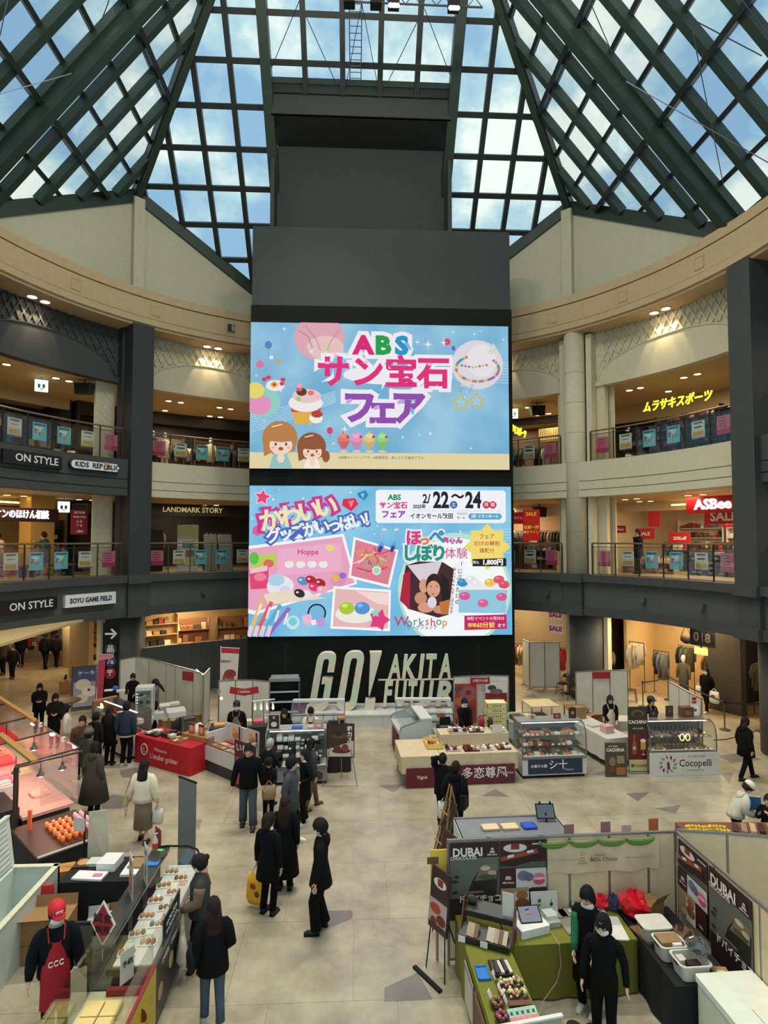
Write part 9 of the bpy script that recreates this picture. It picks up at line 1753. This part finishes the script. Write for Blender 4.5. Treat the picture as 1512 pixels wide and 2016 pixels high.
# cartons and bins under it
for i,(x,y,w_,d,h,c,lab) in enumerate(((-4.62,9.62,.66,.42,.62,KRAFT,'large open cardboard carton with a label left of the red capped seller'),(-4.0,9.8,.3,.3,.36,mat((176,180,176),.3),'clear plastic bin under the black paper table'),(-3.82,9.9,.3,.3,.34,KRAFT,'small brown carton under the black paper table'))):
 o=thing('carton',lab,'box',(x,y,0),.08*(i+1));put('body',MB().cbox(0,0,0,w_,d,h),c,o);put('flap',MB().add([(-w_/2,-d/2,h),(w_/2,-d/2,h),(w_/2*1.05,-d/2-.1,h+.08),(-w_/2*1.05,-d/2-.1,h+.08)],[(0,1,2,3)]),c,o);put('flap',MB().add([(-w_/2,d/2,h),(w_/2,d/2,h),(w_/2,d/2+.02,h+.16),(-w_/2,d/2+.02,h+.16)],[(0,1,2,3)]),c,o)
 if i==0:put('address_label',bx(-.02,-.215,.35,.24,-.212,.5),mat((220,216,206),.6),o);put('tape',bx(-w_/2,-.214,.28,w_/2,-.211,.3),mat((130,96,60),.5),o)
o=thing('white_bucket','white plastic tub on a low stand behind the pastry case','tub',(-3.62,9.55,0));put('stand',MB().cbox(0,0,0,.3,.3,.4),mat((80,82,80),.6),o);put('tub',MB().lathe([(.11,.4),(.15,.6),(.155,.61),(.14,.6),(.1,.42)],n=18),mat((200,196,180),.5),o)
crumple('yellow_bag','yellow green plastic bag under the black paper table',0,0,0,.16,(190,190,60),1.6,8).location=(-3.98,10.35,.02)
o=thing('brown_mat','flattened brown cardboard on the floor behind the seller','cardboard',(-3.72,7.35,.003),.5);put('sheet',bx(-.3,-.3,0,.3,.3,.01),mat((120,86,44),.8),o)
# open chest freezer
t=thing('chest_freezer','open white chest freezer with raised ribbed lid at the left edge','freezer',(-5.68,8.3,0));W,L_=.76,2.25;FW2=mat((196,206,198),.45,key='freezer_white')
for nm,a in (('side_wall',(0,0,W,.06)),('side_wall',(0,L_-.06,W,L_)),('front_wall',(W-.06,0,W,L_)),('rear_wall',(0,0,.06,L_))):sb(t,nm,a[0],a[1],0,a[2],a[3],.86,FW2)
sb(t,'inner_floor',.06,.06,0,W-.06,L_-.06,.2,FW2);sb(t,'rim',W-.08,0,.86,W+.01,L_,.88,mat((206,210,180),.5));sb(t,'rim',0,L_-.08,.86,W,L_+.01,.88,mat((206,210,180),.5))
ld=put('lid',bx(-.06,0,0,0,L_,.8),mat((206,212,206),.45),t,loc=(.02,0,.9));ld.rotation_euler=(0,R(-8),0)
for k in range(9):put('lid_rib',bx(.0,.1,.06+k*.08,.012,L_-.1,.09+k*.08),mat((190,198,190),.45),ld)
put('lid_seal',bx(0,0,.77,.02,L_,.8),mat((216,220,190),.5),ld)
o=thing('refuse_bag','large translucent bag stuffed with brown paper at the lower left corner','bag',(-4.72,7.75,0));put('bag',MB().loft([((0,0,.0),(.3,0,0),(0,.3,0)),((0,0,.35),(.36,0,0),(0,.36,0)),((-.02,0,.7),(.32,0,0),(0,.3,0)),((-.05,0,.92),(.26,0,0),(0,.2,0)),((-.1,0,1.0),(.2,0,0),(0,.12,0))],16),mat((176,170,150),.3,var=.15,vs=5),o,smooth=True);put('paper_wad',MB().ball(-.08,0,.94,.16,9,1.2,.8,.7),mat((176,120,66),.8),o);o.location.x=-4.95
# tripod with white board
t=thing('tripod_board','black tripod holding a white board seen edge-on beside the lit stall','tripod',(-4.72,11.0,0),R(-15))
for a in (0,120,240):put('leg',MB().tube([(0,0,.8),(.3*cos(R(a)),.3*sin(R(a)),0)],.014,5),BLACK,t)
put('column',MB().tube([(0,0,.3),(0,0,1.5)],.016,6),BLACK,t);put('board',MB().add([(.06,0,.12),(.36,.25,.1),(.2,.3,1.45),(.04,.05,1.5),(.06,.02,.12),(.36,.27,.1),(.2,.32,1.45),(.04,.07,1.5)],[(0,1,2,3),(7,6,5,4),(0,4,5,1),(1,5,6,2),(2,6,7,3),(3,7,4,0)]),mat((190,184,160),.6),t);put('small_print',bx(-.2,-.03,1.2,.02,-.02,1.42),mat((200,190,186),.6),t)
# ================================================================ lit sweets stall on the far left
SL=Matrix.Translation((-5.75,13.0,0)) @ Matrix.Rotation(atan2(.72,-.69),4,'Z')
t=thing('lit_stall','lamp lit sweets stall with clear screens, black pipes and wooden beams at the left','stall',(-5.75,13.0,0),atan2(.72,-.69))
RC=mat((196,30,44),.6);WB=mat((176,134,66),.6)
sb(t,'counter_base',.1,.1,0,6.2,.95,.78,mat((70,52,44),.7));sb(t,'counter_top',0,.05,.8,6.2,1.0,.86,mat((206,160,146),.6));sb(t,'rear_cabinet',.2,1.0,0,2.6,1.35,1.0,mat((40,38,38),.6));sb(t,'red_cloth',2.6,.0,.1,6.2,.09,.8,RC)
PIPE=mat((46,32,30),.45,key='pipe_dark')
for x in (0,1.6,3.2,5.0):put('cross_pipe',MB().tube([(x,-.02,1.95),(x,1.1,1.9)],.022,6),PIPE,t);put('upright',MB().tube([(x,1.1,1.92),(x+.02,1.12,0)],.026,6),PIPE,t)
put('wood_beam',bx(-.1,.78,1.9,2.3,.9,1.96),WB,t);put('wood_beam',bx(2.6,.0,1.98,6.2,.1,2.03),WB,t);put('top_pipe',MB().tube([(0,0,1.97),(5.6,0,1.97)],.018,6),ALU,t)
sg_=glass((.95,.93,.92),.05,'stall_screen',.07)
for k in range(4):sb(t,'clear_screen',.02+k*1.5,-.02,.9,1.48+k*1.5,-.01,1.94,sg_);put('screen_clip',bx(.8+k*1.5,-.03,1.9,.86+k*1.5,.03,2.0),WHITE,t)
sb(t,'end_screen',-.02,0,1.0,-.01,.7,1.9,sg_)
sb(t,'red_canopy',2.9,.3,1.55,6.2,1.1,1.6,RC);sb(t,'red_back',2.9,1.0,.86,6.2,1.08,1.6,RC)
LB=mat((255,236,214),emit=6,key='bulb')
for k,(x,y,z) in enumerate(((.0,.3,1.62),(.05,.68,1.58),(.5,1.0,1.6),(1.6,.35,1.65),(1.7,1.05,1.75),(3.1,.5,1.5),(3.9,.55,1.5))):
 lp=put('lamp_shade',MB().lathe([(.025,.14),(.03,.08),(.085,.0),(.08,-.005),(.02,.06)],n=14),mat((90,84,80),.4,.4),t,loc=(x,y,z));put('bulb',MB().ball(0,0,.01,.055,8),LB if k != 99 else WHITE,lp,smooth=True);put('cord',MB().tube([(0,0,.14),(.01,0,1.92-z)],.008,4),BLACK,lp)
for x,y,z,p in ((.2,.5,1.5,12),(1.6,.5,1.5,12),(3.3,.55,1.4,12),(4.6,.5,1.4,14),(-.8,.7,1.45,9)):q=SL @ Vector((x,y,z));lamp('POINT',q,p,(1,.55,.45),.06,name='stall_bulb')
def sl(x,y,z):return tuple(SL @ Vector((x,y,z)))
for i,(x,y,w_,d,h,c,lab) in enumerate(((1.5,.95,.5,.35,.26,(214,206,196),'stack of white boxes on the lit stall'),(2.3,.75,.6,.4,.08,(226,110,130),'pink wrapped parcel on the lit stall'),(1.0,.4,.5,.4,.05,(226,176,160),'pale tray of sweets on the lit stall counter'),(2.6,.3,.6,.4,.06,(214,196,150),'golden tray of sweets on the lit stall counter'),(3.6,.4,.7,.4,.1,(226,90,100),'pile of red packs under the red canopy'),(4.6,.4,.6,.4,.12,(230,200,150),'pile of orange packs under the red canopy'))):
 o=thing('stall_goods',lab,'goods',sl(x,y,.865),atan2(.72,-.69));
 for k in range(5):put('pack',MB().cbox(-w_*.35+w_*.17*k,.03*(k % 2),0,w_*.15,d*.8,h*(.8+.1*(k % 3)),.05*k),mat(tuple(min(255,v+6*(k % 3)) for v in c),.55),o)
# lower display with orange and pink cups
t=thing('cup_display','dark brown low table at the near end of the lit stall','table',sl(-1.75,.1,0),atan2(.72,-.69));sb(t,'top',0,0,.76,1.55,1.15,.8,mat((70,46,36),.5));sb(t,'cloth',.02,.02,.1,1.53,1.13,.76,mat((30,32,34),.8));sb(t,'white_rail',-.01,.0,.8,.01,1.15,.83,WHITE);cd=t
put('post',MB().tube([(1.5,1.12,0),(1.5,1.12,1.95)],.028,6),PIPE,t);put('top_pipe',MB().tube([(1.5,1.12,1.95),(1.5,-.1,1.95)],.022,6),PIPE,t)
CUPO=MB().use(mat((246,120,50),.35)).lathe([(.028,0),(.036,.1),(.03,.1)],n=9);CUPO.use(mat((250,170,110),.4)).ball(0,0,.105,.034,8);CUPo=CUPO.mesh('cup',True)
CUPP=MB().use(mat((236,130,140),.35)).lathe([(.028,0),(.036,.1),(.03,.1)],n=9);CUPP.use(mat((246,200,206),.4)).ball(0,0,.105,.034,8);CUPp=CUPP.mesh('cup',True)
CUPW=MB().use(mat((190,186,190),.35)).lathe([(.028,0),(.036,.1),(.03,.1)],n=9);CUPW.use(mat((226,226,230),.4)).ball(0,0,.105,.034,8);CUPw=CUPW.mesh('cup',True)
for i in range(8):
 for j in range(4):put('dessert_cup',CUPo,loc=sl(-1.5+.115*i,.42+.115*j+.02*(i%2),.8),label='orange topped dessert cup in the block on the near end of the lit stall',cat='cup',group='orange dessert cups')
for i in range(10):
 for j in range(2):put('dessert_cup',CUPp,loc=sl(-1.6+.105*i,.16+.105*j,.8),label='pink topped dessert cup in the two rows beside the orange cups',cat='cup',group='pink dessert cups')
for k in range(2):put('dessert_cup',CUPw,loc=sl(-1.71,.16+.105*k,.8),label=f'pale capped cup at the near end of the pink row, {["left", "right"][k]}',cat='cup')
for k in range(5):put('hanging_pack',MB().cbox(0,0,0,.06,.05,.07),mat((240,110,60),.4),loc=sl(-.5,1.02,.8+.075*k),label=f'orange pack in the small tower beside the pipe, {ordn[k]} from the table',cat='pack',group='orange pack tower')
o=thing('wood_box','light wooden box and bracket below the cup table','box',sl(-2.15,.95,0),.3);put('box',MB().cbox(0,0,.55,.3,.3,.14),mat((190,136,66),.6),o);put('leg',MB().cbox(0,0,0,.26,.26,.55),mat((120,86,54),.7),o)
o=thing('white_carrier_bag','white plastic carrier bag glowing in lamp light at the left edge','bag',sl(-1.6,1.75,.55),.2);put('bag',MB().loft([((0,0,0),(.12,0,0),(0,.1,0)),((0,0,.22),(.15,0,0),(0,.11,0)),((.02,0,.36),(.09,0,0),(0,.05,0)),((.05,0,.46),(.03,0,0),(0,.02,0))],10),mat((206,206,200),.4),o,smooth=True);put('yellow_content',MB().ball(-.02,-.06,.08,.1,8,1,.6,.7),mat((226,206,90),.5),o)
o=thing('side_stand','dark side stand holding the white carrier bag','stand',sl(-1.6,1.75,0),.2);put('body',MB().cbox(0,0,0,.5,.4,.54),mat((60,44,38),.7),o)
o=thing('orange_lantern','orange glowing round lamp at the left edge above the open freezer','lamp',(-6.3,11.0,.62));put('shade',MB().ball(0,0,.1,.13,10,1,1,.9),mat((240,110,40),emit=1.6),o,smooth=True);put('foot',MB().lathe([(.08,-.62),(.08,0)],n=10),BLACK,o)
put('floor_tape',MB().cbox(0,0,0,.32,.03,.002,.5),mat((190,50,40),.6),loc=(*PZ(187,1646),.003),label='short strip of red tape on the floor beside the tripod',cat='tape')
# ================================================================ rig and cables under the glass roof
t=thing('light_rig','dark truss with floodlights hanging under the roof apex','light rig',(0,17.6,0));zr=PY(750,6,17.6)[2]
x0,x1=PY(675,4,17.6)[0],PY(950,4,17.6)[0]
for dz in (0,.3):put('chord',MB().tube([(x0,0,zr+dz),(x1,0,zr+dz)],.03,6),GREY_D,t)
for k in range(9):x=x0+(x1-x0)*k/9;put('web',MB().tube([(x,0,zr),(x+(x1-x0)/18,0,zr+.3),(x+(x1-x0)/9,0,zr)],.014,4),GREY_D,t)
for px,em in ((688,0),(740,0),(775,1),(893,1)):
 x=PY(px,6,17.6)[0];hd_=put('flood_head',bx(x-.17,-.15,zr-.12,x+.17,.15,zr+.2),BLACK,t)
 if em:[put('lamp_face',MB().lathe([(.07,0),(.07,.03)],n=12),mat((255,250,240),emit=18,key='flood'),hd_,loc=(x-.1+.1*k,-.1,zr-.16)) for k in range(3)]
for s in (x0+.3,x1-.3):put('hanger',MB().tube([(s,0,zr+.3),(s,.2,26)],.01,4),GREY_D,t)
t=thing('roof_ladder','thin metal ladder hanging under the middle of the glass roof','ladder',(0,0,0));a=PY(700,0,18.2);b=PY(700,160,21.1);a=Vector(a);b=Vector(b);LM=mat((120,122,140),.4,.5)
for s in (-.2,.2):put('rail',MB().tube([a+Vector((s,0,0)),b+Vector((s,0,0))],.018,5),LM,t)
for k in range(12):p=a+(b-a)*(k+.5)/12;put('rung',MB().tube([p-Vector((.2,0,0)),p+Vector((.2,0,0))],.014,4),LM,t)
CB=mat((86,88,112),.4,.5,key='roof_cable')
def cable(lab,a,Ya,b,Yb):put('brace_cable',MB().tube([PY(*a,Ya),PY(*b,Yb)],.014,4),CB,label=lab,cat='cable')
for i,(a,Ya,b,Yb,lab) in enumerate((((590,0),18.0,(534,135),21.0,'thin brace cable from the rig to the left roof rafter by the tower'),((598,22),18.3,(664,170),21.2,'thin brace cable crossing the second bay of the middle roof'),((712,5),18.0,(683,160),21.2,'thin brace cable left of the roof ladder'),((712,5),18.0,(742,160),21.2,'thin brace cable right of the roof ladder'),((830,25),18.3,(762,165),21.2,'thin brace cable in the fourth bay of the middle roof'),((836,18),18.3,(887,150),21.0,'thin brace cable meeting the right roof rafter by the tower'),
 ((1160,0),15.0,(1225,150),17.2,'brace cable beside the big right rafter'),((1290,0),14.0,(1500,110),14.5,'brace cable at the top right of the roof'),((1362,55),13.0,(1425,368),16.5,'brace cable running down to the right rafter foot'),((1232,160),16.0,(1512,320),14.0,'brace cable crossing the right glazing'),((1460,0),12.0,(1512,70),12.5,'short brace cable in the top right corner'),
 ((15,0),13.0,(0,70),13.2,'short brace cable in the top left corner'),((215,0),14.0,(200,40),14.3,'short brace cable near the top left rafter'),((0,185),14.0,(140,145),15.5,'brace cable crossing the left glazing'))):cable(lab,a,Ya,b,Yb)
